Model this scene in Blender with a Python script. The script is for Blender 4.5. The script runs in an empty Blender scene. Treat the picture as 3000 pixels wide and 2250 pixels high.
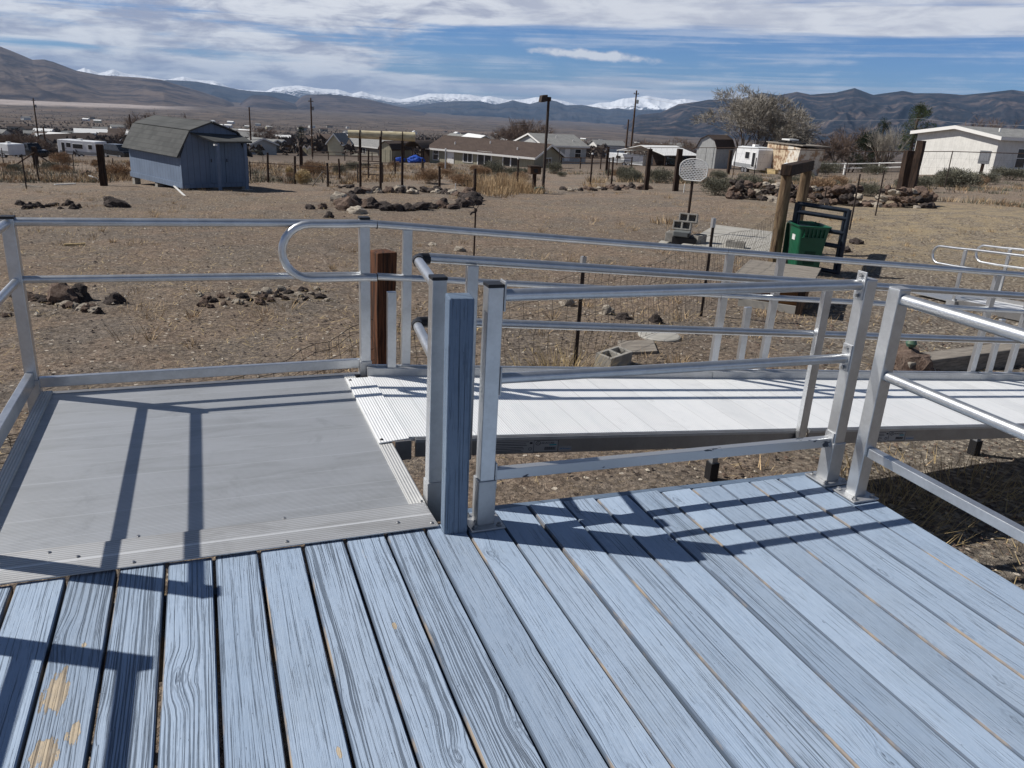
import bpy, bmesh, math, random
from mathutils import Vector, Matrix, noise
R=math.radians
scene=bpy.context.scene
C=scene.collection
# ------------------------------------------------------------------ camera, world, sun, exposure
cam=bpy.data.objects.new('camera',bpy.data.cameras.new('camera')); C.objects.link(cam); scene.camera=cam
cam.data.sensor_width=36; cam.data.lens=28.0021; cam.data.clip_start=0.05; cam.data.clip_end=200000
CM=[[0.935378, 0.069158, -0.346822], [-0.349599, 0.328833, -0.877297], [0.053374, 0.941853, 0.33176]]
mm=Matrix.Identity(4)
for i in range(3):
    for j in range(3): mm[i][j]=CM[i][j]
mm.translation=(0,0,1.5); cam.matrix_world=mm
SUN_DIR=Vector((-.883,.467,1.0)).normalized()
SUN_EL=math.asin(SUN_DIR.z); SUN_AZ=math.atan2(SUN_DIR.x,SUN_DIR.y)
EXPOSURE=0.0
SKY=0.05
SUNE=5.0
scene.view_settings.view_transform='Standard'; scene.view_settings.look='None'
scene.view_settings.exposure=EXPOSURE; scene.view_settings.gamma=1
scene.render.engine='CYCLES'
scene.cycles.max_bounces=8; scene.cycles.volume_bounces=0

class NT:
    def __init__(s,nt): s.t=nt
    def n(s,typ,ins=None,**at):
        o=s.t.nodes.new(typ)
        for k,v in at.items(): setattr(o,k,v)
        for k,v in (ins or {}).items(): s.put(o.inputs[k],v)
        return o
    def put(s,sock,v):
        if hasattr(v,'is_output'): s.t.links.new(v,sock)
        else: sock.default_value=v
    def m(s,op,a,b=None,c=None,clamp=False):
        o=s.n('ShaderNodeMath',operation=op,use_clamp=clamp)
        for i,v in enumerate((a,b,c)):
            if v is not None: s.put(o.inputs[i],v)
        return o.outputs[0]
    def vm(s,op,a,b=None):
        o=s.n('ShaderNodeVectorMath',operation=op)
        s.put(o.inputs[0],a)
        if b is not None: s.put(o.inputs[1],b)
        return o.outputs[0]
    def noise(s,vec,scale,detail=4,rough=.55,dist=0,out='Fac'):
        return s.n('ShaderNodeTexNoise',{'Vector':vec,'Scale':scale,'Detail':detail,'Roughness':rough,'Distortion':dist}).outputs[out]
    def ramp(s,f,stops,interp='LINEAR'):
        o=s.n('ShaderNodeValToRGB'); s.put(o.inputs[0],f); o.color_ramp.interpolation=interp
        e=o.color_ramp.elements
        while len(e)<len(stops): e.new(.5)
        for k,(p,c) in zip(e,stops):
            k.position=p; k.color=(c,c,c,1) if not isinstance(c,tuple) else (*c,1)
        return o.outputs[0]
    def step(s,f,a,b):
        return s.n('ShaderNodeMapRange',{'Value':f,'From Min':a,'From Max':b},interpolation_type='SMOOTHSTEP').outputs[0]
    def mix(s,f,a,b,mode='MIX'):
        o=s.n('ShaderNodeMix',data_type='RGBA',blend_type=mode)
        s.put(o.inputs[0],f)
        for i,v in ((6,a),(7,b)): s.put(o.inputs[i],(*v,1) if isinstance(v,tuple) and len(v)==3 else v)
        return o.outputs[2]
    def sep(s,v): return s.n('ShaderNodeSeparateXYZ',{0:v}).outputs
    def comb(s,x,y,z=0.0): return s.n('ShaderNodeCombineXYZ',{0:x,1:y,2:z}).outputs[0]

# ---- sky with a layered cloud deck, laid out by direction
W=bpy.data.worlds.new('World'); scene.world=W; W.use_nodes=True
t=NT(W.node_tree); W.node_tree.nodes.clear()
sky=t.n('ShaderNodeTexSky',sky_type='NISHITA',sun_disc=False,sun_elevation=SUN_EL,sun_rotation=SUN_AZ,altitude=1400,air_density=1.0,dust_density=.15,ozone_density=2.5)
tc=t.n('ShaderNodeTexCoord').outputs['Generated']
x,y,z=t.sep(tc)
hyp=t.m('SQRT',t.m('ADD',t.m('MULTIPLY',x,x),t.m('MULTIPLY',y,y)))
el=t.m('MULTIPLY',t.m('ARCTAN2',z,hyp),180/math.pi)
az=t.m('MULTIPLY',t.m('ARCTAN2',x,y),180/math.pi)
# flat cloud layer seen in perspective: coordinates shrink towards the horizon
k=t.m('DIVIDE',1.0,t.m('ADD',t.m('MAXIMUM',z,0.0),.035))
cx=t.m('MULTIPLY',az,.055); 
elw=t.m('ADD',el,t.m('MULTIPLY',az,-.018))
vec=t.comb(t.m('MULTIPLY',az,.085),t.m('MULTIPLY',elw,.52),3.3)
vec2=t.comb(t.m('MULTIPLY',az,.16),t.m('MULTIPLY',elw,.62),9.1)
n1=t.noise(vec,1.0,9,.60,.55)
n2=t.noise(vec2,1.5,9,.60,.35)
n1b=t.noise(t.comb(t.m('MULTIPLY',az,.035),t.m('MULTIPLY',elw,.62),5.3),1.0,6,.5,.4); rmix=t.step(az,12.0,26.0); n1=t.m('ADD',t.m('MULTIPLY',n1,t.m('SUBTRACT',1.0,t.m('MULTIPLY',rmix,.75))),t.m('MULTIPLY',n1b,t.m('MULTIPLY',rmix,.75)))
n3=t.noise(t.comb(t.m('MULTIPLY',az,.05),t.m('MULTIPLY',elw,1.9),1.7),1.0,6,.6,.7)
def gauss(v,c,w):
    d=t.m('DIVIDE',t.m('SUBTRACT',v,c),w)
    return t.m('EXPONENT',t.m('MULTIPLY',t.m('MULTIPLY',d,d),-1.0))
band=t.m('MULTIPLY',gauss(t.m('ADD',el,t.m('MULTIPLY',t.m('SUBTRACT',az,38.0),.012)),3.45,1.35),t.step(az,8.0,26.0))
bandl=t.m('MULTIPLY',gauss(el,1.75,.45),t.m('SUBTRACT',1.0,t.step(az,18.0,26.0)))
top=t.step(el,4.2,5.4)
low=t.m('SUBTRACT',1.0,t.step(el,.8,2.0))
cov=t.m('ADD',t.m('ADD',t.m('MULTIPLY',n1,.9),t.m('MULTIPLY',n3,.45)),-.16)
cov=t.m('ADD',cov,t.m('MULTIPLY',band,-.52))
cov=t.m('ADD',cov,t.m('MULTIPLY',bandl,-.14))
cov=t.m('ADD',cov,t.m('MULTIPLY',top,.10))
cov=t.m('ADD',cov,t.m('MULTIPLY',low,.055))
cov=t.m('ADD',cov,t.m('MULTIPLY',t.m('SUBTRACT',1.0,t.step(az,6.0,22.0)),.035))
cl=t.step(cov,.335,.565)
veil=t.m('MULTIPLY',t.step(t.m('ADD',t.m('MULTIPLY',n3,.7),t.m('MULTIPLY',n2,.3)),.46,.66),.42); cl=t.m('MAXIMUM',cl,veil)
# one cumulus row in the blue gap
cu=t.m('MULTIPLY',gauss(az,25.6,4.6),gauss(t.m('ADD',el,t.m('MULTIPLY',t.m('SUBTRACT',az,25.6),.02)),3.3,.36))
cu=t.step(t.m('ADD',cu,t.m('MULTIPLY',t.m('SUBTRACT',t.noise(t.comb(t.m('MULTIPLY',az,.8),t.m('MULTIPLY',el,1.2),4.0),1.0,5,.6),.5),1.5)),.30,.85)
cl=t.m('MAXIMUM',cl,t.m('MULTIPLY',cu,.9))
shade=t.step(t.m('ADD',t.m('MULTIPLY',n2,.85),t.m('MULTIPLY',n3,.2)),.40,.64)
shade=t.m('ADD',t.m('MULTIPLY',shade,t.m('SUBTRACT',1.0,t.m('MULTIPLY',rmix,.5))),t.m('MULTIPLY',rmix,.36))
shade=t.m('MAXIMUM',shade,t.m('MULTIPLY',cu,.9))
ccol=t.mix(shade,(.37,.40,.51),(.80,.82,.86))
lowk=t.m('SUBTRACT',1.0,t.step(el,6.0,25.0)); tint=t.mix(lowk,(1.0,1.0,1.0),(.66,1.02,1.68)); skyc=t.vm('MULTIPLY',t.vm('MULTIPLY',sky.outputs[0],tint),(SKY,SKY,SKY))
hd=t.step(el,8.0,15.0)
cl=t.m('MULTIPLY',cl,t.m('SUBTRACT',1.0,t.m('MULTIPLY',hd,.97)))
cl=t.m('MULTIPLY',cl,t.step(z,-.02,.0))
fin=t.mix(t.m('MULTIPLY',cl,.93),skyc,ccol)
bg=t.n('ShaderNodeBackground',{'Color':fin,'Strength':1.0})
t.n('ShaderNodeOutputWorld',{'Surface':bg.outputs[0]})

sl=bpy.data.lights.new('sun','SUN'); sl.energy=SUNE; sl.angle=R(.5); sl.color=(1,.955,.89)
so=bpy.data.objects.new('sun',sl); C.objects.link(so); so.rotation_euler=SUN_DIR.to_track_quat('Z','Y').to_euler()

# ------------------------------------------------------------------ helpers
import math
TH=(-70,-12,4,21,38,55,110)
DD=(0,5,8,16,28,40,60,100,160,230,1000,3000,9000,90000)
ZZ=((-.80,-.9,-1.05,-1.3,-1.72,-2.45,-3.75,-6.7,-11.2,-16.5,-52,-110,-170,-175),
(-.80,-.9,-1.05,-1.3,-1.72,-2.45,-3.75,-6.7,-11.2,-16.5,-52,-110,-170,-175),
(-.80,-.9,-1.06,-1.28,-1.65,-2.25,-3.5,-6.2,-9.8,-14,-50,-108,-170,-175),
(-.80,-.9,-1.05,-1.28,-1.58,-2.1,-3.2,-5.6,-8.5,-12,-45,-105,-170,-175),
(-.80,-.9,-1.05,-1.28,-1.17,-1.55,-2.4,-4.4,-6.8,-9.5,-40,-98,-166,-175),
(-.80,-.9,-1.05,-1.15,-.86,-1.02,-1.45,-2.2,-3.8,-6.5,-30,-85,-160,-175),
(-.80,-.9,-1.05,-1.15,-.86,-1.02,-1.45,-2.2,-3.8,-6.5,-30,-85,-160,-175))
def _seg(a,v):
    if v<=a[0]: return 0,0.0
    for i in range(len(a)-1):
        if v<=a[i+1]:
            return i,(v-a[i])/(a[i+1]-a[i])
    return len(a)-2,1.0
def ground_z(x,y):
    d=math.hypot(x,y); th=math.degrees(math.atan2(x,y))
    i,u=_seg(TH,th); u=u*u*(3-2*u)
    j,v=_seg(DD,d)
    r0=ZZ[i]; r1=ZZ[i+1]
    a=r0[j]+(r0[j+1]-r0[j])*v; b=r1[j]+(r1[j+1]-r1[j])*v
    return a+(b-a)*u

rnd=random.Random(7)
class MB:
    def __init__(s): s.v=[]; s.f=[]; s.mi=[]; s.m=0
    def add(s,vs,fs):
        b=len(s.v); s.v+= [tuple(p) for p in vs]
        for f in fs: s.f.append([b+i for i in f]); s.mi.append(s.m)
        return s
    def box(s,c,d,rz=0.0,M=None):
        hx,hy,hz=d[0]/2,d[1]/2,d[2]/2
        vs=[]
        for sx,sy,sz in ((-1,-1,-1),(1,-1,-1),(1,1,-1),(-1,1,-1),(-1,-1,1),(1,-1,1),(1,1,1),(-1,1,1)):
            p=Vector((sx*hx,sy*hy,sz*hz))
            if M: p=M@p
            elif rz: p=Matrix.Rotation(rz,3,'Z')@p
            vs.append((p.x+c[0],p.y+c[1],p.z+c[2]))
        return s.add(vs,[(3,2,1,0),(4,5,6,7),(0,1,5,4),(1,2,6,5),(2,3,7,6),(3,0,4,7)])
    def bb(s,x0,x1,y0,y1,z0,z1): return s.box(((x0+x1)/2,(y0+y1)/2,(z0+z1)/2),(x1-x0,y1-y0,z1-z0))
    def prism(s,pts,vec):
        n=len(pts); q=[(p[0]+vec[0],p[1]+vec[1],p[2]+vec[2]) for p in pts]
        return s.add(list(pts)+q,[tuple(range(n))[::-1],tuple(range(n,2*n))]+[(i,(i+1)%n,(i+1)%n+n,i+n) for i in range(n)])
    def tube(s,pts,r,n=10,r2=None,cap=True):
        pts=[Vector(p) for p in pts]; m=len(pts); rings=[]
        up=None
        for i,p in enumerate(pts):
            d=((pts[min(i+1,m-1)]-pts[i]).normalized()+(pts[i]-pts[max(i-1,0)]).normalized())
            if d.length<1e-9: d=Vector((0,0,1))
            d.normalize()
            if up is None: up=d.orthogonal().normalized()
            else:
                up=up-d*up.dot(d)
                up=up.normalized() if up.length>1e-6 else d.orthogonal().normalized()
            w=d.cross(up)
            rr=r if r2 is None else r+(r2-r)*i/(m-1)
            rings.append([p+up*(rr*math.cos(2*math.pi*k/n))+w*(rr*math.sin(2*math.pi*k/n)) for k in range(n)])
        vs=[q for a in rings for q in a]; fs=[]
        for i in range(m-1):
            for k in range(n): fs.append((i*n+k,i*n+(k+1)%n,(i+1)*n+(k+1)%n,(i+1)*n+k))
        if cap and n>2: fs+= [tuple(range(n))[::-1],tuple(range((m-1)*n,m*n))]
        return s.add(vs,fs)
    def cyl(s,p,q,r,n=14,r2=None): return s.tube([p,q],r,n,r2)
    def lathe(s,prof,n=20,c=(0,0,0)):
        vs=[(c[0]+r*math.cos(2*math.pi*k/n),c[1]+r*math.sin(2*math.pi*k/n),c[2]+z) for r,z in prof for k in range(n)]
        m=len(prof); fs=[(i*n+k,i*n+(k+1)%n,(i+1)*n+(k+1)%n,(i+1)*n+k) for i in range(m-1) for k in range(n)]
        fs+=[tuple(range(n))[::-1],tuple(range((m-1)*n,m*n))]
        return s.add(vs,fs)
    def build(s,name,mats,parent=None,world=False,loc=None,smooth=False,bevel=0.0,fix=True):
        me=bpy.data.meshes.new(name); vs=s.v
        if world and parent is not None: L=parent.location; vs=[(a-L.x,b-L.y,c-L.z) for a,b,c in vs]
        if loc is not None and parent is None and world: vs=[(a-loc[0],b-loc[1],c-loc[2]) for a,b,c in vs]
        me.from_pydata(vs,[],s.f)
        if not isinstance(mats,(list,tuple)): mats=[mats]
        for m in mats: me.materials.append(m)
        if len(mats)>1: me.polygons.foreach_set('material_index',s.mi)
        if fix:
            b=bmesh.new(); b.from_mesh(me); bmesh.ops.recalc_face_normals(b,faces=b.faces); b.to_mesh(me); b.free()
        if smooth:
            me.polygons.foreach_set('use_smooth',[True]*len(me.polygons))
            try: me.set_sharp_from_angle(angle=R(38))
            except Exception: pass
        o=bpy.data.objects.new(name,me); C.objects.link(o)
        if parent is not None: o.parent=parent
        elif loc is not None: o.location=loc
        if bevel:
            bv=o.modifiers.new('bevel','BEVEL'); bv.width=bevel; bv.segments=2; bv.limit_method='ANGLE'; bv.angle_limit=R(50)
        return o
def tag(o,label=None,cat=None,group=None,kind=None):
    if label: o['label']=label
    if cat: o['category']=cat
    if group: o['group']=group
    if kind: o['kind']=kind
    return o
def thing(name,label,cat,loc=(0,0,0),rz=0.0,group=None):
    o=bpy.data.objects.new(name,None); C.objects.link(o); o.location=loc; o.rotation_euler=(0,0,rz); o.empty_display_size=.1
    return tag(o,label,cat,group)
def dup(root,loc,rz=0.0,label=None,group=None,scale=None):
    r=root.copy(); C.objects.link(r); r.location=loc; r.rotation_euler=(0,0,rz)
    if scale: r.scale=scale if isinstance(scale,tuple) else (scale,)*3
    if label: r['label']=label
    if group: r['group']=group
    for ch in list(root.children):
        c=ch.copy(); C.objects.link(c); c.parent=r
        for gg in ch.children:
            d=gg.copy(); C.objects.link(d); d.parent=c
    return r
def gz(x,y): return ground_z(x,y)

# ------------------------------------------------------------------ materials
def newmat(name):
    m=bpy.data.materials.new(name); m.use_nodes=True; m.node_tree.nodes.clear()
    t=NT(m.node_tree); p=t.n('ShaderNodeBsdfPrincipled'); t.n('ShaderNodeOutputMaterial',{'Surface':p.outputs[0]})
    return m,t,p
def simple(name,c1,c2=None,rough=.7,metal=0.0,scale=6.0,bump=0.0,bscale=None,stretch=(1,1,1),spec=.3,lo=.35,hi=.65,island=0.0,dist=.01,detail=5):
    m,t,p=newmat(name)
    tc=t.n('ShaderNodeTexCoord').outputs['Object']; v=t.vm('MULTIPLY',tc,stretch)
    col=(*c1,1)
    if c2:
        f=t.step(t.noise(v,scale,detail,.6),lo,hi); col=t.mix(f,c1,c2)
    if island:
        ri=t.n('ShaderNodeNewGeometry').outputs['Random Per Island']
        k=t.m('ADD',1.0-island,t.m('MULTIPLY',ri,2*island))
        cc=t.n('ShaderNodeRGB'); cc.outputs[0].default_value=(*c1,1)
        col=t.mix(1.0,col if c2 else cc.outputs[0],t.comb(k,k,k),'MULTIPLY')
    t.put(p.inputs['Base Color'],col); p.inputs['Roughness'].default_value=rough; p.inputs['Metallic'].default_value=metal
    p.inputs['Specular IOR Level'].default_value=spec
    if bump:
        h=t.noise(v,bscale or scale*3,5,.6)
        b=t.n('ShaderNodeBump',{'Height':h,'Strength':bump,'Distance':dist}); t.put(p.inputs['Normal'],b.outputs[0])
    return m
MAT={}
def alu(name,base,rough,metal,streak=True):
    m,t,p=newmat(name)
    tc=t.n('ShaderNodeTexCoord').outputs['Object']
    n=t.noise(tc,9.0,6,.65); n2=t.noise(t.vm('MULTIPLY',tc,(60,60,60)),1.0,3,.6)
    f=t.m('ADD',t.m('MULTIPLY',n,.7),t.m('MULTIPLY',n2,.3))
    t.put(p.inputs['Base Color'],t.mix(t.step(f,.35,.65),tuple(b*.84 for b in base),base))
    t.put(p.inputs['Roughness'],t.m('ADD',rough-.08,t.m('MULTIPLY',f,.16)))
    p.inputs['Metallic'].default_value=metal
    b=t.n('ShaderNodeBump',{'Height':n2,'Strength':.08,'Distance':.002}); t.put(p.inputs['Normal'],b.outputs[0])
    return m
MAT['alu']=alu('rail aluminium',(.62,.635,.65),.36,.85)
MAT['alu_dull']=alu('dull aluminium',(.50,.51,.52),.48,.7)
def ribbed(name,base,dark,rough,metal,axis,period,plank,rib=.55,seamk=1.0):
    m,t,p=newmat(name)
    tc=t.n('ShaderNodeTexCoord').outputs['Object']; s=t.sep(tc)
    a=s[axis]
    w=t.m('SINE',t.m('MULTIPLY',a,2*math.pi/period))
    w01=t.m('ADD',.5,t.m('MULTIPLY',w,.5))
    pl=t.m('FRACT',t.m('DIVIDE',a,plank)); seam=t.m('LESS_THAN',pl,.03)
    pid=t.m('FLOOR',t.m('DIVIDE',a,plank))
    wn=t.n('ShaderNodeTexWhiteNoise',{'W':pid},noise_dimensions='1D').outputs[0]
    st=(1,14,1) if axis==0 else (1,14,1)
    dirt=t.noise(t.vm('MULTIPLY',tc,(2.2,9,2) if axis==1 else (9,2.2,2)),1.0,7,.65,.4)
    sm=t.noise(t.vm('MULTIPLY',tc,(3.5,3.5,1)),1.0,8,.7,1.2); col=t.mix(t.step(dirt,.40,.72),base,dark); col=t.mix(t.m('MULTIPLY',t.step(sm,.54,.70),.38),col,tuple(d*.74 for d in dark))
    col=t.mix(t.m('MULTIPLY',t.m('SUBTRACT',1.0,w01),rib),col,tuple(d*.55 for d in dark))
    col=t.mix(t.m('MULTIPLY',seam,seamk),col,tuple(b*.66 for b in base) if base[0]>.9 else tuple(min(1,b*1.15) for b in base))
    k=t.m('ADD',.955,t.m('MULTIPLY',wn,.07)); col=t.mix(1.0,col,t.comb(k,k,k),'MULTIPLY')
    t.put(p.inputs['Base Color'],col)
    t.put(p.inputs['Roughness'],t.m('ADD',rough-.05,t.m('MULTIPLY',dirt,.14))); p.inputs['Metallic'].default_value=metal
    b=t.n('ShaderNodeBump',{'Height':w01,'Strength':.55,'Distance':.003}); t.put(p.inputs['Normal'],b.outputs[0])
    return m
MAT['plat']=ribbed('ribbed platform aluminium',(.52,.54,.565),(.40,.415,.43),.42,.45,1,.0105,.152,.5,.45)
MAT['flap']=ribbed('ribbed flap aluminium',(.60,.61,.62),(.42,.42,.42),.48,.5,1,.0125,.40)
MAT['ramp']=ribbed('ribbed ramp aluminium',(.93,.94,.94),(.84,.86,.87),.45,.12,0,.0135,.20,.32,.75)  # near-white, barely metallic base paints in the sun glare of the ribs
MAT['trim']=ribbed('ribbed trim aluminium',(.74,.74,.72),(.60,.60,.58),.5,.4,0,.012,.30)
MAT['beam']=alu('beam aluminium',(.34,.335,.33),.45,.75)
MAT['cap']=simple('black plastic cap',(.018,.018,.02),rough=.45)
MAT['steel']=simple('galvanised bolt steel',(.30,.30,.30),(.5,.5,.5),rough=.35,metal=.9,scale=40)
MAT['rust']=simple('rusty steel',(.024,.016,.013),(.055,.032,.023),rough=.85,scale=12,bump=.3)
MAT['tgreen']=simple('dark fence steel',(.035,.028,.025),(.07,.05,.04),rough=.8,scale=20)
MAT['white']=simple('white paint',(.74,.74,.72),(.66,.66,.64),rough=.6,scale=5)
MAT['tin']=simple('light galvanised tip',(.5,.5,.5),rough=.4,metal=.7)
def paintwood(name,paint,paint2,crack,bare,wear,uv=True,crackamt=1.0):
    m,t,p=newmat(name)
    if uv: v=t.n('ShaderNodeUVMap',uv_map='grain').outputs[0]
    else:
        o=t.sep(t.n('ShaderNodeTexCoord').outputs['Object']); v=t.comb(t.m('ADD',o[0],o[1]),o[2],0.0)
    obj=t.n('ShaderNodeTexCoord').outputs['Object']; ox,oy,oz=t.sep(obj)
    u_,v_,_=t.sep(v)
    # scattered knots push the grain sideways
    jit=t.noise(t.comb(t.m('MULTIPLY',u_,18),t.m('MULTIPLY',v_,9),6.0),1.0,3,.6,out='Color')
    kv=t.vm('ADD',t.comb(t.m('MULTIPLY',u_,5.0),t.m('MULTIPLY',v_,2.4),0.0),t.vm('MULTIPLY',jit,(.16,.16,0)))
    vo=t.n('ShaderNodeTexVoronoi',{'Vector':kv,'Scale':1.0},voronoi_dimensions='2D'); kd=vo.outputs['Distance']
    vc=t.sep(vo.outputs['Color'])
    kon=t.m('MULTIPLY',t.m('GREATER_THAN',vc[0],.56),t.m('ADD',.35,t.m('MULTIPLY',vc[1],.65)))
    knot=t.m('MULTIPLY',kon,t.m('SUBTRACT',1.0,t.step(kd,.0,.38)))
    core=t.m('MULTIPLY',kon,t.m('SUBTRACT',1.0,t.step(kd,.03,.15)))
    warp=t.m('MULTIPLY',t.m('SUBTRACT',t.noise(t.comb(t.m('MULTIPLY',u_,4.0),t.m('MULTIPLY',v_,.8),2.0),1.0,2,.5),.5),.035)
    uu=t.m('ADD',t.m('ADD',u_,warp),t.m('MULTIPLY',knot,.022))
    g1=t.noise(t.comb(t.m('MULTIPLY',uu,200),t.m('MULTIPLY',v_,1.25),0.0),1.0,4,.55)
    g2=t.noise(t.comb(t.m('MULTIPLY',uu,85),t.m('MULTIPLY',v_,.7),5.0),1.0,4,.55,.1)
    rings=t.m('ADD',.5,t.m('MULTIPLY',t.m('SINE',t.m('ADD',t.m('MULTIPLY',kd,95.0),t.m('MULTIPLY',g2,9.0))),.5))
    ring=t.m('MULTIPLY',core,t.m('MULTIPLY',rings,t.step(g1,.35,.6)))
    weather=t.noise(t.comb(t.m('MULTIPLY',u_,3.2),t.m('MULTIPLY',v_,.9),8.0),1.0,5,.65)
    leftw=t.m('SUBTRACT',1.0,t.step(ox,.1,1.5)) if uv else .5
    bwn=t.n('ShaderNodeTexWhiteNoise',{'W':t.m('ADD',t.m('FLOOR',t.m('DIVIDE',u_,3.173)),.5)},noise_dimensions='1D').outputs[0] if uv else .5
    wth=t.m('ADD',t.m('ADD',t.m('MULTIPLY',weather,.52),t.m('MULTIPLY',bwn,.34)),t.m('MULTIPLY',leftw,.24) if uv else .12)
    thr=t.m('ADD',.215,t.m('MULTIPLY',wth,.30))
    cr=t.step(t.m('SUBTRACT',thr,g1),-.03,.05)
    cr2=t.step(t.m('SUBTRACT',t.m('ADD',.22,t.m('MULTIPLY',wth,.23)),g2),.0,.035)
    hair=t.step(t.m('SUBTRACT',.40,t.noise(t.comb(t.m('MULTIPLY',uu,330),t.m('MULTIPLY',v_,5.0),1.0),1.0,3,.6)),.0,.06)
    spk=t.step(t.noise(t.comb(t.m('MULTIPLY',u_,75),t.m('MULTIPLY',v_,26),21.0),1.0,3,.6),.70,.74)
    crk=t.m('MAXIMUM',t.m('MULTIPLY',cr,t.m('ADD',.35,t.m('MULTIPLY',weather,.5))),t.m('MULTIPLY',cr2,t.m('ADD',.35,t.m('MULTIPLY',g1,.7))))
    crk=t.m('MAXIMUM',crk,t.m('MAXIMUM',t.m('MULTIPLY',hair,.36),t.m('MULTIPLY',spk,.5)))
    crk=t.m('MAXIMUM',crk,t.m('MULTIPLY',ring,.80))
    fine=t.noise(t.comb(t.m('MULTIPLY',u_,60),t.m('MULTIPLY',v_,34),3.0),1.0,5,.65)
    dirtn=t.noise(t.comb(t.m('MULTIPLY',ox,1.7) if uv else u_,t.m('MULTIPLY',oy,1.7) if uv else v_,4.0),1.0,6,.65)
    soft=t.m('ADD',t.m('ADD',t.m('MULTIPLY',weather,.45),t.m('MULTIPLY',fine,.25)),t.m('MULTIPLY',g1,.30))
    pcol=t.mix(t.step(soft,.36,.62),paint,paint2)
    pcol=t.mix(t.m('MULTIPLY',t.step(dirtn,.50,.68),.24),pcol,(.25,.30,.345) if uv else (.30,.36,.42))
    col=t.mix(crk,pcol,crack)
    # worn spots down to the wood
    flake=t.noise(t.comb(t.m('MULTIPLY',u_,48),t.m('MULTIPLY',v_,14),1.0),1.0,6,.68)
    scuff=t.step(t.noise(t.comb(t.m('MULTIPLY',u_,14),t.m('MULTIPLY',v_,3.4),11.0),1.0,6,.72),.66,.74)
    col=t.mix(t.m('MULTIPLY',scuff,.30*wear),col,bare)
    bspot=t.step(t.noise(t.comb(t.m('MULTIPLY',u_,26),t.m('MULTIPLY',v_,8),17.0),1.0,4,.6),.765,.78)
    pe=t.m('MULTIPLY',bspot,wear)
    if uv:
        for (ax,ay,rx,ry) in PEEL:
            dx=t.m('DIVIDE',t.m('SUBTRACT',ox,ax),rx); dy=t.m('DIVIDE',t.m('SUBTRACT',oy,ay),ry)
            q=t.m('ADD',t.m('ADD',t.m('MULTIPLY',dx,dx),t.m('MULTIPLY',dy,dy)),t.m('MULTIPLY',t.m('SUBTRACT',t.m('ADD',t.m('MULTIPLY',flake,.55),t.m('MULTIPLY',g2,.45)),.5),8.0))
            pe=t.m('MAXIMUM',pe,t.m('SUBTRACT',1.0,t.step(q,.92,.98)))
    bcol=t.mix(t.step(g2,.30,.56),(.16,.13,.105),bare); bcol=t.mix(t.m('MULTIPLY',t.step(fine,.45,.62),.5),bcol,(.40,.36,.30))
    col=t.mix(pe,col,bcol)
    if uv:
        wn=t.n('ShaderNodeTexWhiteNoise',{'W':t.m('FLOOR',t.m('DIVIDE',u_,3.173))},noise_dimensions='1D').outputs[0]
        k=t.m('ADD',.88,t.m('MULTIPLY',wn,.21)); col=t.mix(1.0,col,t.comb(k,k,t.m('ADD',.02,t.m('MULTIPLY',k,.985))),'MULTIPLY')
    t.put(p.inputs['Base Color'],col); p.inputs['Roughness'].default_value=.62; p.inputs['Specular IOR Level'].default_value=.25
    h=t.m('SUBTRACT',t.m('ADD',t.m('MULTIPLY',g1,.45),t.m('MULTIPLY',fine,.22)),t.m('ADD',t.m('MULTIPLY',crk,.8),t.m('MULTIPLY',pe,.3)))
    b=t.n('ShaderNodeBump',{'Height':h,'Strength':1.0,'Distance':.0042}); t.put(p.inputs['Normal'],b.outputs[0])
    return m
PEEL=[(-0.444, 1.958, 0.03, 0.085), (-0.385, 1.791, 0.018, 0.04), (-0.438, 1.735, 0.028, 0.05), (-0.399, 2.146, 0.008, 0.012), (0.45, 1.989, 0.007, 0.018), (0.215, 1.542, 0.006, 0.02)]
MAT['deck']=paintwood('weathered blue deck paint',(.285,.370,.488),(.355,.440,.555),(.050,.068,.098),(.58,.48,.345),.55)
MAT['postface']=None
MAT['bluepost']=paintwood('blue painted post',(.10,.145,.215),(.145,.195,.27),(.04,.06,.09),(.5,.45,.38),.5,uv=False)
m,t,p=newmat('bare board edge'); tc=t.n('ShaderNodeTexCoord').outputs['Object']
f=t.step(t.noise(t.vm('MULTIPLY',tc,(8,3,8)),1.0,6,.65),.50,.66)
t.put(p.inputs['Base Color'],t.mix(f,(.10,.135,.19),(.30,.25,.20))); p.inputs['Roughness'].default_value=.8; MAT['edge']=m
MAT['tie']=simple('old creosote timber',(.018,.012,.010),(.055,.033,.022),rough=.9,scale=3,stretch=(9,9,.8),bump=.6,bscale=9,dist=.02)
MAT['tiered']=simple('red brown timber',(.03,.016,.011),(.15,.062,.030),rough=.85,scale=3,stretch=(14,14,.7),bump=.6,bscale=10,dist=.01)
MAT['tan_timber']=simple('weathered tan timber',(.25,.18,.105),(.10,.065,.04),rough=.9,scale=2.5,stretch=(7,7,.9),bump=.6,bscale=8,dist=.02)
MAT['greywood']=simple('grey weathered wood',(.30,.27,.23),(.17,.15,.13),rough=.9,scale=3,stretch=(1.2,14,14),bump=.5,bscale=8)
MAT['polewood']=simple('utility pole wood',(.06,.038,.026),(.10,.06,.04),rough=.9,scale=2)
MAT['concrete']=simple('pale concrete',(.40,.385,.35),(.33,.315,.28),rough=.9,scale=3,bump=.25,bscale=60)
MAT['block']=simple('cinder block concrete',(.36,.345,.31),(.27,.255,.23),rough=.95,scale=12,bump=.5,bscale=90)
MAT['binG']=simple('green bin plastic',(.007,.085,.042),(.009,.10,.05),rough=.42,scale=4,spec=.5)
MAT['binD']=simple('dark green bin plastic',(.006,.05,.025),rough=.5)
MAT['gate']=simple('dark blue gate steel',(.016,.022,.035),(.03,.04,.055),rough=.45,metal=.3,scale=8)
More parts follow.
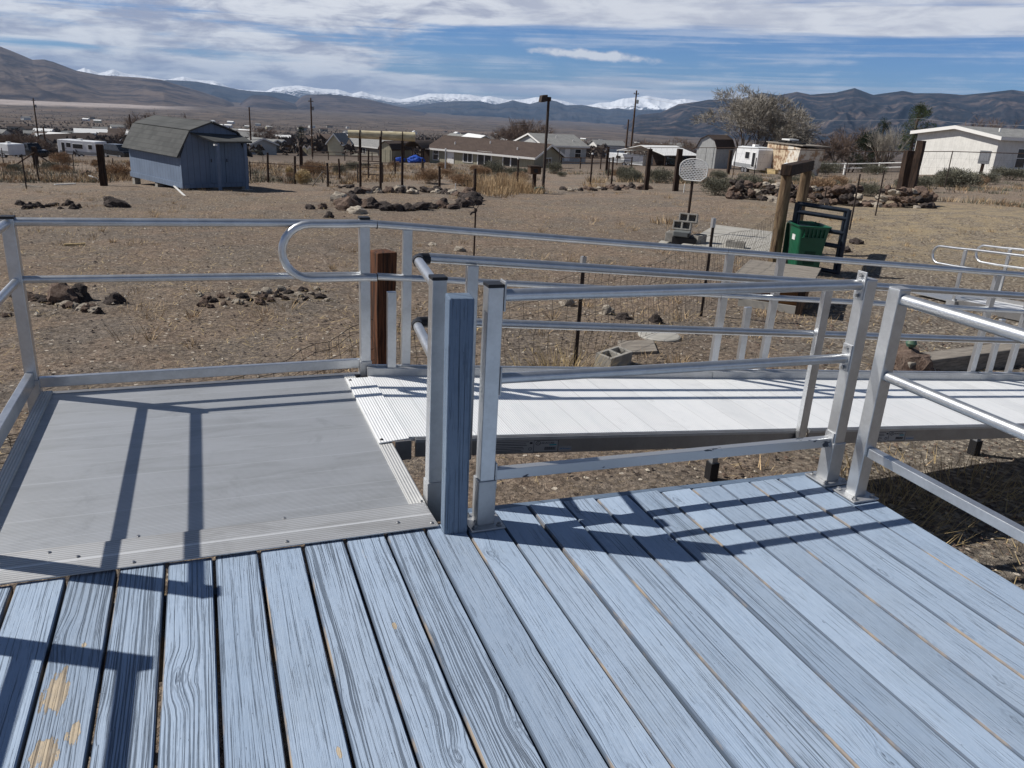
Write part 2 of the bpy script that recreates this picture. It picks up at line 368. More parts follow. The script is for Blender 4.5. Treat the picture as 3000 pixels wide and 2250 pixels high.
MAT['lava']=simple('dark lava rock',(.035,.028,.027),(.10,.08,.07),rough=.95,scale=7,bump=.9,bscale=22,dist=.03)
MAT['brownrock']=simple('brown rock',(.10,.065,.05),(.19,.14,.11),rough=.95,scale=5,bump=.8,bscale=18,dist=.03)
MAT['palerock']=simple('pale rock',(.50,.45,.37),(.30,.25,.20),rough=.95,scale=4,bump=.8,bscale=18,dist=.03)
MAT['straw']=simple('dry straw',(.42,.32,.17),island=.35,rough=.9)
MAT['drygrass']=simple('dry yellow grass',(.44,.32,.19),island=.45,rough=.9)
MAT['brushtan']=simple('dry tan brush',(.30,.205,.13),island=.5,rough=.95)
MAT['sage']=simple('grey green sage leaf',(.15,.147,.11),island=.5,rough=.9)
MAT['twig']=simple('bare grey twig',(.30,.275,.235),island=.3,rough=.95)
MAT['twigdark']=simple('bare brown twig',(.17,.125,.10),island=.35,rough=.95)
MAT['bark']=simple('grey bark',(.13,.10,.08),(.08,.06,.05),rough=.95,scale=8,bump=.6,bscale=20)
MAT['juniper']=simple('dark juniper foliage',(.020,.032,.016),island=.5,rough=.9)
MAT['pine']=simple('pine foliage',(.055,.075,.032),island=.5,rough=.9)
MAT['glass']=simple('dark window glass',(.02,.023,.028),rough=.12,spec=.6)
MAT['tyre']=simple('black rubber',(.02,.02,.021),rough=.85)
MAT['chrome']=simple('wheel metal',(.45,.45,.46),rough=.35,metal=.8)
def siding(name,c,c2=None,per=.2,axis=0,rough=.75,groove=.5):
    m,t,p=newmat(name); tc=t.n('ShaderNodeTexCoord').outputs['Object']; s=t.sep(tc)
    a=t.m('ADD',s[0],s[1]) if axis==0 else s[2]
    fr=t.m('FRACT',t.m('DIVIDE',a,per)); gr=t.m('LESS_THAN',fr,.10)
    n=t.noise(tc,2.0,5,.6); col=t.mix(t.step(n,.35,.65),c,c2 or tuple(k*.88 for k in c))
    col=t.mix(t.m('MULTIPLY',gr,groove),col,tuple(k*.35 for k in c)); t.put(p.inputs['Base Color'],col); p.inputs['Roughness'].default_value=rough
    b=t.n('ShaderNodeBump',{'Height':t.m('SUBTRACT',1.0,gr),'Strength':.4,'Distance':.01}); t.put(p.inputs['Normal'],b.outputs[0])
    return m
def shingle(name,c,c2,per=.14):
    m,t,p=newmat(name); tc=t.n('ShaderNodeTexCoord').outputs['Object']; s=t.sep(tc)
    fr=t.m('FRACT',t.m('DIVIDE',s[2],per)); row=t.m('FLOOR',t.m('DIVIDE',s[2],per))
    v=t.comb(t.m('MULTIPLY',t.m('ADD',s[0],s[1]),3.0),row,0.0)
    w=t.n('ShaderNodeTexWhiteNoise',{'Vector':t.vm('FLOOR',t.vm('MULTIPLY',v,(1.6,1,1)))},noise_dimensions='3D').outputs[0]
    n=t.noise(tc,1.2,5,.6)
    f=t.m('ADD',t.m('MULTIPLY',w,.25),t.m('MULTIPLY',n,.75))
    col=t.mix(t.step(f,.25,.75),c,c2); col=t.mix(t.m('MULTIPLY',t.m('LESS_THAN',fr,.12),.5),col,tuple(k*.5 for k in c))
    t.put(p.inputs['Base Color'],col); p.inputs['Roughness'].default_value=.9
    return m
MAT['shedblue']=siding('blue shed siding',(.155,.205,.29),(.13,.175,.25),.2)
MAT['shedroof']=shingle('green grey shingles',(.046,.049,.049),(.078,.081,.079))
MAT['tanside']=siding('tan siding',(.36,.33,.235),None,.3)
MAT['beigeside']=siding('beige siding',(.34,.32,.27),None,.3)
MAT['whiteside']=siding('white siding',(.70,.69,.65),None,.25,axis=0,groove=.15)
MAT['greyside']=siding('pale grey siding',(.46,.47,.46),None,.25,groove=.25)
MAT['creamside']=siding('cream siding',(.66,.60,.42),None,.3,groove=.2)
MAT['brownroof']=shingle('brown roof shingles',(.055,.036,.028),(.08,.055,.043))
MAT['greyroof']=shingle('grey roof shingles',(.20,.20,.195),(.27,.27,.26))
MAT['whiteroof']=simple('white metal roof',(.80,.80,.78),rough=.4,scale=2)
MAT['trimwhite']=simple('white trim',(.78,.77,.74),rough=.6)
MAT['rvwhite']=simple('trailer white skin',(.74,.75,.75),(.66,.67,.68),rough=.35,scale=1.5,spec=.5)
MAT['rvgrey']=simple('trailer grey stripe',(.25,.26,.27),rough=.4)
MAT['green_car']=simple('dark green car paint',(.012,.045,.045),rough=.25,spec=.6)
MAT['blackcar']=simple('black car paint',(.012,.013,.016),rough=.22,spec=.6)
MAT['bluetarp']=simple('blue tarp',(.01,.05,.32),(.02,.09,.42),rough=.6,scale=6)
MAT['ply']=simple('stained plywood',(.55,.45,.32),(.22,.13,.08),rough=.9,scale=2.2,lo=.42,hi=.6)
MAT['wire']=simple('fence wire',(.05,.042,.036),rough=.7,metal=.3)
MAT['cable']=simple('pale cable',(.30,.30,.31),rough=.6)
# ------------------------------------------------------------------ terrain
def ground_mat():
    m,t,p=newmat('dry earth'); o=t.n('ShaderNodeTexCoord').outputs['Object']; x,y,z=t.sep(o)
    d=t.m('SQRT',t.m('ADD',t.m('MULTIPLY',x,x),t.m('MULTIPLY',y,y)))
    xy=t.comb(x,y,0.0)
    big=t.noise(xy,.22,4,.55,.4); mid=t.noise(xy,1.1,6,.65,.5); fine=t.noise(xy,18,5,.7); grit=t.noise(xy,75,3,.6)
    col=t.mix(t.step(big,.38,.62),(.185,.145,.114),(.235,.175,.134))
    col=t.mix(t.m('MULTIPLY',t.step(mid,.46,.66),.7),col,(.165,.143,.121))
    col=t.mix(t.m('MULTIPLY',t.step(fine,.52,.72),.65),col,(.068,.054,.045))
    pat=t.noise(xy,.55,5,.6,.8); col=t.mix(t.m('MULTIPLY',t.step(pat,.47,.60),.75),col,(.155,.138,.122))
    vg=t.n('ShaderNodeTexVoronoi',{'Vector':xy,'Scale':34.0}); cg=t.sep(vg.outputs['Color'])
    col=t.mix(t.m('MULTIPLY',t.m('GREATER_THAN',cg[0],.55),.42),col,(.34,.28,.225)); col=t.mix(t.m('MULTIPLY',t.m('LESS_THAN',cg[1],.32),.55),col,(.07,.057,.049))  # pale gravel cells, and dark cells painted as the small shadows among them
    vg2=t.n('ShaderNodeTexVoronoi',{'Vector':xy,'Scale':9.0}); cg2=t.sep(vg2.outputs['Color'])
    k_=t.m('ADD',.82,t.m('MULTIPLY',cg2[0],.34)); col=t.mix(1.0,col,t.comb(k_,k_,k_),'MULTIPLY')
    # straw litter in patches
    rot=t.noise(xy,3.0,2,.5)
    st=t.noise(t.comb(t.m('ADD',t.m('MULTIPLY',x,26),t.m('MULTIPLY',y,9)),t.m('MULTIPLY',y,32),0.0),1.0,4,.7,1.2)
    sp=t.step(t.noise(xy,.33,4,.6,.6),.42,.62)
    col=t.mix(t.m('MULTIPLY',t.m('MULTIPLY',t.step(st,.52,.66),t.m('ADD',.35,t.m('MULTIPLY',sp,.65))),.85),col,(.45,.345,.215))
    # gravel drive to the right
    az=t.m('ARCTAN2',x,y)
    gv=t.m('MULTIPLY',t.step(t.m('ADD',az,t.m('MULTIPLY',t.m('SUBTRACT',mid,.5),.3)),.66,.82),t.m('SUBTRACT',1.0,t.step(d,26.0,34.0)))
    vo=t.n('ShaderNodeTexVoronoi',{'Vector':xy,'Scale':22.0}); vc=t.sep(vo.outputs['Color'])[0]
    gcol=t.mix(t.step(vc,.2,.8),(.13,.118,.103),(.44,.39,.32)); gcol=t.mix(t.m('MULTIPLY',t.step(vo.outputs['Distance'],.35,.6),.6),gcol,(.06,.05,.045))
    col=t.mix(t.m('MULTIPLY',gv,.72),col,gcol)
    slope=t.m('MULTIPLY',t.m('MULTIPLY',t.step(az,.58,.80),t.step(d,15.0,21.0)),t.m('SUBTRACT',1.0,t.step(d,30.0,40.0)))
    sn=t.noise(xy,1.6,6,.7,.8); col=t.mix(t.m('MULTIPLY',slope,t.m('ADD',.2,t.m('MULTIPLY',t.step(sn,.42,.6),.55))),col,(.37,.295,.185))
    # pale and dark specks of small stone
    v2=t.n('ShaderNodeTexVoronoi',{'Vector':t.vm('ADD',xy,t.vm('MULTIPLY',t.n('ShaderNodeTexNoise',{'Vector':xy,'Scale':20.0}).outputs['Color'],(.04,.04,0))),'Scale':11.0}); c2=t.sep(v2.outputs['Color'])
    pale=t.m('MULTIPLY',t.m('LESS_THAN',v2.outputs['Distance'],.20),t.m('GREATER_THAN',c2[0],.84))
    dark=t.m('MULTIPLY',t.m('LESS_THAN',v2.outputs['Distance'],.30),t.m('LESS_THAN',c2[0],.13))
    col=t.mix(pale,col,(.62,.55,.46)); col=t.mix(t.m('MULTIPLY',dark,.8),col,(.045,.036,.032))
    # far: sage flats, bare fields and brush of the valley
    f1=t.noise(t.comb(t.m('MULTIPLY',x,.0016),t.m('MULTIPLY',y,.0011),0.0),1.0,6,.6,.5)
    f2=t.noise(t.comb(t.m('MULTIPLY',x,.010),t.m('MULTIPLY',y,.006),4.0),1.0,7,.7,.5)
    fc=t.mix(t.step(f2,.36,.64),(.050,.041,.036),(.150,.119,.095))
    fc=t.mix(t.m('MULTIPLY',t.step(f1,.54,.64),.55),fc,(.19,.135,.10))
    azd=t.m('MULTIPLY',az,57.29578); wob=t.m('MULTIPLY',t.m('SUBTRACT',t.noise(t.comb(t.m('MULTIPLY',x,.002),t.m('MULTIPLY',y,.0006),1.0),1.0,6,.65),.5),1400.0)
    dl=t.m('ADD',d,wob); lo_=t.m('ADD',4900.0,t.m('MULTIPLY',azd,38.0))
    lake=t.m('MULTIPLY',t.step(t.m('SUBTRACT',dl,lo_),-300.0,300.0),t.m('SUBTRACT',1.0,t.step(azd,-3.5,1.0)))
    fc=t.mix(t.m('MULTIPLY',lake,.9),fc,t.mix(t.step(f2,.3,.7),(.33,.275,.25),(.46,.40,.365)))
    col=t.mix(t.step(d,45.0,160.0),col,fc)
    t.put(p.inputs['Base Color'],col); p.inputs['Roughness'].default_value=.95; p.inputs['Specular IOR Level'].default_value=.1
    near=t.m('SUBTRACT',1.0,t.step(d,8.0,60.0))
    h=t.m('ADD',t.m('ADD',t.m('MULTIPLY',fine,.9),t.m('MULTIPLY',grit,.35)),t.m('MULTIPLY',mid,1.0))
    h=t.m('ADD',h,t.m('ADD',t.m('MULTIPLY',pale,.35),t.m('MULTIPLY',cg[2],.45)))
    b=t.n('ShaderNodeBump',{'Height':h,'Strength':t.m('MULTIPLY',near,.9),'Distance':.05}); t.put(p.inputs['Normal'],b.outputs[0])
    return m
def make_ground():
    azs=[]; a=-180.0
    while a<180:
        azs.append(a); a+= .55 if -32<a<76 else 6.0
    rs=[.25]; 
    while rs[-1]<45: rs.append(rs[-1]*1.022)
    while rs[-1]<30000: rs.append(rs[-1]*1.05)
    vs=[(0,0,gz(0,0))]; n=len(azs); fs=[]
    for r in rs:
        for a in azs:
            x=r*math.sin(R(a)); y=r*math.cos(R(a)); zz=gz(x,y)
            if r<120: zz+=.035*(noise.noise((x*.9,y*.9,0)))+.018*noise.noise((x*3.1,y*3.1,4))
            elif r>400: zz+=r*.0006*noise.noise((x*.002,y*.002,1))
            vs.append((x,y,zz))
    for k in range(n): fs.append((0,1+(k+1)%n,1+k))
    for i in range(len(rs)-1):
        for k in range(n):
            a=1+i*n+k; b=1+i*n+(k+1)%n; fs.append((a,b,b+n,a+n))
    mb=MB(); mb.v=vs; mb.f=fs; mb.mi=[0]*len(fs)
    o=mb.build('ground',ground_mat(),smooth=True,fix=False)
    return tag(o,kind='structure')
gr=make_ground()
bm=bmesh.new(); bm.from_mesh(gr.data); bmesh.ops.recalc_face_normals(bm,faces=bm.faces)
if sum(f.normal.z for f in bm.faces)<0: bmesh.ops.reverse_faces(bm,faces=bm.faces)
bm.to_mesh(gr.data); bm.free()
gr.data.polygons.foreach_set('use_smooth',[True]*len(gr.data.polygons))

def mtn_mat(name,c1,c2,snow=0.0,scale=.0012,zs=0,forest=None):
    m,t,p=newmat(name); o=t.n('ShaderNodeTexCoord').outputs['Object']
    n=t.noise(o,scale,8,.62,.6); n2=t.noise(o,scale*6,6,.65)
    col=t.mix(t.step(t.m('ADD',t.m('MULTIPLY',n,.65),t.m('MULTIPLY',n2,.35)),.40,.60),c1,c2)
    if forest: col=t.mix(t.step(t.noise(o,scale*3.1,7,.7),.41,.54),col,forest)
    if snow:
        rel=t.n('ShaderNodeAttribute',attribute_name='rel').outputs['Fac']; wst=t.step(t.sep(o)[0],-2000.0,17000.0)
        n3=t.noise(t.vm('MULTIPLY',o,(1,1,2.2)),scale*14,5,.7)
        h=t.m('ADD',t.m('MULTIPLY',t.m('SUBTRACT',rel,t.m('SUBTRACT',.62,t.m('MULTIPLY',wst,.36))),5.0),t.m('MULTIPLY',t.m('SUBTRACT',t.m('ADD',t.m('MULTIPLY',n2,.55),t.m('MULTIPLY',n3,.45)),  .5),15.0))
        col=t.mix(t.step(h,-.15,.25),col,(.83,.85,.88))
    t.put(p.inputs['Base Color'],col); p.inputs['Roughness'].default_value=.95; p.inputs['Specular IOR Level'].default_value=.05
    return m
def mtn_range(name,prof,Df,Dc,Db,mat,seed,amp=.30,na=420,nr=90,nf=.0011,jag=0.0,noct=4,ka=.28,kt=2.2,edge=True):
    prof=sorted(prof); a0,a1=prof[0][0],prof[-1][0]
    def crest(a):
        for i in range(len(prof)-1):
            if a<=prof[i+1][0]:
                u=(a-prof[i][0])/max(1e-6,prof[i+1][0]-prof[i][0]); return prof[i][1]+(prof[i+1][1]-prof[i][1])*u
        return prof[-1][1]
    base=gz(Df*math.sin(R((a0+a1)/2)),Df*math.cos(R((a0+a1)/2)))-25
    vs=[];fs=[];rel=[]; n2=nr+14
    for i in range(n2):
        if i<nr: tt=i/(nr-1); D=Df+(Dc-Df)*tt
        else: tt=1-(i-nr+1)/14.0; D=Dc+(Db-Dc)*(1-tt)
        for k in range(na):
            a=a0+(a1-a0)*k/(na-1); x=D*math.sin(R(a)); y=D*math.cos(R(a))
            # crest wanders in depth so that flanks catch light differently
            cz=1.5+Dc*(crest(a)+jag*noise.fractal((a*6.0,seed,0),.6,2.1,5))
            u=a*ka; v=tt*kt; wu=noise.fractal((u*.6+seed,v*.6,seed),.9,2,3)
            rid=noise.ridged_multi_fractal((u+.5*wu+.35*v,v*.8+.4*wu,seed),1.0,2.0,noct,1.0,2.0)
            lowf=noise.fractal((u*.35+seed,v*.5,seed+9),.9,2.0,3)
            w=max(0.0,math.sin(math.pi*min(1.0,tt)))
            pr=tt**(1.25+.45*lowf) if tt>0 else 0
            zz=base+(cz-base)*(pr+amp*w*((rid-1.0)*.16+lowf*.10))
            if i<nr: zz=min(zz,1.5+D*crest(a)-(cz-base)*.06*(1-tt))
            ef=min(1.0,(a-a0)/2.2,(a1-a)/2.2); ef=ef*ef*(3-2*ef) if edge else 1.0; zz=base-(110 if edge else 0)*(1-ef)+(zz-base)*ef
            vs.append((x,y,zz)); rel.append((zz-base)/max(1.0,cz-base))
    for i in range(n2-1):
        for k in range(na-1):
            q=i*na+k; fs.append((q,q+1,q+1+na,q+na))
    mb=MB(); mb.v=vs; mb.f=fs; mb.mi=[0]*len(fs)
    o=mb.build(name,mat,smooth=False,fix=False)
    o.data.polygons.foreach_set('use_smooth',[True]*len(fs))
    o.data.attributes.new('rel','FLOAT','POINT').data.foreach_set('value',rel)
    return tag(o,kind='structure')
MH=mtn_mat('brown hills',(.036,.030,.031),(.140,.108,.087),scale=.0022)
MB2=mtn_mat('mesa slopes',(.032,.028,.031),(.112,.088,.077),scale=.0018)
MBL=mtn_mat('forested slopes',(.018,.027,.042),(.066,.066,.072),scale=.001)
MSN=mtn_mat('snowy slopes',(.045,.055,.07),(.10,.10,.11),snow=150,scale=.0007,zs=-45)
MRT=mtn_mat('dark scrub slopes',(.030,.028,.032),(.115,.088,.076),scale=.0017,forest=(.014,.017,.023))
mtn_range('mountain_hills',[(-22.82, 0.02871), (-17.8, 0.02753), (-13.41, 0.03282), (-10.28, 0.02624), (-9.63, 0.02206), (-8.76, 0.01581), (-8.16, 0.01686), (-7.71, 0.01514), (-6.55, 0.00794), (-5.33, 0.00494), (-3.17, 0.00487), (-1.86, 0.00382), (-1.1, 8e-05), (-0.16, -0.00392), (0.51, -0.00682), (2.14, -0.015), (3.85, -0.01859)],5600,9200,12000,MH,3.1,amp=.85,na=520,ka=.22,kt=2.6,noct=5)
mtn_range('mountain_hills',[(1.34, -0.02077), (2.15, -0.01319), (2.94, -0.00885), (3.74, -0.00628), (4.42, -0.00637), (5.03, -0.00873), (6.01, -0.01335), (6.98, -0.01955), (8.18, -0.02337)],7000,9800,11500,MB2,5.7,amp=.4,na=160,nf=.0012)
mtn_range('mountain_hills',[(4.7, -0.02005), (5.46, -0.01017), (6.5, -0.00404), (7.33, -0.00252), (8.28, -0.00126), (9.47, -0.00199), (10.99, -0.00468), (12.52, -0.00967), (14.05, -0.01435), (15.62, -0.01637), (16.59, -0.01779)],7600,10500,12500,MB2,8.2,amp=.45,na=220,nf=.0010)
mtn_range('mountain_range',[(-3.73, -0.0036), (-2.65, 0.00576), (-2.0, 0.00403), (-0.8, 0.00422), (0.14, 0.00413), (1.5, 0.00126), (2.65, -0.00155), (3.6, -0.00279), (4.9, -0.00228), (5.9, -0.00425), (7.32, -0.01105), (8.63, -0.01546), (11.32, -0.01682), (12.86, -0.01087), (13.8, -0.00925), (15.33, -0.00404), (16.59, -0.00096), (18.29, 0.00063), (19.34, -0.00221), (20.14, 0.00121), (20.53, 0.00386), (21.0, 0.00201), (21.72, 0.00078), (22.86, 0.00679), (23.51, 0.00511), (24.15, 0.00152), (25.23, 0.00291), (26.02, 0.00136), (26.98, -0.00041), (27.58, 0.00168), (28.37, 0.00052), (29.71, 0.0014), (31.95, 0.00351), (34.17, 0.00447)],9500,14000,18000,MBL,2.4,amp=.9,na=620,jag=.0003,ka=.55,kt=2.4)
mtn_range('snowy_mountain_range',[(-11.41, 0.00784), (-10.44, 0.00581), (-7.87, 0.00679), (-6.55, 0.00794), (-6.11, 0.01142), (-5.32, 0.00697), (-4.55, 0.01152), (-3.8, 0.00795), (-2.65, 0.00645), (-1.61, 0.00409), (-0.64, 0.00858), (0.28, 0.00604), (1.25, 0.00598), (2.19, -0.00055), (3.06, -0.0015), (4.35, -0.00135), (4.8, 0.00273), (6.33, 0.00642), (7.87, 0.00426), (8.92, 0.00454), (9.8, 0.00094), (10.41, 0.00412), (11.1, 0.00105), (13.02, -0.0024), (14.18, 0.00283), (14.86, 0.00574), (16.87, 0.00727), (17.65, 0.00725), (18.44, 0.00533), (18.95, 0.00694), (20.2, 0.00394), (21.31, 0.00535), (22.15, 0.0088), (23.18, 0.00785), (24.13, 0.00569), (25.07, 0.002), (25.69, 0.00296), (26.39, 0.00626), (27.16, 0.00774), (27.82, 0.01213), (28.59, 0.01395), (29.57, 0.01709), (30.28, 0.01548), (31.21, 0.01407), (32.02, 0.01592), (33.01, 0.01421), (36.26, 0.01564), (42.5, 0.01756), (51.8, 0.01895)],16000,24000,28000,MSN,6.6,amp=1.3,na=900,jag=.0005,noct=5,ka=.75,kt=2.6)
mtn_range('mountain_range',[(27.03, -0.00992), (28.61, -0.00573), (30.5, -0.00089), (31.64, 0.0096), (32.82, 0.01329), (33.55, 0.01618), (35.75, 0.0196), (36.85, 0.02674), (37.89, 0.02471), (38.98, 0.02922), (39.86, 0.02707), (41.34, 0.0304), (42.39, 0.03579), (43.52, 0.02968), (44.32, 0.03238), (45.17, 0.0351), (45.84, 0.03321), (47.22, 0.03424), (48.47, 0.03349), (49.78, 0.03677), (50.92, 0.04018), (51.54, 0.03897), (54.85, 0.0374), (60.76, 0.03544), (68.16, 0.02736)],4300,8000,11000,MRT,9.3,amp=.9,na=620,jag=.00015,noct=5,ka=.42,kt=3.0)
# ------------------------------------------------------------------ haze
HAZE=3.1e-5
mh=bpy.data.materials.new('haze'); mh.use_nodes=True; mh.node_tree.nodes.clear(); t=NT(mh.node_tree)
pv=t.n('ShaderNodeVolumePrincipled',{'Color':(.42,.64,1.0,1),'Density':HAZE,'Anisotropy':.0}); oo=t.n('ShaderNodeOutputMaterial'); mh.node_tree.links.new(pv.outputs[0],oo.inputs['Volume'])
mb=MB(); mb.bb(-31000,31000,-31000,31000,-260,560); tag(mb.build('haze',mh),kind='stuff')

# ------------------------------------------------------------------ wooden deck
XL=-1.13; XR=2.58
def yback(x): return 2.532 if x<.80 else 2.60-.042*(x-.99)
deck=thing('wooden_deck','weathered light blue painted wooden deck filling the foreground','deck',((XL+XR)/2,0,-.85))
def make_decking():
    vs=[];fs=[];mi=[];uv=[]
    x=-.4895-.1465*4; k=0
    while x<XR-.02:
        gap=.0105 if x<.30 else (.009 if x<.75 else .0074)
        x0=x+gap/2; x1=min(x+.1465-gap/2,XR)
        y0=-3.2; y1=yback((x0+x1)/2)
        ns=14; dz=rnd.uniform(-.0025,.0025); ry=rnd.uniform(-.008,.008); ey=rnd.uniform(-.008,.006)
        prof=[(x0,-.038,0),(x0,-.005,0),(x0+.0035,0,0),(x1-.0035,0,0),(x1,-.005,0),(x1,-.038,0)]
        b=len(vs); u0=k*3.173+rnd.random(); v0=k*7.31
        for j in range(ns+1):
            yy=y0+(y1+ey-y0)*j/ns; w=.0022*noise.noise((k*3.3,yy*1.1,0)); hw=.002*noise.noise((k*5.1,yy*.8,7))
            for px,pz,_ in prof:
                tx=(px-(x0+x1)/2)
                vs.append((px+w,yy,pz+dz+hw+tx*ry))
        np_=len(prof)
        for j in range(ns):
            for q in range(np_-1):
                a=b+j*np_+q; fs.append((a,a+1,a+1+np_,a+np_))
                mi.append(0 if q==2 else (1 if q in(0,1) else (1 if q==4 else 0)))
                uv.append([(vs[i][0]-x0+u0,vs[i][1]+v0) for i in (a,a+1,a+1+np_,a+np_)])
        e=b+ns*np_; fs.append(tuple(e+i for i in range(np_))); mi.append(0); uv.append([(vs[e+i][0]-x0+u0,vs[e+i][2]+v0) for i in range(np_)])
        fs.append(tuple(b+i for i in range(np_))[::-1]); mi.append(0); uv.append([(u0,v0)]*np_)
        x+=.1465; k+=1
    L=deck.location
    me=bpy.data.meshes.new('decking'); me.from_pydata([(a-L.x,b-L.y,c-L.z) for a,b,c in vs],[],fs)
    me.materials.append(MAT['deck']); me.materials.append(MAT['edge']); me.polygons.foreach_set('material_index',mi)
    ul=me.uv_layers.new(name='grain'); i=0
    for pl,u in zip(me.polygons,uv):
        for l,q in zip(pl.loop_indices,u): ul.data[l].uv=q
    bm=bmesh.new(); bm.from_mesh(me); bmesh.ops.recalc_face_normals(bm,faces=bm.faces); bm.to_mesh(me); bm.free()
    o=bpy.data.objects.new('decking',me); C.objects.link(o); o.parent=deck
    return o
# the deck material reads object coordinates: keep x,y equal to the world by giving the empty x=0
deck.location=(0,0,-.85)
make_decking()
mb=MB(); mb.prism([(.80,2.608,-.004),(XR,2.534,-.004),(XR,2.572,-.004),(.80,2.646,-.004)],(0,0,-.19)); mb.build('rim_board',MAT['bluepost'],deck,world=True,bevel=.004)
mb=MB(); mb.bb(XR+.001,XR+.036,-3.2,2.53,-.19,-.030); mb.build('rim_board',MAT['bluepost'],deck,world=True,bevel=.004)
mb=MB(); mb.bb(XL,.80,2.36,2.398,-.22,-.040); mb.build('rim_board',MAT['bluepost'],deck,world=True)
for i in range(9):
    mb=MB(); yy=2.2-.6*i; mb.bb(XL+.02,XR-.01,yy-.019,yy+.019,-.20,-.0425); mb.build('joist',MAT['greywood'],deck,world=True)
for xx in (-.9,.85,2.42):
    for yy in (2.42,.2,-2.4):
        mb=MB(); mb.bb(xx-.045,xx+.045,yy-.045,yy+.045,-.95,-.21); mb.build('leg',MAT['bluepost'],deck,world=True)
mb=MB(); mb.prism([(.740,2.462,-.003),(.826,2.452,-.003),(.836,2.538,-.003),(.750,2.548,-.003)],(-.004,.004,.887)); mb.build('post',MAT['bluepost'],deck,world=True,bevel=.006)
# deck screws along the board rows
# ------------------------------------------------------------------ guard rails bolted on the deck
def post_bits(par,x,y,h,w=.052,plate=True,sleeve=True,cap=True,z0=0.0,rz=0.0,platesize=.135):
    mb=MB(); mb.box((x,y,(z0+h)/2),(w,w,h-z0),rz); p=mb.build('post',MAT['alu'],par,world=True,bevel=.003)
    if plate:
        mb=MB(); mb.box((x,y,z0+.007),(platesize,platesize,.008),rz); pl=mb.build('base_plate',MAT['alu_dull'],par,world=True,bevel=.002)
        for sx in(-1,1):
            for sy in(-1,1):
                mb=MB(); q=platesize/2-.02; mb.lathe([(.012,0),(.012,.004),(.008,.007),(.008,.012),(.004,.014)],6,(x+sx*q,y+sy*q,z0+.011)); b=mb.build('bolt',MAT['steel'],pl); b.location=(0,0,0)
                b.data.transform(Matrix.Translation((-par.location.x,-par.location.y,-par.location.z)))
    if sleeve:
        mb=MB(); s=w+.012
        mb.box((x,y,z0+.10),(s,s,.18),rz); mb.build('sleeve',MAT['alu_dull'],par,world=True,bevel=.003)
    if cap:
        mb=MB(); mb.box((x,y,h+.004),(w+.003,w+.003,.012),rz); mb.build('cap',MAT['cap'],par,world=True,bevel=.002)
    return p
def rail(par,name,pts,r=.0215,mat='alu',n=14):
    mb=MB(); mb.tube(pts,r,n); return mb.build(name,MAT[mat],par,world=True,smooth=True)
def elbow(p,q,rr): return p
g1=thing('guard_rail','silver aluminium guard rail along the back edge of the blue deck','railing',(1.7,2.49,0))
post_bits(g1,.905,2.508,.913,.056); post_bits(g1,2.505,2.475,.905,.056,cap=False)
mb=MB(); mb.box((2.505,2.475,.905),(.054,.054,.006)); mb.build('cap',MAT['alu_dull'],g1,world=True)
m,t,p=newmat('smeared aluminium'); o=t.n('ShaderNodeTexCoord').outputs['Object']
sm=t.step(t.noise(t.vm('MULTIPLY',o,(7,20,26)),1.0,4,.6,.5),.63,.66)
t.put(p.inputs['Base Color'],t.mix(sm,(.56,.575,.59),(.035,.045,.065))); p.inputs['Roughness'].default_value=.42; t.put(p.inputs['Metallic'],t.m('MULTIPLY',t.m('SUBTRACT',1.0,sm),.75)); MAT['smear']=m
rail(g1,'top_rail',[(.935,2.503,.880),(2.478,2.478,.882)],.0215); rail(g1,'mid_rail',[(.935,2.503,.578),(2.478,2.478,.568)],.0195)
mb=MB(); mb.prism([(.934,2.488,.184),(.934,2.522,.184),(.934,2.522,.226),(.934,2.488,.226)],(1.543,-.026,-.016)); mb.build('bottom_rail',MAT['smear'],g1,world=True,bevel=.003)
for z in (.88,.573):
    mb=MB(); mb.box((.938,2.503,z),(.007,.05,.105)); mb.build('bracket',MAT['alu_dull'],g1,world=True,bevel=.002)
    mb=MB(); mb.box((2.474,2.476,z),(.007,.05,.115)); k=mb.build('bracket',MAT['alu_dull'],g1,world=True,bevel=.002)
    for dz in(-.042,.042):
        mb=MB(); mb.tube([(2.471,2.474,z+dz),(2.459,2.474,z+dz)],.008,6); b=mb.build('bolt',MAT['steel'],k,world=False); b.data.transform(Matrix.Translation((-1.7,-2.49,0)))
mb=MB(); mb.box((.938,2.504,.205),(.007,.05,.10)); mb.build('bracket',MAT['alu_dull'],g1,world=True)
mb=MB(); mb.box((2.474,2.477,.19),(.007,.05,.09)); mb.build('bracket',MAT['alu_dull'],g1,world=True)
g2=thing('guard_rail','aluminium guard rail running toward the viewer along the right deck edge','railing',(2.52,1.2,0))
post_bits(g2,2.518,2.318,.902,.058,sleeve=False,cap=False); mb=MB(); mb.box((2.518,2.318,.903),(.056,.056,.006)); mb.build('cap',MAT['alu_dull'],g2,world=True)
rail(g2,'top_rail',[(2.521,2.292,.862),(2.524,.2,.862)],.0235); rail(g2,'mid_rail',[(2.521,2.292,.548),(2.524,.2,.548)],.0215)
mb=MB(); mb.bb(2.503,2.541,.2,2.289,.195,.235); mb.build('bottom_rail',MAT['alu'],g2,world=True,bevel=.003)
post_bits(g2,2.524,.17,.902,.058,sleeve=False)
g3=thing('guard_rail','aluminium guard rail along the left deck edge seen by its shadow','railing',(-1.06,1.2,0))
post_bits(g3,-1.055,2.44,.913,.056); post_bits(g3,-1.055,.3,.913,.056)
rail(g3,'top_rail',[(-1.055,2.412,.88),(-1.055,.33,.88)]); rail(g3,'mid_rail',[(-1.055,2.412,.573),(-1.055,.33,.573)])
mb=MB(); mb.bb(-1.073,-1.037,.33,2.412,.185,.225); mb.build('bottom_rail',MAT['alu'],g3,world=True)

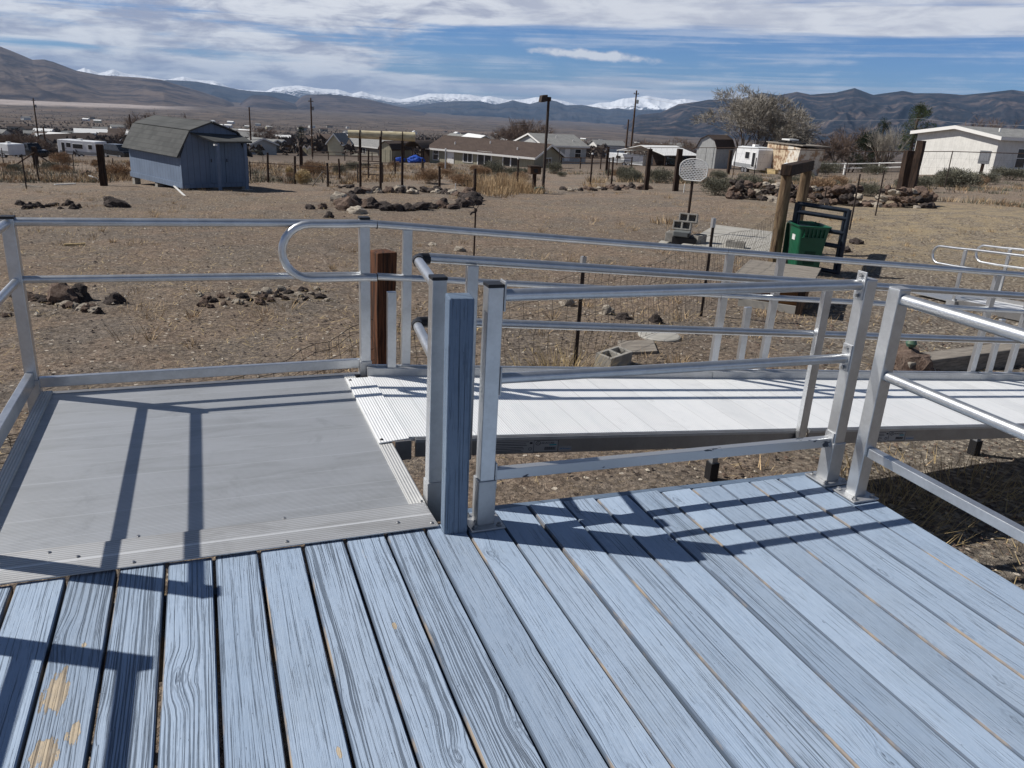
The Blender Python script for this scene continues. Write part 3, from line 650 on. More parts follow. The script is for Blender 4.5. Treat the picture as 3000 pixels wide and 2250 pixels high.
# ------------------------------------------------------------------ landing platform
lp=thing('landing_platform','grey ribbed aluminium landing platform beside the blue deck','platform',(-.03,3.4,-.9))
mb=MB(); mb.bb(-.80,.715,2.69,4.31,-.05,.000); o=mb.build('platform_floor',MAT['plat'],lp,world=True)
mb=MB()
mb.prism([(-.92,2.520,.0075),(.735,2.513,.0075),(.728,2.700,.0085),(-.92,2.705,.0085)],(0,0,.0045)); mb.build('flap',MAT['flap'],lp,world=True,bevel=.001)
for px,py in [(-0.559, 2.674), (-0.468, 2.622), (-0.291, 2.709), (-0.296, 2.54), (0.2, 2.709), (0.192, 2.541), (0.594, 2.571), (0.719, 2.711), (0.714, 2.536)]:
    mb=MB(); mb.lathe([(.007,0),(.007,.002),(.004,.005)],10,(px,py,.0125)); mb.build('screw',MAT['steel'],lp,world=True)
mb=MB(); mb.bb(.672,.735,2.70,4.30,-.06,.006); mb.build('edge_trim',MAT['trim'],lp,world=True,bevel=.002)
mb=MB(); mb.bb(-.83,-.775,2.70,4.32,-.06,.014); mb.build('edge_trim',MAT['trim'],lp,world=True,bevel=.002)
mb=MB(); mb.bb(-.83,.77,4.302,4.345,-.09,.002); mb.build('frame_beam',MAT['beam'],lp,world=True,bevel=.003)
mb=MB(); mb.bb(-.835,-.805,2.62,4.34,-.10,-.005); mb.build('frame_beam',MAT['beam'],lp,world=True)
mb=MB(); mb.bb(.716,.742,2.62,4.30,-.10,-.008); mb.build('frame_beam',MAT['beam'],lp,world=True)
def lpost(x,y,h,z0,w=.055):
    post_bits(lp,x,y,h,w,plate=False,sleeve=False,z0=.06)
    mb=MB(); s=w+.010; mb.bb(x-s/2,x+s/2,y-s/2,y+s/2,z0,.085); mb.build('socket',MAT['alu_dull'],lp,world=True,bevel=.003)
lpost(-.855,4.315,.875,-.10); lpost(.798,4.305,.878,-.08); lpost(.775,2.745,.890,-.09); lpost(-.868,2.745,.905,-.09)
rail(lp,'top_rail',[(-.83,4.315,.857),(.77,4.30,.853)],.0205); rail(lp,'mid_rail',[(-.83,4.315,.583),(.77,4.30,.573)],.0185)
rail(lp,'top_rail',[(-.857,4.29,.852),(-.868,2.77,.862)],.0205); rail(lp,'mid_rail',[(-.857,4.29,.577),(-.868,2.77,.577)],.0195)
mb=MB(); mb.bb(-.826,.768,4.297,4.327,.040,.092); mb.build('toe_rail',MAT['alu'],lp,world=True,bevel=.003)
mb=MB(); mb.prism([(-.877,4.285,.055),(-.842,4.285,.055),(-.842,4.285,.125),(-.877,4.285,.125)],(-.008,-1.52,0)); mb.build('toe_rail',MAT['alu'],lp,world=True,bevel=.003)
# side tubes from the hinge post to the ramp hand rail, with elbows
for z0,z1 in ((.853,.846),(.572,.562)):
    rail(lp,'side_rail',[(.777,2.775,z0),(.842,3.305,z1)],.021)
    mb=MB(); mb.tube([(.838,3.27,z1),(.843,3.31,z1),(.860,3.338,z1),(.90,3.345,z1-.002)],.0255,12); mb.build('elbow',MAT['cap'],lp,world=True,smooth=True)
for x,y in ((-.80,4.25),(.70,4.25),(-.80,2.85),(.70,2.95)):
    zg=gz(x,y); mb=MB(); mb.bb(x-.022,x+.022,y-.022,y+.022,zg-.02,-.06); l=mb.build('leg',MAT['alu_dull'],lp,world=True)
    mb=MB(); mb.bb(x-.034,x+.034,y-.034,y+.034,zg-.03,zg+.11); f=mb.build('foot_pad',MAT['cap'],l); f.data.transform(Matrix.Translation((.03,-3.4,.9)))
mb=MB(); mb.box((.785,3.302,-.035),(.075,.012,.095)); mb.build('hinge_plate',MAT['beam'],lp,world=True)
# ------------------------------------------------------------------ ramp
YN,YF=3.345,4.235; SL=-.0768
def rz_(x): return .006+SL*(x-.86)
def text_mesh(name,s,size,mat,par,M):
    cu=bpy.data.curves.new(name,'FONT'); cu.body=s; cu.size=size; cu.extrude=.0003; cu.align_x='LEFT'
    o=bpy.data.objects.new(name+'_tmp',cu); C.objects.link(o)
    dg=bpy.context.evaluated_depsgraph_get(); me=bpy.data.meshes.new_from_object(o.evaluated_get(dg)); bpy.data.objects.remove(o); bpy.data.curves.remove(cu)
    me.transform(M); me.materials.clear(); me.materials.append(mat)
    q=bpy.data.objects.new(name,me); C.objects.link(q); q.parent=par; return q
MAT['ink']=simple('black label ink',(.02,.02,.025),rough=.6); MAT['inkblue']=simple('blue label ink',(.03,.16,.36),rough=.6); MAT['inkteal']=simple('teal label ink',(.02,.24,.28),rough=.6)
MAT['sticker']=simple('grey label film',(.36,.36,.36),rough=.5,metal=.3)
def ramp_section(x0,x1,label,posts_far,posts_near,legs,sticker,stub=None,stub_at=None):
    rt=thing('ramp_section',label,'ramp',((x0+x1)/2,3.8,-1.0)); L=rt.location
    def B(name,xa,xb,ya,yb,za,zb,mat,bev=.002):
        mb=MB(); mb.prism([(xa,ya,rz_(xa)+za),(xa,yb,rz_(xa)+za),(xa,yb,rz_(xa)+zb),(xa,ya,rz_(xa)+zb)],(xb-xa,0,rz_(xb)-rz_(xa))); return mb.build(name,mat,rt,world=True,bevel=bev)
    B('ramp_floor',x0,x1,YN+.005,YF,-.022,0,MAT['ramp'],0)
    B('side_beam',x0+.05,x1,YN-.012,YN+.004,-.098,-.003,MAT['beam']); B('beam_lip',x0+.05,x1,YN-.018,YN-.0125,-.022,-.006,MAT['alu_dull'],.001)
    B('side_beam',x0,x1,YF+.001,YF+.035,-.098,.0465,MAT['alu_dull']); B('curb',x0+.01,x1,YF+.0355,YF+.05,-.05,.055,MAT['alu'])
    for nm,z,r in (('top_rail',.846,.0215),('mid_rail',.562,.0195)):
        a=max(x0,.90)
        rail(rt,nm,[(a,YN-.002,rz_(a)+z),(x1,YN-.002,rz_(x1)+z)],r)
        if not (stub): rail(rt,nm,[(x0,YF+.045,rz_(x0)+z),(x1,YF+.045,rz_(x1)+z)],r)
    for x in posts_far:
        mb=MB(); z=rz_(x); mb.prism([(x-.026,YF+.052,z-.09),(x+.026,YF+.052,z-.09),(x+.026,YF+.085,z-.09),(x-.026,YF+.085,z-.09)],(0,-.022,.92)); mb.build('post',MAT['alu'],rt,world=True,bevel=.003)
    for x in (stub_at or ()):
        mb=MB(); z=rz_(x); mb.prism([(x-.024,YF+.052,z-.05),(x+.024,YF+.052,z-.05),(x+.024,YF+.082,z-.05),(x-.024,YF+.082,z-.05)],(0,0,.535)); mb.build('stub_post',MAT['alu'],rt,world=True,bevel=.003)
    for x in posts_near:
        mb=MB(); z=rz_(x); mb.prism([(x-.026,YN-.052,z-.105),(x+.026,YN-.052,z-.105),(x+.026,YN-.019,z-.105),(x-.026,YN-.019,z-.105)],(0,.002,.935)); mb.build('post',MAT['alu'],rt,world=True,bevel=.003)
    for x,y in legs:
        zg=gz(x,y); mb=MB(); mb.bb(x-.022,x+.022,y-.022,y+.022,zg,rz_(x)-.03); l=mb.build('leg',MAT['alu'],rt,world=True,bevel=.002)
        mb=MB(); mb.bb(x-.033,x+.033,y-.033,y+.033,zg-.03,zg+.14); f=mb.build('foot_pad',MAT['cap'],l); f.data.transform(Matrix.Translation(-L))
    if sticker:
        xs=sticker; yv=YN-.0125
        def S(name,xa,xb,za,zb,mat,off,par=rt):
            mb=MB(); mb.prism([(xa,yv-off,rz_(xa)+za),(xb,yv-off,rz_(xb)+za),(xb,yv-off,rz_(xb)+zb),(xa,yv-off,rz_(xa)+zb)],(0,-.0006,0)); q=mb.build(name,mat,par); q.data.transform(Matrix.Translation(-L)); return q
        st=S('label_sticker',xs,xs+.36,-.092,-.027,MAT['sticker'],0)
        for k,(a,b,zc) in enumerate(((0,.2,-.034),(0,.185,-.044),(0,.19,-.052),(0,.17,-.063),(0,.175,-.071),(0,.16,-.080),(0,.17,-.087))): S('print_line',xs+a+.005,xs+b,zc-.0012,zc+.0012,MAT['ink'],.0008,st)
        for a,b,z0,z1 in ((.226,.228,-.091,-.028),(.358,.360,-.091,-.028),(.228,.358,-.030,-.028),(.228,.358,-.091,-.089),(.205,.219,-.046,-.036)): S('label_frame',xs+a,xs+b,z0,z1,MAT['ink'],.0008,st)
        mb=MB(); pts=[(xs+.25+.013*math.cos(a*math.pi/8),yv-.0012,rz_(xs+.25)-.043+.010*math.sin(a*math.pi/8)) for a in range(17)]; mb.tube(pts,.0012,5); mb.tube([(xs+.243,yv-.0012,rz_(xs+.25)-.047),(xs+.25,yv-.0012,rz_(xs+.25)-.039),(xs+.257,yv-.0012,rz_(xs+.25)-.047)],.001,5); q=mb.build('label_emblem',MAT['ink'],st); q.data.transform(Matrix.Translation(-L))
        mb=MB(); pts=[(xs+.208+.009*math.cos(a*math.pi/8),yv-.0012,rz_(xs+.2)-.073+.007*math.sin(a*math.pi/8)) for a in range(17)]; mb.tube(pts,.001,5); q=mb.build('label_emblem',MAT['ink'],st); q.data.transform(Matrix.Translation(-L))
        for k in range(16):
            w=.0012 if k%3 else .0026; S('barcode',xs+.287+k*.0037,xs+.287+k*.0037+w,-.081,-.064,MAT['ink'],.0008,st)
        rot=Matrix.Rotation(math.atan(-SL),4,'Y')@Matrix.Rotation(math.pi/2,4,'X')
        text_mesh('label_text','EZ-ACCESS',.014,MAT['ink'],st,Matrix.Translation((xs+.268-L.x,yv-.001-L.y,rz_(xs+.268)-.047-L.z))@rot)
        S('label_bar',xs+.312,xs+.350,-.056,-.050,MAT['inkteal'],.0008,st)
        s2=S('label_sticker',xs+.363,xs+.435,-.088,-.062,MAT['sticker'],0)
        text_mesh('label_text','PATHWAY',.0135,MAT['inkblue'],s2,Matrix.Translation((xs+.369-L.x,yv-.001-L.y,rz_(xs+.369)-.081-L.z))@rot)
    return rt
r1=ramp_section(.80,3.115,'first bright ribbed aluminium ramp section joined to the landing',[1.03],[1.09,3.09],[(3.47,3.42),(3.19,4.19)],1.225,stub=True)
# transition plate and looped rail end belong to the first section
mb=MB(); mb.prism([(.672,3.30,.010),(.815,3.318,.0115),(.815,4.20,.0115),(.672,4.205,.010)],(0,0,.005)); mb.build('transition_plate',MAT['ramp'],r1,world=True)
for x,y in ((.69,3.33),(.69,4.17)):
    mb=MB(); mb.lathe([(.008,0),(.008,.003),(.004,.006)],8,(x,y,.0153)); mb.build('screw',MAT['cap'],r1,world=True)
yl=YF+.045; zt=.852; zb=.564
loop=[(.86,yl,zt)]+[(.80,yl,zt+.003),(.70,yl,zt)]
for k in range(0,13):
    a=math.pi/2+math.pi*k/12; rr=(zt-zb)/2; loop.append((.513+rr*math.cos(a)*1.02,yl,(zt+zb)/2+rr*math.sin(a)))
loop+=[(.70,yl,zb),(.80,yl,zb+.001),(.86,yl,zb-.002)]
rail(r1,'loop_rail',loop,.0215,n=16)
for nm,z,r in (('top_rail',.846,.0215),('mid_rail',.562,.0195)): rail(r1,nm,[(.862,yl,rz_(.862)+z),(3.115,yl,rz_(3.115)+z)],r)
for z in (.849,.5635):
    mb=MB(); mb.cyl((.8585,yl,z),(.8635,yl,z),.0222,16); mb.build('joint_ring',MAT['cap'],r1,world=True)
mb=MB(); mb.bb(.914,.964,yl-.035,yl-.003,-.04,.485); mb.build('post',MAT['alu'],r1,world=True,bevel=.003)
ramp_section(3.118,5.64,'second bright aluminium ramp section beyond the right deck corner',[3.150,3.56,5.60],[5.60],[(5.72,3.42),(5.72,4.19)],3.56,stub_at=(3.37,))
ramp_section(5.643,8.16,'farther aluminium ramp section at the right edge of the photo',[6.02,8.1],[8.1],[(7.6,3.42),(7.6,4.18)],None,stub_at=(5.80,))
# lower run: turns away from the viewer and comes down to the gravel, looped rail ends
rt=thing('ramp_section','lower aluminium ramp run with looped rail ends on the gravel','ramp',(11.48,7.4,-1.1)); L=rt.location
def zr2(y): return -1.125+.0768*(9.45-y)
def B2(name,x0,x1,y0,y1,za,zb,mat):
    mb=MB(); mb.prism([(x0,y0,zr2(y0)+za),(x1,y0,zr2(y0)+za),(x1,y0,zr2(y0)+zb),(x0,y0,zr2(y0)+zb)],(0,y1-y0,zr2(y1)-zr2(y0))); return mb.build(name,mat,rt,world=True,bevel=.002)
MAT['ramp_y']=ribbed('ribbed lower ramp aluminium',(.80,.81,.82),(.68,.70,.72),.55,.25,1,.0135,.20)
B2('ramp_floor',11.06,11.90,5.0,9.15,-.02,0,MAT['ramp_y']); B2('side_beam',11.02,11.056,5.0,9.1,-.09,.05,MAT['beam']); B2('side_beam',11.904,11.94,5.0,9.1,-.09,.05,MAT['beam'])
mb=MB(); mb.prism([(11.0,9.16,zr2(9.16)),(11.96,9.16,zr2(9.16)),(11.96,9.85,-1.13),(11.0,9.85,-1.13)],(0,0,.012)); mb.build('transition_plate',MAT['alu_dull'],rt,world=True)
for x in (11.0,11.96):
    lp_=[(x,5.0,zr2(5.0)+.846),(x,8.9,zr2(8.9)+.846),(x,9.2,zr2(9.2)+.84)]
    zt,zb=zr2(9.4)+.835,zr2(9.4)+.565
    for k in range(13):
        a=math.pi/2-math.pi*k/12; rr=(zt-zb)/2; lp_.append((x,9.50+rr*math.cos(a),(zt+zb)/2+rr*math.sin(a)))
    lp_+=[(x,9.2,zr2(9.2)+.562),(x,8.9,zr2(8.9)+.562),(x,5.0,zr2(5.0)+.562)]
    rail(rt,'loop_rail',lp_,.020,n=12)
    for y in (9.05,7.0,5.1):
        mb=MB(); mb.bb(x-.016,x+.016,y-.025,y+.025,zr2(y)-.09,zr2(y)+.83); mb.build('post',MAT['alu'],rt,world=True,bevel=.003)
    mb=MB(); mb.bb(x-.05,x+.05,8.98,9.14,-1.15,-1.06); mb.build('foot_pad',MAT['alu_dull'],rt,world=True)
l2=thing('landing_platform','turning aluminium landing between the two ramp runs','platform',(11.4,4.1,-1.1))
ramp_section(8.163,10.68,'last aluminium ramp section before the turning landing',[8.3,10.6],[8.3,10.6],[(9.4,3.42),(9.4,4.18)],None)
mb=MB(); mb.bb(10.70,12.0,3.25,4.98,rz_(10.7)-.06,rz_(10.7)); mb.build('platform_floor',MAT['plat'],l2,world=True)
for x,y in ((10.75,3.3),(11.95,3.3),(11.95,4.9),(10.75,4.9)):
    mb=MB(); mb.bb(x-.022,x+.022,y-.022,y+.022,gz(x,y),rz_(10.7)-.061); mb.build('leg',MAT['alu_dull'],l2,world=True)
    mb=MB(); mb.bb(x-.026,x+.026,y-.026,y+.026,rz_(10.7)+.001,rz_(10.7)+.9); mb.build('post',MAT['alu'],l2,world=True)
for z in (.85,.56):
    rail(l2,'rail',[(10.75,3.3,rz_(10.7)+z),(11.95,3.3,rz_(10.7)+z),(11.95,4.9,rz_(10.7)+z)],.02)

# ------------------------------------------------------------------ posts
def vpost(name,label,cat,x,y,h,w,mat,group=None,round_=False,cap=None,rz=0.0,lean=(0,0),sink=.3):
    z=gz(x,y); mb=MB()
    if round_:
        mb.tube([(0,0,-sink),(lean[0]*.5+.006,lean[1]*.5,h*.5),(lean[0],lean[1],h)],w/2,10,w/2*.88)
    else:
        a=w/2; n=6; vs=[];fs=[]
        c,s=math.cos(rz),math.sin(rz)
        for i in range(n+1):
            zz=-sink+(h+sink)*i/n; k=max(0,zz/h); j=.012*w/.15
            for sx,sy in((-1,-1),(1,-1),(1,1),(-1,1)):
                px=sx*a+rnd.uniform(-j,j)*.6; py=sy*a+rnd.uniform(-j,j)*.6
                vs.append((px*c-py*s+lean[0]*k,px*s+py*c+lean[1]*k,zz))
        for i in range(n):
            for q in range(4): fs.append((i*4+q,i*4+(q+1)%4,(i+1)*4+(q+1)%4,(i+1)*4+q))
        fs.append((3,2,1,0)); fs.append(tuple(n*4+q for q in range(4))); mb.add(vs,fs)
    if cap:
        t_=thing(name,label,cat,(x,y,z),0,group); mb.build('shaft',MAT[mat],t_,smooth=round_,bevel=0 if round_ else .004)
        k=MB(); k.tube([(lean[0],lean[1],h-.001),(lean[0],lean[1],h+.06)],w*.62,10,w*.45); k.build('cap',MAT[cap],t_,smooth=True); return t_
    o=mb.build(name,MAT[mat],loc=(x,y,z),smooth=round_,bevel=0 if round_ else min(.012,w*.06)); return tag(o,label,cat,group)
def tpost(label,x,y,h,group=None,name='fence_post',tip=True):
    t_=thing(name,label,'fence post',(x,y,gz(x,y)),0,group)
    mb=MB(); mb.bb(-.020,.020,-.0035,.0035,-.3,h); mb.bb(-.003,.003,.0037,.034,-.3,h)
    for i in range(int(h/.055)): mb.bb(-.006,.006,-.011,-.0037,.05+i*.055,.072+i*.055)
    mb.build('shaft',MAT['tgreen'],t_)
    if tip:
        mb=MB(); mb.bb(-.0225,.0225,-.0125,.0365,h-.12,h+.004); mb.build('tip',MAT['tin'],t_)
    return t_
def mesh_panel(path,heights,par,dx=.152,rows=6,r=.0025,sagf=.05,seed=1,lo=.06):
    """wire mesh following ground points; heights of the top wire at each point"""
    rr=random.Random(seed); pts=[]
    for i in range(len(path)-1):
        a=Vector(path[i]);b=Vector(path[i+1]); n=max(2,int((b-a).length/dx))
        for k in range(n+(1 if i==len(path)-2 else 0)):
            u=k/n; p=a.lerp(b,u); hh=heights[i]+(heights[i+1]-heights[i])*u-sagf*4*u*(1-u)+.015*math.sin(u*17+seed)
            off=.03*math.sin(u*9+seed*2)
            pts.append((p.x+off*.5,p.y+off,gz(p.x,p.y),hh))
    mb=MB()
    grid=[[(x+rr.uniform(-.01,.01),y+.05*math.sin(j*1.3+x*2),z+lo+(h-lo)*(j/rows)**.85+rr.uniform(-.008,.008)) for j in range(rows+1)] for x,y,z,h in pts]
    for g_ in grid: mb.tube(g_,r,3,cap=False)
    for j in range(rows+1): mb.tube([g_[j] for g_ in grid],r*1.15 if j in(0,rows) else r,3,cap=False)
    return mb.build('wire_mesh',MAT['wire'],par,world=True)
# near fence from the red-brown corner post along the ramp
wp=(1.483, 7.093, 1.204); t1=(3.461, 7.022, 1.159); t2=(6.365, 9.107, 1.338); gl=(10.307, 12.617, 1.795); gr_=(11.936, 14.027, 1.67)
nf=thing('wire_fence','sagging wire mesh fence between the corner post and the gate','fence',(3.4,7.5,gz(3.4,7.5)))
mesh_panel([(wp[0],wp[1]),(t1[0],t1[1]),(t2[0],t2[1]),(gl[0],gl[1])],[.62,1.00,1.10,1.15],nf,sagf=.10,seed=3)
nf2=thing('wire_fence','slumped wire fence lying low behind the landing platform','fence',(-.4,5.5,gz(-.4,5.5)))
mesh_panel([(wp[0]-.09,wp[1]),(.2,6.0),(-2.6,4.9)],[.60,.42,.22],nf2,sagf=.05,seed=5,rows=5)
vpost('fence_post','red brown square timber corner post behind the landing','fence post',wp[0],wp[1],wp[2],.185,'tiered',rz=.22)
tpost('dark steel fence post nearest the ramp with pale tip',*t1); tpost('dark steel fence post beside the cinder block stack with pale tip',*t2)
# H brace gate frame
gf=thing('gate_frame','rough timber gate frame with heavy dark beam on two posts','gate frame',(gl[0],gl[1],gz(gl[0],gl[1])))
ga=Vector((gl[0],gl[1],gz(gl[0],gl[1]))); gb=Vector((gr_[0],gr_[1],gz(gr_[0],gr_[1])))
def rough_log(mb,p,q,r,n=12,seed=0,k=.10,r2=None):
    p=Vector(p);q=Vector(q); d=(q-p).normalized(); u=d.orthogonal().normalized(); w=d.cross(u); m=9; vs=[];fs=[]
    for i in range(m+1):
        c=p.lerp(q,i/m); rr=r+((r2 or r)-r)*i/m
        for a in range(n):
            th=2*math.pi*a/n; e=1+k*noise.noise((math.cos(th)*1.5+seed,math.sin(th)*1.5,i*.5+seed)); vs.append(c+u*(rr*e*math.cos(th))+w*(rr*e*math.sin(th)))
    for i in range(m):
        for a in range(n): fs.append((i*n+a,i*n+(a+1)%n,(i+1)*n+(a+1)%n,(i+1)*n+a))
    fs+=[tuple(range(n))[::-1],tuple(range(m*n,m*n+n))]; mb.add(vs,fs)
topz=ga.z+gl[2]
for q,s in ((ga,1),(gb,5)):
    mb=MB(); rough_log(mb,(q.x,q.y,q.z-.3),(q.x,q.y,topz-.02),.105,12,s,.22); mb.build('post',MAT['tan_timber'],gf,world=True,smooth=True)
d=(gb-ga); d.z=0; e=d.normalized()
mb=MB(); c=(ga+gb)/2; mb.box((c.x,c.y,topz+.085),(d.length+.42,.20,.205),math.atan2(d.y,d.x)); mb.build('beam',MAT['tie'],gf,world=True,bevel=.015)
# pipe gate
pa=(10.507, 12.448, 1.241); pb=(11.131, 11.757, 1.249)
A_=Vector((pa[0],pa[1],gz(*pa[:2])+.10)); B_=Vector((pb[0],pb[1],gz(*pb[:2])+.03)); hh=pb[2]-.05
pg=thing('pipe_gate','dark blue steel ladder gate standing open by the green bin','gate',tuple(A_))
for q in (A_,B_):
    q2=q.lerp(A_ if q is B_ else B_,.07)
    for qq,rr_,dz in ((q,.045,0),(q2,.03,.03)):
        mb=MB(); mb.tube([qq,qq+Vector((0,0,hh-dz))],rr_,10); mb.build('stile',MAT['gate'],pg,world=True,smooth=True)
for k in (0.03,.22,.43,.64,.86,.985):
    mb=MB(); mb.tube([A_+Vector((0,0,hh*k)),B_+Vector((0,0,hh*k))],.042,10); mb.build('bar',MAT['gate'],pg,world=True,smooth=True)
# wheelie bin
bn=(10.626, 12.156, 0.941)
bt=thing('wheelie_bin','green wheelie bin with its lid hanging open behind it','bin',(bn[0],bn[1],gz(bn[0],bn[1])),R(-20)); bt.scale=(.94,.94,.94)
def rr_loop(w,d,z,c=.06,n=4,taper=0):
    pts=[]
    for cx_,cy_,a0 in ((w/2-c,d/2-c,0),(-w/2+c,d/2-c,90),(-w/2+c,-d/2+c,180),(w/2-c,-d/2+c,270)):
        for k in range(n+1): a=R(a0+90*k/n); pts.append((cx_+c*math.cos(a),cy_+c*math.sin(a),z))
    return pts
def loft(mb,loops,cap0=True,cap1=True):
    n=len(loops[0]); vs=[p for l in loops for p in l]; fs=[]
    for i in range(len(loops)-1):
        for k in range(n): fs.append((i*n+k,i*n+(k+1)%n,(i+1)*n+(k+1)%n,(i+1)*n+k))
    if cap0: fs.append(tuple(range(n))[::-1])
    if cap1: fs.append(tuple(range((len(loops)-1)*n,len(loops)*n)))
    mb.add(vs,fs)
mb=MB(); loft(mb,[rr_loop(.50,.52,.03),rr_loop(.53,.56,.5),rr_loop(.60,.66,.93),rr_loop(.60,.66,.95),rr_loop(.56,.62,.95),rr_loop(.50,.54,.5),rr_loop(.46,.46,.10)]); mb.build('body',MAT['binG'],bt,smooth=True)
mb=MB(); loft(mb,[rr_loop(.66,.72,.955,.08),rr_loop(.68,.74,.985,.08),rr_loop(.60,.66,.99,.06),rr_loop(.58,.64,.951,.06)],False,False); mb.build('rim',MAT['binG'],bt,smooth=True)
mb=MB()
for k in range(6): mb.box((-.20+.08*k,-.335,.85),(.012,.05,.16))
mb.box((0,-.33,.765),(.46,.045,.012)); mb.build('front_rib',MAT['binG'],bt)
mb=MB(); loft(mb,[[(p[0],.40+.03*math.sin(3*p[1]),.55+p[1]*1.35) for p in rr_loop(.62,.66,0,.08)],[(p[0],.425+.03*math.sin(3*p[1]),.55+p[1]*1.35) for p in rr_loop(.62,.66,0,.08)]]); mb.build('lid',MAT['binG'],bt,smooth=True)
mb=MB(); mb.tube([(-.24,.375,.97),(.24,.375,.97)],.018,8); mb.tube([(-.24,.33,.99),(-.24,.38,.97)],.02,8); mb.tube([(.24,.33,.99),(.24,.38,.97)],.02,8); mb.build('handle',MAT['binG'],bt,smooth=True)
for s in(-1,1):
    mb=MB(); mb.cyl((s*.285,.27,.13),(s*.235,.27,.13),.13,20); mb.build('wheel',MAT['tyre'],bt,smooth=True)
mb=MB(); mb.box((0,-.278,.36),(.22,.02,.26)); mb.build('recess_shade',MAT['binD'],bt,bevel=.02)  # raised panel, its darker green paints the shade of a hollow
mb=MB(); mb.box((-.285,-.02,.74),(.006,.16,.13)); q=mb.build('sticker',MAT['white'],bt)
# low timber box with grey lid
c0,c1,c2=[(7.355, 9.603), (7.964, 8.988), (8.783, 9.319)]
bx=thing('well_cover','low timber box with a grey weathered plank lid by the bin','well cover',(c1[0],c1[1],gz(*c1)),math.atan2(c1[1]-c0[1],c1[0]-c0[0]))
wl=math.hypot(c1[0]-c0[0],c1[1]-c0[1]); wd=1.15; bh=.46
mb=MB(); mb.box((-wl/2,wd/2,bh/2-.05),(wl,wd,bh+.1)); mb.build('box',simple('orange brown boards',(.24,.115,.04),(.12,.055,.025),scale=3,stretch=(1,1,9),rough=.85),bx,bevel=.01)
mb=MB()
for k in range(7): mb.box((-wl/2,(k+.5)*(wd+.24)/7-.12,bh+.022+.002*(k%2)),(wl+.22,(wd+.24)/7-.012,.035),R(rnd.uniform(-.6,.6)))
mb.build('lid',MAT['greywood'],bx,bevel=.005)
mb=MB(); mb.bb(-wl-.02,.02,-.03,0-.002,-.05,.12); mb.build('footing',MAT['concrete'],bx)
mb=MB(); mb.bb(-.07,.025,-.034,.0,-.1,bh-.003); mb.build('corner_post',MAT['tie'],bx)
# concrete slab
sp=[(9.541, 14.777), (12.405, 17.665), (13.325, 16.528), (11.187, 13.757)]
zc=max(gz(*q) for q in sp)+.05
mb=MB(); mb.prism([(a,b,zc-.5) for a,b in sp],(0,0,.5)); tag(mb.build('concrete_slab',MAT['concrete'],loc=(sp[0][0],sp[0][1],zc),world=True,bevel=.01),'pale flat concrete slab lying in the yard behind the wire','slab')
def block_mesh():
    mb=MB(); X=[-.2,-.168,-.02,.02,.168,.2]; Yv=[-.1,-.066,.066,.1]; vs=[(x,y,z) for z in(-.1,.1) for x in X for y in Yv]
    I=lambda i,j,k: k*24+i*4+j; fs=[]
    hole={(1,1),(3,1)}
    for i in range(5):
        for j in range(3):
            if (i,j) in hole:
                fs+=[(I(i,j,0),I(i+1,j,0),I(i+1,j,1),I(i,j,1)),(I(i,j+1,0),I(i+1,j+1,0),I(i+1,j+1,1),I(i,j+1,1)),(I(i,j,0),I(i,j+1,0),I(i,j+1,1),I(i,j,1)),(I(i+1,j,0),I(i+1,j+1,0),I(i+1,j+1,1),I(i+1,j,1))]
            else: fs+=[(I(i,j,0),I(i+1,j,0),I(i+1,j+1,0),I(i,j+1,0)),(I(i,j,1),I(i+1,j,1),I(i+1,j+1,1),I(i,j+1,1))]
    for i in range(5): fs+=[(I(i,0,0),I(i+1,0,0),I(i+1,0,1),I(i,0,1)),(I(i,3,0),I(i+1,3,0),I(i+1,3,1),I(i,3,1))]
    for i in (1,3): fs.append((len(vs)+0,len(vs)+1,len(vs)+2,len(vs)+3)); vs+=[(X[i],-.066,-.09),(X[i+1],-.066,-.09),(X[i+1],.066,-.09),(X[i],.066,-.09)]
    for j in range(3): fs+=[(I(0,j,0),I(0,j+1,0),I(0,j+1,1),I(0,j,1)),(I(5,j,0),I(5,j+1,0),I(5,j+1,1),I(5,j,1))]
    mb.add(vs,fs); return mb
cb0=block_mesh().build('cinder_block',MAT['block'],bevel=.006)
cbused=[0]
def cinder(label,x,y,z,rx,rz,group=None):
    o=cb0 if not cbused[0] else cb0.copy()
    if cbused[0]: C.objects.link(o)
    cbused[0]=1; o.location=(x,y,z); o.rotation_euler=(rx,0,rz); return tag(o,label,'cinder block',group)
s0=(9.844, 15.125); zs=gz(*s0)
fa=math.atan2(s0[0],s0[1]); rz0=-fa-.12
def off(p,u,v): return (p[0]+u*math.cos(rz0)-v*math.sin(rz0),p[1]+u*math.sin(rz0)+v*math.cos(rz0))
q=(6.9, 14.832)
sb=(10.739, 14.462)
cinder('lone cinder block with two dark holes facing up on the slab edge',sb[0],sb[1],gz(*sb)+.12,0,-math.atan2(sb[0],sb[1])-.10)
a=off(s0,.03,.18); cinder('topmost cinder block of the stack, its holes facing the deck',a[0],a[1],zs+.60,R(90-12),rz0)
a=off(s0,-.08,.15); cinder('second cinder block of the stack under the topmost one',a[0],a[1],zs+.43,R(78),rz0)
a=off(s0,-.30,.22); cinder('cinder block standing upright at the left foot of the stack',a[0],a[1],zs+.17,0,rz0+1.5)
a=off(s0,.30,.15); cinder('cinder block standing upright at the right foot of the stack',a[0],a[1],zs+.17,0,rz0+1.2)
nb=(3.935, 7.089); cinder('near cinder block with open holes on the dirt by the ramp',nb[0],nb[1],gz(*nb)+.05,R(6),R(28))
a=off(s0,-.02,-.02); tb=thing('tool_case','grey and black plastic case under the stacked cinder blocks','case',(a[0],a[1],zs+.02),rz0)
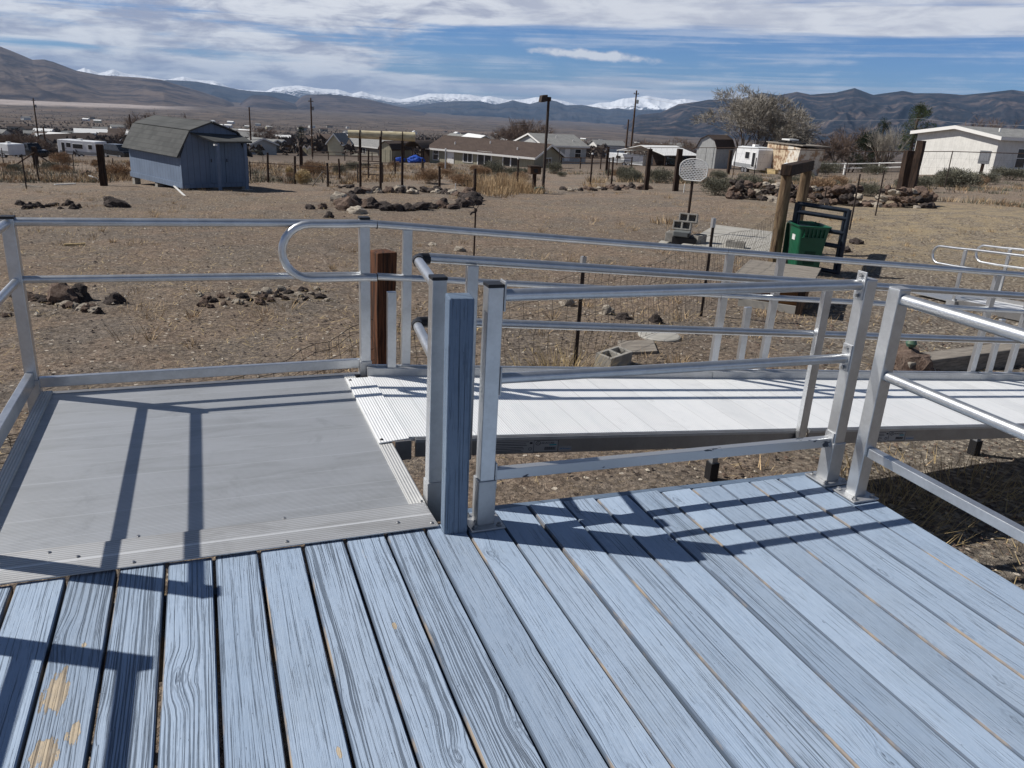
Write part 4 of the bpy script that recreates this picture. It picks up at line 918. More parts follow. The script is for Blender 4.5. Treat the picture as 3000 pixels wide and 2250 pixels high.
mb=MB(); mb.box((.04,.08,.10),(.52,.38,.20)); mb.build('base',MAT['cap'],tb,bevel=.02); mb=MB(); mb.box((-.02,-.02,.265),(.36,.30,.12)); mb.build('lid',simple('grey case plastic',(.14,.15,.15),rough=.5),tb,bevel=.02)
mb=MB(); mb.box((.14,-.172,.255),(.05,.012,.08)); mb.build('latch',MAT['cap'],tb)
mb=MB(); mb.prism([(*off(s0,-.55,-.12),zs-.05),(*off(s0,.62,-.12),zs-.05),(*off(s0,.62,.40),zs-.05),(*off(s0,-.55,.40),zs-.05)],(0,0,.075)); tag(mb.build('paving_stone',MAT['concrete'],loc=(s0[0],s0[1],zs),world=True,bevel=.01),'flat concrete paver under the cinder block stack','paver')
fl=(4.522, 7.652); mb=MB(); mb.prism([(fl[0]-.26,fl[1]-.20,gz(*fl)-.02),(fl[0]+.16,fl[1]-.22,gz(*fl)-.02),(fl[0]+.32,fl[1]+.16,gz(*fl)-.01),(fl[0]-.12,fl[1]+.22,gz(*fl)-.01)],(0,0,.055)); tag(mb.build('paving_stone',MAT['greywood'],loc=(fl[0],fl[1],gz(*fl)),world=True,bevel=.008),'grey flat slab lying on the dirt near the ramp','paver')
fl2=(5.075, 8.069); mb=MB(); mb.lathe([(.26,-.02),(.26,.035),(.24,.045)],18,(0,0,0)); tag(mb.build('paving_stone',MAT['concrete'],loc=(fl2[0],fl2[1],gz(*fl2)),bevel=0),'round pale stepping stone on the dirt','paver')
# backboard
bb=(10.798, 16.532, 1.537)
bk=thing('basketball_backboard','white perforated fan shaped backboard on a thin dark pole','backboard',(bb[0],bb[1],gz(*bb[:2])),-math.atan2(bb[0],bb[1])-.15)
H_=bb[2]; mb=MB(); mb.tube([(0,.05,-.3),(0,.05,H_*.97)],.032,10); mb.build('pole',MAT['rust'],bk,smooth=True)
fan=[(-.20,-.26),(.20,-.26),(.33,-.14),(.34,.02)]+[(.34*math.cos(R(a)),.06+.20*math.sin(R(a))) for a in range(12,169,12)]+[(-.34,.02),(-.33,-.14)]
fan=[(x*.95,y*.95) for x,y in fan]
def inside(x,y):
    c=False;n=len(fan)
    for i in range(n):
        x1,y1=fan[i];x2,y2=fan[(i+1)%n]
        if (y1>y)!=(y2>y) and x<(x2-x1)*(y-y1)/(y2-y1)+x1: c=not c
    return c
mb=MB(); zc=H_
for r_ in range(13):
    yy=-.235+r_*.040
    xs=[x*.01 for x in range(-36,37) if inside(x*.01,yy)]
    if not xs: continue
    mb.box(((xs[0]+xs[-1])/2,-.0,zc+yy),(xs[-1]-xs[0],.016,.019))
    for k in range(-5,6):
        x=k*.075+(.037 if r_%2 else 0)
        if inside(x,yy+.03) and inside(x,yy): mb.box((x,.0012,zc+yy+.020),(.024,.014,.0225))
mb.build('lattice',MAT['white'],bk)
mb=MB(); mb.tube([(x,.0,zc+y) for x,y in fan+[fan[0]]],.013,8); mb.build('rim',MAT['white'],bk,smooth=True)
mb=MB(); mb.box((0,.028,zc-.02),(.09,.026,.22)); mb.build('bracket',MAT['rust'],bk)
# ------------------------------------------------------------------ yard posts
wd_='old square timber post'
def W_(px): return px*.0134*0+px
ties=[(-3.079, 30.47, 1.344, 0.21), (-8.134, 49.651, 1.114, 0.2), (5.939, 53.196, 1.365, 0.2), (24.349, 23.329, 1.806, 0.27), (29.752, 27.958, 2.219, 0.3), (29.975, 58.159, 1.972, 0.2), (17.169, 29.626, 1.644, 0.17), (17.815, 28.409, 1.64, 0.2), (36.418, 51.187, 1.724, 0.2), (76.465, 95.218, 3.144, 0.19)]
tl=['tall dark timber post standing left of the blue shed','dark braced timber post at the far left fence line','dark timber post behind the round tumbleweed','leaning dark timber post, left of the pair by the white house','taller dark timber post, right of the pair by the white house','thick dark timber post behind the sage, left of the backboard','brown round-worn timber post rising between two sage bushes','wide dark timber post just behind the backboard','dark timber post in front of the rounded white trailer','dark timber post in front of the plywood shack']
for (x,y,h,w),lb in zip(ties,tl): vpost('timber_post',lb,'post',x,y,h,w,'tie',rz=rnd.uniform(-.4,.4))
bp=ties[1]; mb=MB()
for s in(-1,1): mb.tube([(0,0,bp[2]*.75),(s*1.3,-.1,-.1)],.04,6)
tag(mb.build('fence_brace',MAT['polewood'],loc=(bp[0],bp[1]-.16,gz(*bp[:2]))),'pair of diagonal poles bracing the far left timber post','brace')
rp=[(2.408, 33.089, 1.126, 0.09), (3.388, 32.715, 1.038, 0.1), (4.405, 30.964, 0.864, 0.1), (5.748, 36.772, 0.88, 0.09), (7.317, 38.375, 1.28, 0.09), (7.152, 34.326, 0.742, 0.06), (9.214, 41.03, 0.937, 0.09), (11.053, 42.785, 0.882, 0.09), (8.356, 29.706, 0.872, 0.1), (8.839, 26.911, 0.921, 0.11), (21.784, 41.982, 1.171, 0.08), (16.84, 32.09, 1.305, 0.09)]
rl=['thin dark post right beside the blue shed','dark post just left of the tumbleweed','dark leaning post with old rails right of the tumbleweed','dark post between the tumbleweed and the log frame','dark post seen between the legs of the log frame','short thin stake behind the log frame','dark post right of the log frame','dark post in front of the black carport','dark post at the back edge of the stone ring','dark post at the right end of the stone ring','first of twin brown posts behind the stone row','second of twin brown posts, nearer the stone row']
for (x,y,h,w),lb in zip(rp,rl): vpost('wooden_post',lb,'post',x,y,h,w,'rust',round_=True,lean=(rnd.uniform(-.04,.04),0))
for (bx_,by_,ty_),lb in zip(((1514,557,464),(1728,547,450)),('','')): pass
cp=[(11.924, 30.846, 1.216), (16.404, 33.308, 1.414), (13.078, 45.343, 1.374)]
vpost('capped_post','dark pipe post with a white cap in the dry grass','post',*cp[0],.075,'rust',round_=True,cap='white')
vpost('capped_post','dark pipe post with a white cap at the stone row','post',*cp[1],.085,'rust',round_=True,cap='white')
vpost('capped_post','grey pipe post on a round foot before the tan house','post',*cp[2],.085,'alu_dull',round_=True,cap='white')
tpl=[(-5.042, 28.612, 1.04), (-10.542, 54.374, 1.016), (-5.881, 45.825, 0.785), (-3.921, 43.748, 0.635), (21.251, 28.061, 1.349), (19.688, 22.016, 0.577), (15.812, 16.565, 1.427), (18.8, 18.776, 1.299), (4.606, 67.32, 0.954)]
tls=['thin leaning steel post left of the tall dark timber','thin steel post at the far left edge','thin steel post in the brush left of the shed','thin steel stake in the brush beside the shed','thin steel post in front of the lava rock wall','short steel post behind the pipe gate','steel fence post right of the pipe gate','steel fence post farther right on the gravel','thin steel post in the tan brush right of the shed']
for (x,y,h),lb in zip(tpl,tls): tpost(lb,x,y,h,tip=False)
wk=[(8.814, 27.699, 0.486), (4.619, 13.966, 0.928), (17.487, 27.261, 0.349), (8.974, 29.666, 0.265)]
x,y,h=wk[0]; hk=thing('garden_hook','small black shepherd hook stake at the stone ring','garden hook',(x,y,gz(x,y)))
mb=MB(); mb.tube([(0,0,-.1),(0,0,h)],.011,6); mb.build('stake',MAT['rust'],hk)
for s in(-1,1):
    mb=MB(); mb.tube([(0,0,h-.005),(s*.08,0,h+.01),(s*.14,0,h-.01),(s*.15,0,h-.05),(s*.12,0,h-.06)],.009,6); mb.build('hook',MAT['rust'],hk)
x,y,h=wk[1]; sk=thing('water_spigot','thin rusty water pipe with a spigot on top','spigot',(x,y,gz(x,y)))
mb=MB(); mb.tube([(0,0,-.1),(0,0,h*.94)],.017,8); mb.build('pipe',MAT['rust'],sk,smooth=True)
mb=MB(); mb.tube([(0,0,h*.92),(-.07,0,h*.90),(-.10,0,h*.86)],.020,8); mb.lathe([(.03,0),(.035,.02),(.03,.05)],10,(0,0,h*.92)); mb.build('tap',MAT['tgreen'],sk,smooth=True)
mb=MB(); mb.tube([(.05*math.cos(a*.785),0,h+.03+.05*math.sin(a*.785)) for a in range(9)],.007,6); mb.build('handle',MAT['tgreen'],sk)
for k,lb in ((2,'short white stake beside the wide timber post'),(3,'short white stake at the back of the stone ring')):
    x,y,h=wk[k]; mb=MB(); mb.tube([(0,0,-.1),(0,0,h)],.018,8); tag(mb.build('stake',MAT['white'],loc=(x,y,gz(x,y))),lb,'stake')
# log on three posts
lg=[(5.428, 29.93, 1.857), (5.915, 28.681, 1.878), (6.906, 29.604, 1.86)]
lf=thing('log_frame','horizontal peeled log carried on three thin dark posts','log frame',(lg[1][0],lg[1][1],gz(*lg[1][:2])))
zt_=[gz(a,b)+h for a,b,h in lg]
for (a,b,h) in lg:
    mb=MB(); mb.tube([(a,b,gz(a,b)-.3),(a,b,gz(a,b)+h-.02)],.048,10); mb.build('post',MAT['rust'],lf,world=True,smooth=True)
P0=Vector((lg[0][0],lg[0][1],zt_[0]+.05)); P2=Vector((lg[2][0],lg[2][1],zt_[2]+.03)); dd=P2-P0
mb=MB(); rough_log(mb,P0-dd*.28,P2+dd*.30,.135,14,2,.06,.165); mb.build('log',simple('peeled log',(.60,.53,.36),(.42,.36,.23),scale=2,stretch=(1,8,8),rough=.9),lf,world=True,smooth=True)
for pz in (P0,P0+dd*.5,P2):
    mb=MB(); c=pz; u=dd.normalized(); mb.tube([c-u*.02,c+u*.02],.163,14); mb.build('strap',MAT['rust'],lf,world=True)
# lamp post
x,y,h=(12.726, 30.037, 3.55)
lm=thing('lamp_post','tall dark lamp post with a box lamp head in the yard','lamp post',(x,y,gz(x,y)))
mb=MB(); mb.tube([(0,0,-.2),(0,0,h*.98)],.062,12,.052); mb.build('pole',MAT['tgreen'],lm,smooth=True)
mb=MB(); mb.box((.0,0,h*.985),(.15,.15,.16)); mb.build('bracket',MAT['rust'],lm,bevel=.01)
mb=MB(); mb.prism([(-.10,-.14,h-.14),(-.10,-.14,h+.10),(-.33,-.14,h+.06),(-.37,-.14,h-.18)],(0,.28,0)); mb.build('lamp_head',MAT['tgreen'],lm,bevel=.012)
mb=MB(); mb.prism([(-.14,-.12,h-.152),(-.34,-.12,h-.185),(-.34,.12,h-.185),(-.14,.12,h-.152)],(0,0,-.006)); mb.build('lens',simple('lamp glass',(.45,.47,.48),rough=.2),lm)
x,y=(12.167, 29.183); mb=MB(); mb.box((0,0,.12),(.42,.42,.24)); tag(mb.build('utility_box',simple('green grey box',(.16,.20,.16),rough=.7),loc=(x,y,gz(x,y)-.01),bevel=.02),'small green utility box at the foot of the lamp post','utility box')
x,y,h=(11.971, 29.158, 1.023)
bh_=thing('bird_box','weathered brown box on a short post beside the lamp post','bird box',(x,y,gz(x,y)))
mb=MB(); mb.bb(-.06,.06,-.06,.06,-.2,h-.30); mb.build('post',MAT['tie'],bh_)
mb=MB(); mb.bb(-.24,.20,-.16,.16,h-.298,h-.04); mb.build('box',simple('brown box',(.11,.07,.045),(.06,.035,.022),rough=.9),bh_,bevel=.01)
mb=MB(); mb.bb(-.27,.24,-.19,.19,h-.038,h); mb.build('roof',MAT['tie'],bh_,bevel=.01)
mb=MB(); mb.bb(-.10,.05,-.164,-.161,h-.24,h-.10); mb.build('opening_shade',MAT['cap'],bh_)  # black sheet painted for the shaded inside, the box itself is solid
# old railroad tie at the right, red rocks beside it
a,b=[(7.087, 6.191), (9.311, 6.414)]
zz=gz(*a); mb=MB(); mb.box(((a[0]+b[0])/2,(a[1]+b[1])/2,gz(*a)+.07),(math.hypot(b[0]-a[0],b[1]-a[1])+.3,.26,.24),math.atan2(b[1]-a[1],b[0]-a[0])); tag(mb.build('railway_sleeper',MAT['greywood'],loc=((a[0]+b[0])/2,(a[1]+b[1])/2,zz),world=True,bevel=.02),'cracked grey railway sleeper lying on the gravel past the ramp','sleeper')
# loose boards and pipe on the ground
for k,((pa_,pb_),w,mt,lb) in enumerate(zip([((-0.926, 29.326), (-0.345, 24.973)), ((-4.634, 31.061), (-4.048, 31.452)), ((-3.944, 33.607), (-3.055, 34.519)), ((-2.35, 15.899), (-2.026, 15.983)), ((-4.108, 35.811), (-3.017, 32.728)), ((-5.566, 30.67), (-4.82, 29.791))],(.05,.07,.08,.05,.06,.06),('white','white','tin','straw','white','greywood'),('white pipe lying against the corner of the blue shed','white board scrap lying left of the tall timber post','pale board lying behind the tall timber post','short pale stick lying on the dirt beyond the landing','narrow white board crossing the other scraps','grey board scrap at the left edge of the yard'))):
    A2=Vector((*pa_,gz(*pa_)+.03)); B2_=Vector((*pb_,gz(*pb_)+.03)); mb=MB(); dv=B2_-A2; mb.box((A2+B2_)/2,(dv.length,w,.03),math.atan2(dv.y,dv.x)); tag(mb.build('board',MAT[mt],loc=tuple(A2),world=True),lb,'board')
# ------------------------------------------------------------------ rocks
def rock_mesh(name,mat,seed,flat=.7):
    b=bmesh.new(); bmesh.ops.create_icosphere(b,subdivisions=3,radius=1)
    for v in b.verts:
        p=v.co.copy(); n=noise.fractal(p*1.1+Vector((seed*7.7,0,0)),.7,2,4); c=noise.cell((p*1.6+Vector((seed,seed,0)))) 
        v.co=p*(1+.42*n+.07*c); v.co.z*=flat
    me=bpy.data.meshes.new(name); b.to_mesh(me); b.free(); me.materials.append(mat); me.polygons.foreach_set('use_smooth',[True]*len(me.polygons))
    try: me.set_sharp_from_angle(angle=R(32))
    except Exception: pass
    return me
RK={k:[rock_mesh('rock',MAT[m_],i*3.1+j*1.7,f) for j,f in enumerate((.62,.75,.55,.85))] for i,(k,m_) in enumerate((('d','lava'),('b','brownrock'),('p','palerock')))}
def rock(x,y,rad,kind,label,group=None,dz=0.0,sq=(1,1,1)):
    o=bpy.data.objects.new('rock',rnd.choice(RK[kind])); C.objects.link(o)
    o.location=(x,y,gz(x,y)+rad*.22*sq[2]+dz); o.rotation_euler=(rnd.uniform(-.4,.4),rnd.uniform(-.4,.4),rnd.uniform(0,6.28)); o.scale=(rad*sq[0]*rnd.uniform(.85,1.2),rad*sq[1]*rnd.uniform(.8,1.1),rad*sq[2]*rnd.uniform(.85,1.1))
    return tag(o,label,'rock',group)
ringp=[(8.424, 25.65, -0.06), (8.216, 25.038, 0.11), (7.955, 24.455, 0.27), (7.893, 24.297, 0.29), (7.586, 23.764, 0.45), (7.521, 23.617, 0.46), (7.182, 23.144, 0.61), (6.822, 22.728, 0.73), (6.757, 22.603, 0.74), (6.627, 23.104, 0.84), (6.56, 22.982, 0.85), (6.173, 22.689, 0.93), (5.793, 22.465, 0.98), (5.732, 22.364, 0.98), (5.37, 22.218, 1.0), (5.313, 22.127, 1.0), (4.976, 22.055, 0.99), (4.666, 22.046, 0.95), (4.788, 22.783, 0.94), (4.506, 22.842, 0.87), (4.461, 22.769, 0.86), (4.222, 22.893, 0.76), (4.028, 23.07, 0.64), (3.995, 23.008, 0.63), (3.853, 23.236, 0.49), (3.827, 23.177, 0.47), (3.743, 23.448, 0.32), (3.862, 24.687, 0.16), (3.847, 24.628, 0.14), (3.883, 24.976, -0.03), (3.875, 24.916, -0.05), (3.977, 25.273, -0.21), (4.138, 25.627, -0.38), (4.142, 25.561, -0.39), (4.364, 25.892, -0.54), (4.373, 25.821, -0.56), (4.852, 27.247, -0.69), (5.185, 27.51, -0.8), (5.201, 27.415, -0.81), (5.578, 27.645, -0.9), (5.589, 27.511, -0.91), (5.987, 27.653, -0.96), (6.383, 27.681, -0.99), (6.389, 27.521, -1.0), (6.764, 27.418, -1.0), (7.168, 28.877, -0.99), (7.517, 28.622, -0.96), (7.812, 28.249, -0.91), (7.795, 28.039, -0.9), (8.014, 27.554, -0.81), (7.989, 27.341, -0.8), (8.127, 26.775, -0.69), (8.222, 26.26, -0.56), (8.193, 26.091, -0.54), (8.561, 26.659, -0.39), (8.521, 26.479, -0.38), (8.445, 25.87, -0.21), (8.299, 25.26, -0.05)]
for x,y,s in ringp:
    k=rnd.choice('dddddbdp' if s<.3 else 'ddddddb'); rock(x,y,rnd.uniform(.15,.27),k,{'d':'dark lava rock in the stone ring of the yard','b':'brown rock in the stone ring of the yard','p':'pale rock in the stone ring of the yard'}[k],'stones of the ring '+{'d':'dark','b':'brown','p':'pale'}[k])
for (px_,rad,kind,lb) in zip([(3.645, 22.065), (3.784, 21.395), (7.724, 24.099), (6.533, 28.425), (8.136, 27.375), (-2.089, 22.845), (-4.716, 39.779), (-8.401, 46.022), (-8.923, 47.117), (2.694, 22.283), (3.025, 22.388), (2.894, 20.284), (-1.561, 12.567), (-1.713, 11.143), (-1.572, 11.179), (-1.118, 10.911), (18.123, 22.628), (18.589, 24.896), (28.465, 25.766), (13.252, 13.955), (14.303, 14.71), (27.15, 31.418), (5.009, 9.355), (5.099, 8.988), (4.699, 9.964), (5.462, 8.811), (7.206, 6.32), (7.319, 6.246), (6.905, 6.252), (7.271, 6.154), (7.296, 6.075), (4.261, 15.536), (4.609, 14.864)],(.30,.25,.36,.24,.24,.30,.22,.18,.20,.16,.13,.12,.06,.22,.16,.12,.20,.14,.20,.14,.16,.30,.11,.10,.11,.09,.34,.16,.13,.10,.13,.09,.10),'bpdppdbpbdbdbdbddp'+'bpdddp'+'pdpd'+'bbbpp'+'pp',
  ('large brown boulder at the left end of the stone ring','tall white streaked boulder in front of the stone ring','large black boulder at the right end of the stone ring','smooth white boulder in the back row of the stone ring','pale slanted boulder in the back right of the stone ring','black squared lava boulder alone on the dirt before the shed','pointed brown rock beside the tall timber post','white rock near the far left posts','dark brown rock next to the white rock at far left','dark rock left of the white streaked boulder','small brown rock left of the stone ring','small dark rock behind the landing back rail','small rock alone on the dirt at left','large dark brown rock in the left rubble heap','dark rock at the right end of the left rubble heap','dark flat rock right of the left rubble heap','round pale rock in front of the timber gate frame','dark rock before the sage bush','flat pale rock at the foot of the timber pair','dark rock beside the steel post on the gravel','dark flat rock on the gravel beyond the gate','flat white boulder at the foot of the lava wall','pale tan rock on the dirt behind the mid ramp rail','dark rock beside the pale one behind the ramp rail','pale pebbly rock left of the near steel post','dark little rock beyond the ramp rails','red brown boulder beside the sleeper','second red brown rock beside the sleeper','low red brown rock left of the sleeper boulder','pale stone in front of the sleeper','tan stone at the end of the sleeper','small white stone on the dirt behind the loop rail','small pale stone near the spigot pipe')):
    kind='p' if any(w in lb.split()[:3] for w in ('pale','white','tan')) else ('b' if 'brown' in lb else 'd')
    rock(px_[0],px_[1],rad,kind,lb)
for (px_,py_,n,xr,yr,r0,r1,lb,gp,kk) in ((0,0,26,0,0,.04,.085,'small mixed stone in the rubble heap left behind the landing','left rubble heap stones','ddbbp'),(1,0,34,0,0,.03,.075,'small mixed stone in the rubble strip behind the loop rail','rubble strip stones','ddbppb'),(2,0,20,0,0,.10,.20,'stone in the low row before the sage bushes','stones of the low row','ddbp'),(3,0,14,0,0,.07,.14,'dark stone in the small heap left of the black boulder','far left heap stones','dd'),(4,0,8,0,0,.06,.12,'dark stone in the small heap before the log frame','heap before the log frame','dd')):
    pos=[[(-2.499, 11.715), (-1.42, 10.511), (-1.633, 10.754), (-1.853, 11.005), (-2.08, 11.265), (-2.314, 11.533), (-1.257, 10.354), (-1.466, 10.592), (-1.681, 10.837), (-1.903, 11.091), (-2.132, 11.354), (-2.368, 11.625), (-1.302, 10.433), (-1.512, 10.673), (-1.73, 10.922), (-1.953, 11.179), (-2.185, 11.445), (-2.423, 11.719), (-1.347, 10.513), (-1.559, 10.756), (-1.779, 11.007), (-2.005, 11.267), (-2.238, 11.536), (-2.21, 10.348), (-1.392, 10.593), (-1.607, 10.839)],[(-0.131, 11.173), (0.59, 11.119), (1.34, 11.068), (0.34, 10.657), (1.05, 10.6), (0.134, 11.09), (0.862, 11.037), (-0.091, 10.637), (0.6, 10.578), (1.439, 11.458), (0.401, 11.007), (1.135, 10.955), (0.164, 10.558), (0.944, 11.418), (-0.044, 10.982), (0.669, 10.926), (1.41, 10.872), (0.419, 10.479), (1.226, 11.334), (0.218, 10.9), (0.937, 10.845), (-0.008, 10.461), (0.742, 11.297), (1.51, 11.25), (0.481, 10.819), (1.207, 10.764), (0.276, 11.264), (1.02, 11.215), (0.04, 10.795), (0.745, 10.738), (1.478, 10.682), (0.548, 11.181), (1.299, 11.131), (0.299, 10.715)],[(14.18, 31.354), (14.116, 30.747), (14.049, 30.152), (14.715, 31.139), (14.629, 30.511), (15.32, 31.515), (15.215, 30.856), (15.11, 30.213), (15.809, 31.19), (15.686, 30.522), (16.412, 31.518), (16.272, 30.826), (16.135, 30.156), (16.869, 31.131), (16.717, 30.442), (17.482, 31.441), (17.314, 30.734), (17.152, 30.054), (17.931, 31.039), (17.755, 30.346)],[(-4.322, 23.48), (-3.703, 22.637), (-3.287, 23.16), (-4.042, 22.39), (-3.646, 22.903), (-3.223, 23.439), (-3.991, 22.649), (-3.587, 23.175), (-2.987, 22.334), (-3.938, 22.915), (-3.527, 23.454), (-2.92, 22.594), (-3.884, 23.187), (-3.278, 22.353)],[(4.818, 31.264), (4.697, 29.995), (4.843, 30.428), (4.993, 30.872), (5.148, 31.33), (5.014, 30.055), (5.165, 30.488), (5.32, 30.935)]][px_]
    for (x,y) in pos:
        k=rnd.choice(kk); nm={'d':'dark','b':'brown','p':'pale'}[k]; rock(x,y,rnd.uniform(r0,r1),k,lb.replace('mixed',nm) if 'mixed' in lb else (nm+' '+lb if not lb.startswith('dark') else lb),gp+' '+nm)
wall=[((17.307, 23.89), 0), ((17.775, 24.415), 6), ((18.247, 24.937), 5), ((17.684, 24.048), 4), ((18.157, 24.569), 3), ((17.589, 23.683), 2), ((18.064, 24.202), 1), ((18.541, 24.719), 0), ((17.967, 23.837), 6), ((18.446, 24.353), 5), ((17.867, 23.474), 4), ((18.347, 23.988), 3), ((18.83, 24.5), 2), ((18.246, 23.625), 1), ((18.73, 24.135), 0), ((18.141, 23.263), 6), ((18.627, 23.772), 5), ((19.115, 24.278), 4), ((18.52, 23.41), 3), ((19.01, 23.915), 2), ((18.41, 23.051), 1), ((18.901, 23.554), 0), ((19.395, 24.055), 6), ((18.789, 23.194), 5), ((19.285, 23.694), 4), ((18.674, 22.837), 3), ((19.171, 23.335), 2), ((19.67, 23.831), 1), ((19.054, 22.977), 0), ((19.555, 23.471), 6), ((18.935, 22.622), 5), ((19.437, 23.114), 4), ((19.941, 23.605), 3), ((19.315, 22.759), 2), ((19.821, 23.247), 1), ((19.19, 22.405), 0), ((19.697, 22.892), 6), ((20.207, 23.377), 5), ((19.571, 22.539), 4), ((20.082, 23.022), 3), ((19.441, 22.188), 2), ((19.953, 22.669), 1), ((20.468, 23.149), 0), ((19.822, 22.318), 6), ((20.338, 22.796), 5), ((19.688, 21.969), 4), ((20.205, 22.446), 3), ((20.724, 22.92), 2), ((20.069, 22.097), 1), ((20.589, 22.57), 0), ((19.93, 21.75), 6), ((20.452, 22.221), 5), ((20.976, 22.69), 4), ((20.311, 21.875), 3), ((20.836, 22.342), 2), ((20.167, 21.53), 1), ((20.694, 21.996), 0), ((21.222, 22.459), 6), ((20.548, 21.652), 5), ((21.078, 22.114), 4), ((20.4, 21.309), 3), ((20.931, 21.77), 2), ((21.464, 22.228), 1), ((20.781, 21.428), 0), ((21.316, 21.885), 6), ((20.628, 21.089), 5), ((21.164, 21.544), 4), ((21.702, 21.997), 3), ((21.009, 21.204), 2), ((21.548, 21.656), 1), ((20.852, 20.867), 0), ((21.392, 21.317), 6), ((21.934, 21.765), 5), ((21.233, 20.98), 4), ((21.776, 21.427), 3), ((21.071, 20.646), 2), ((21.616, 21.09), 1), ((22.162, 21.533), 0), ((21.452, 20.756), 6), ((22.0, 21.197), 5), ((21.286, 20.424), 4), ((21.835, 20.863), 3), ((22.385, 21.301), 2), ((21.667, 20.532), 1), ((22.218, 20.968), 0), ((21.497, 20.203), 6), ((22.049, 20.637), 5), ((22.604, 21.069), 4), ((21.877, 20.308), 3), ((22.433, 20.738), 2), ((21.703, 19.981), 1), ((22.259, 20.41), 0), ((22.818, 20.837), 6), ((22.083, 20.084), 5), ((22.642, 20.509), 4), ((21.904, 19.76), 3), ((22.465, 20.184), 2), ((23.027, 20.605), 1)]
for i,((x,y),q) in enumerate(wall):
    lev=i%3; k=rnd.choice('ddbbbp' if q%2 else 'ddbbp'); nm={'d':'dark','b':'brown','p':'pale'}[k]
    if 64<=i<=72 and lev: lev=0
    rad=rnd.uniform(.12,.23); rock(x,y+.12*lev,rad,k,nm+' stone in the long dry stacked rock wall','rock wall stones '+nm,dz=lev*.22)
b_=(7.499, 6.584); 
mb=MB(); mb.lathe([(.015,0),(.045,.012),(.062,.05),(.045,.09),(.01,.10)],14); bq=(7.206, 6.32); tag(mb.build('garden_ball',simple('green glazed pot',(.05,.13,.10),(.12,.16,.10),rough=.4,scale=20),loc=(bq[0],bq[1],gz(*bq)+.27),smooth=True),'small green ball resting on the red brown boulder','ball')
# ------------------------------------------------------------------ blue barn shed
# gable end faces right-front, long side faces the viewer's left
sh=[(-0.572, 28.215), (1.467, 29.198), (-2.519, 33.153)]
S0=Vector((*sh[0],gz(*sh[0]))); S1=Vector((*sh[1],0)); S2=Vector((*sh[2],0))
front=(S1.xy-S0.xy); ang=math.atan2(front.y,front.x)
shed=thing('garden_shed','blue gambrel roof garden shed with a small porch on the bare yard','shed',tuple(S0),ang)
SW=front.length; SD=4.0; HB=.10
def gam(w,we=0.0):
    return [(-we,1.00),(w*.145,1.90),(w*.48,2.20),(w*.86,1.86),(w+we,1.0)]
k_=(0.441, 29.497, 2.073)[2]/2.32
mb=MB(); pr_=[(0,0)]+[(0,1.04)]+gam(SW)[1:4]+[(SW,1.04),(SW,0)]
mb.prism([(x,0,HB+z*k_) for x,z in pr_],(0,SD,0)); mb.build('wall',MAT['shedblue'],shed)
rf=gam(SW,.14); 
mb=MB()
for i in range(4):
    (x0,z0),(x1,z1)=rf[i],rf[i+1]; nx,nz=-(z1-z0),(x1-x0); l=math.hypot(nx,nz); nx*=.05/l; nz*=.05/l
    e=.006
    mb.prism([(x0+nx*.1,-.12,HB+z0*k_+nz*.1+e),(x1+nx*.1,-.12,HB+z1*k_+nz*.1+e),(x1+nx,-.12,HB+z1*k_+nz+e),(x0+nx,-.12,HB+z0*k_+nz+e)],(0,SD+.26,0))
mb.build('roof',MAT['shedroof'],shed)
mb=MB(); mb.bb(-.03,-.002,-.03,SD+.02,HB-.06,HB+.10); mb.bb(-.002,SW+.02,-.03,-.002,HB-.06,HB+.06); mb.build('sill_board',MAT['shedblue'],shed)
for x in (-.03,SW+.005):
    mb=MB(); mb.bb(x,x+.028,-.04,.04,HB+.10,HB+1.0*k_); mb.build('corner_board',MAT['shedblue'],shed)
for x0,x1 in ((.42*SW,.655*SW),(.66*SW,.90*SW)):
    mb=MB(); mb.bb(x0,x1,-.028,-.003,HB+.08,HB+1.58*k_); d_=mb.build('door',siding('shed door boards',(.15,.21,.30),None,.12),shed)
    mb=MB(); mb.bb(x0+.03,x0+.055,-.045,-.029,HB+.75,HB+.85); mb.build('handle',MAT['cap'],d_)
mb=MB(); mb.prism([(.16*SW,-.03,HB+1.82*k_),(.93*SW,-.03,HB+1.74*k_),(.93*SW,-.72,HB+1.56*k_),(.36*SW,-.75,HB+1.56*k_)],(0,0,.05)); pc=mb.build('porch_roof',MAT['shedroof'],shed)
for x,y in ((.40*SW,-.70),(.82*SW,-.68)):
    mb=MB(); mb.bb(x-.045,x+.045,y-.045,y+.045,-.10,HB+1.555*k_); mb.build('porch_post',MAT['shedblue'],shed,bevel=.005)
    mb=MB(); mb.bb(x-.13,x+.13,y-.13,y+.13,-.25,.03); mb.build('pier_block',MAT['block'],shed)
mb=MB(); mb.box((.40*SW-.08,-.72,HB+1.5*k_),(.09,.09,.05)); mb.build('porch_light',MAT['white'],shed)
for x in (.1,SW/2,SW-.1):
    for y in (.15,SD/2,SD-.15): mb=MB(); mb.bb(x-.1,x+.1,y-.1,y+.1,-.6,HB-.002); mb.build('foundation_block',MAT['block'],shed)

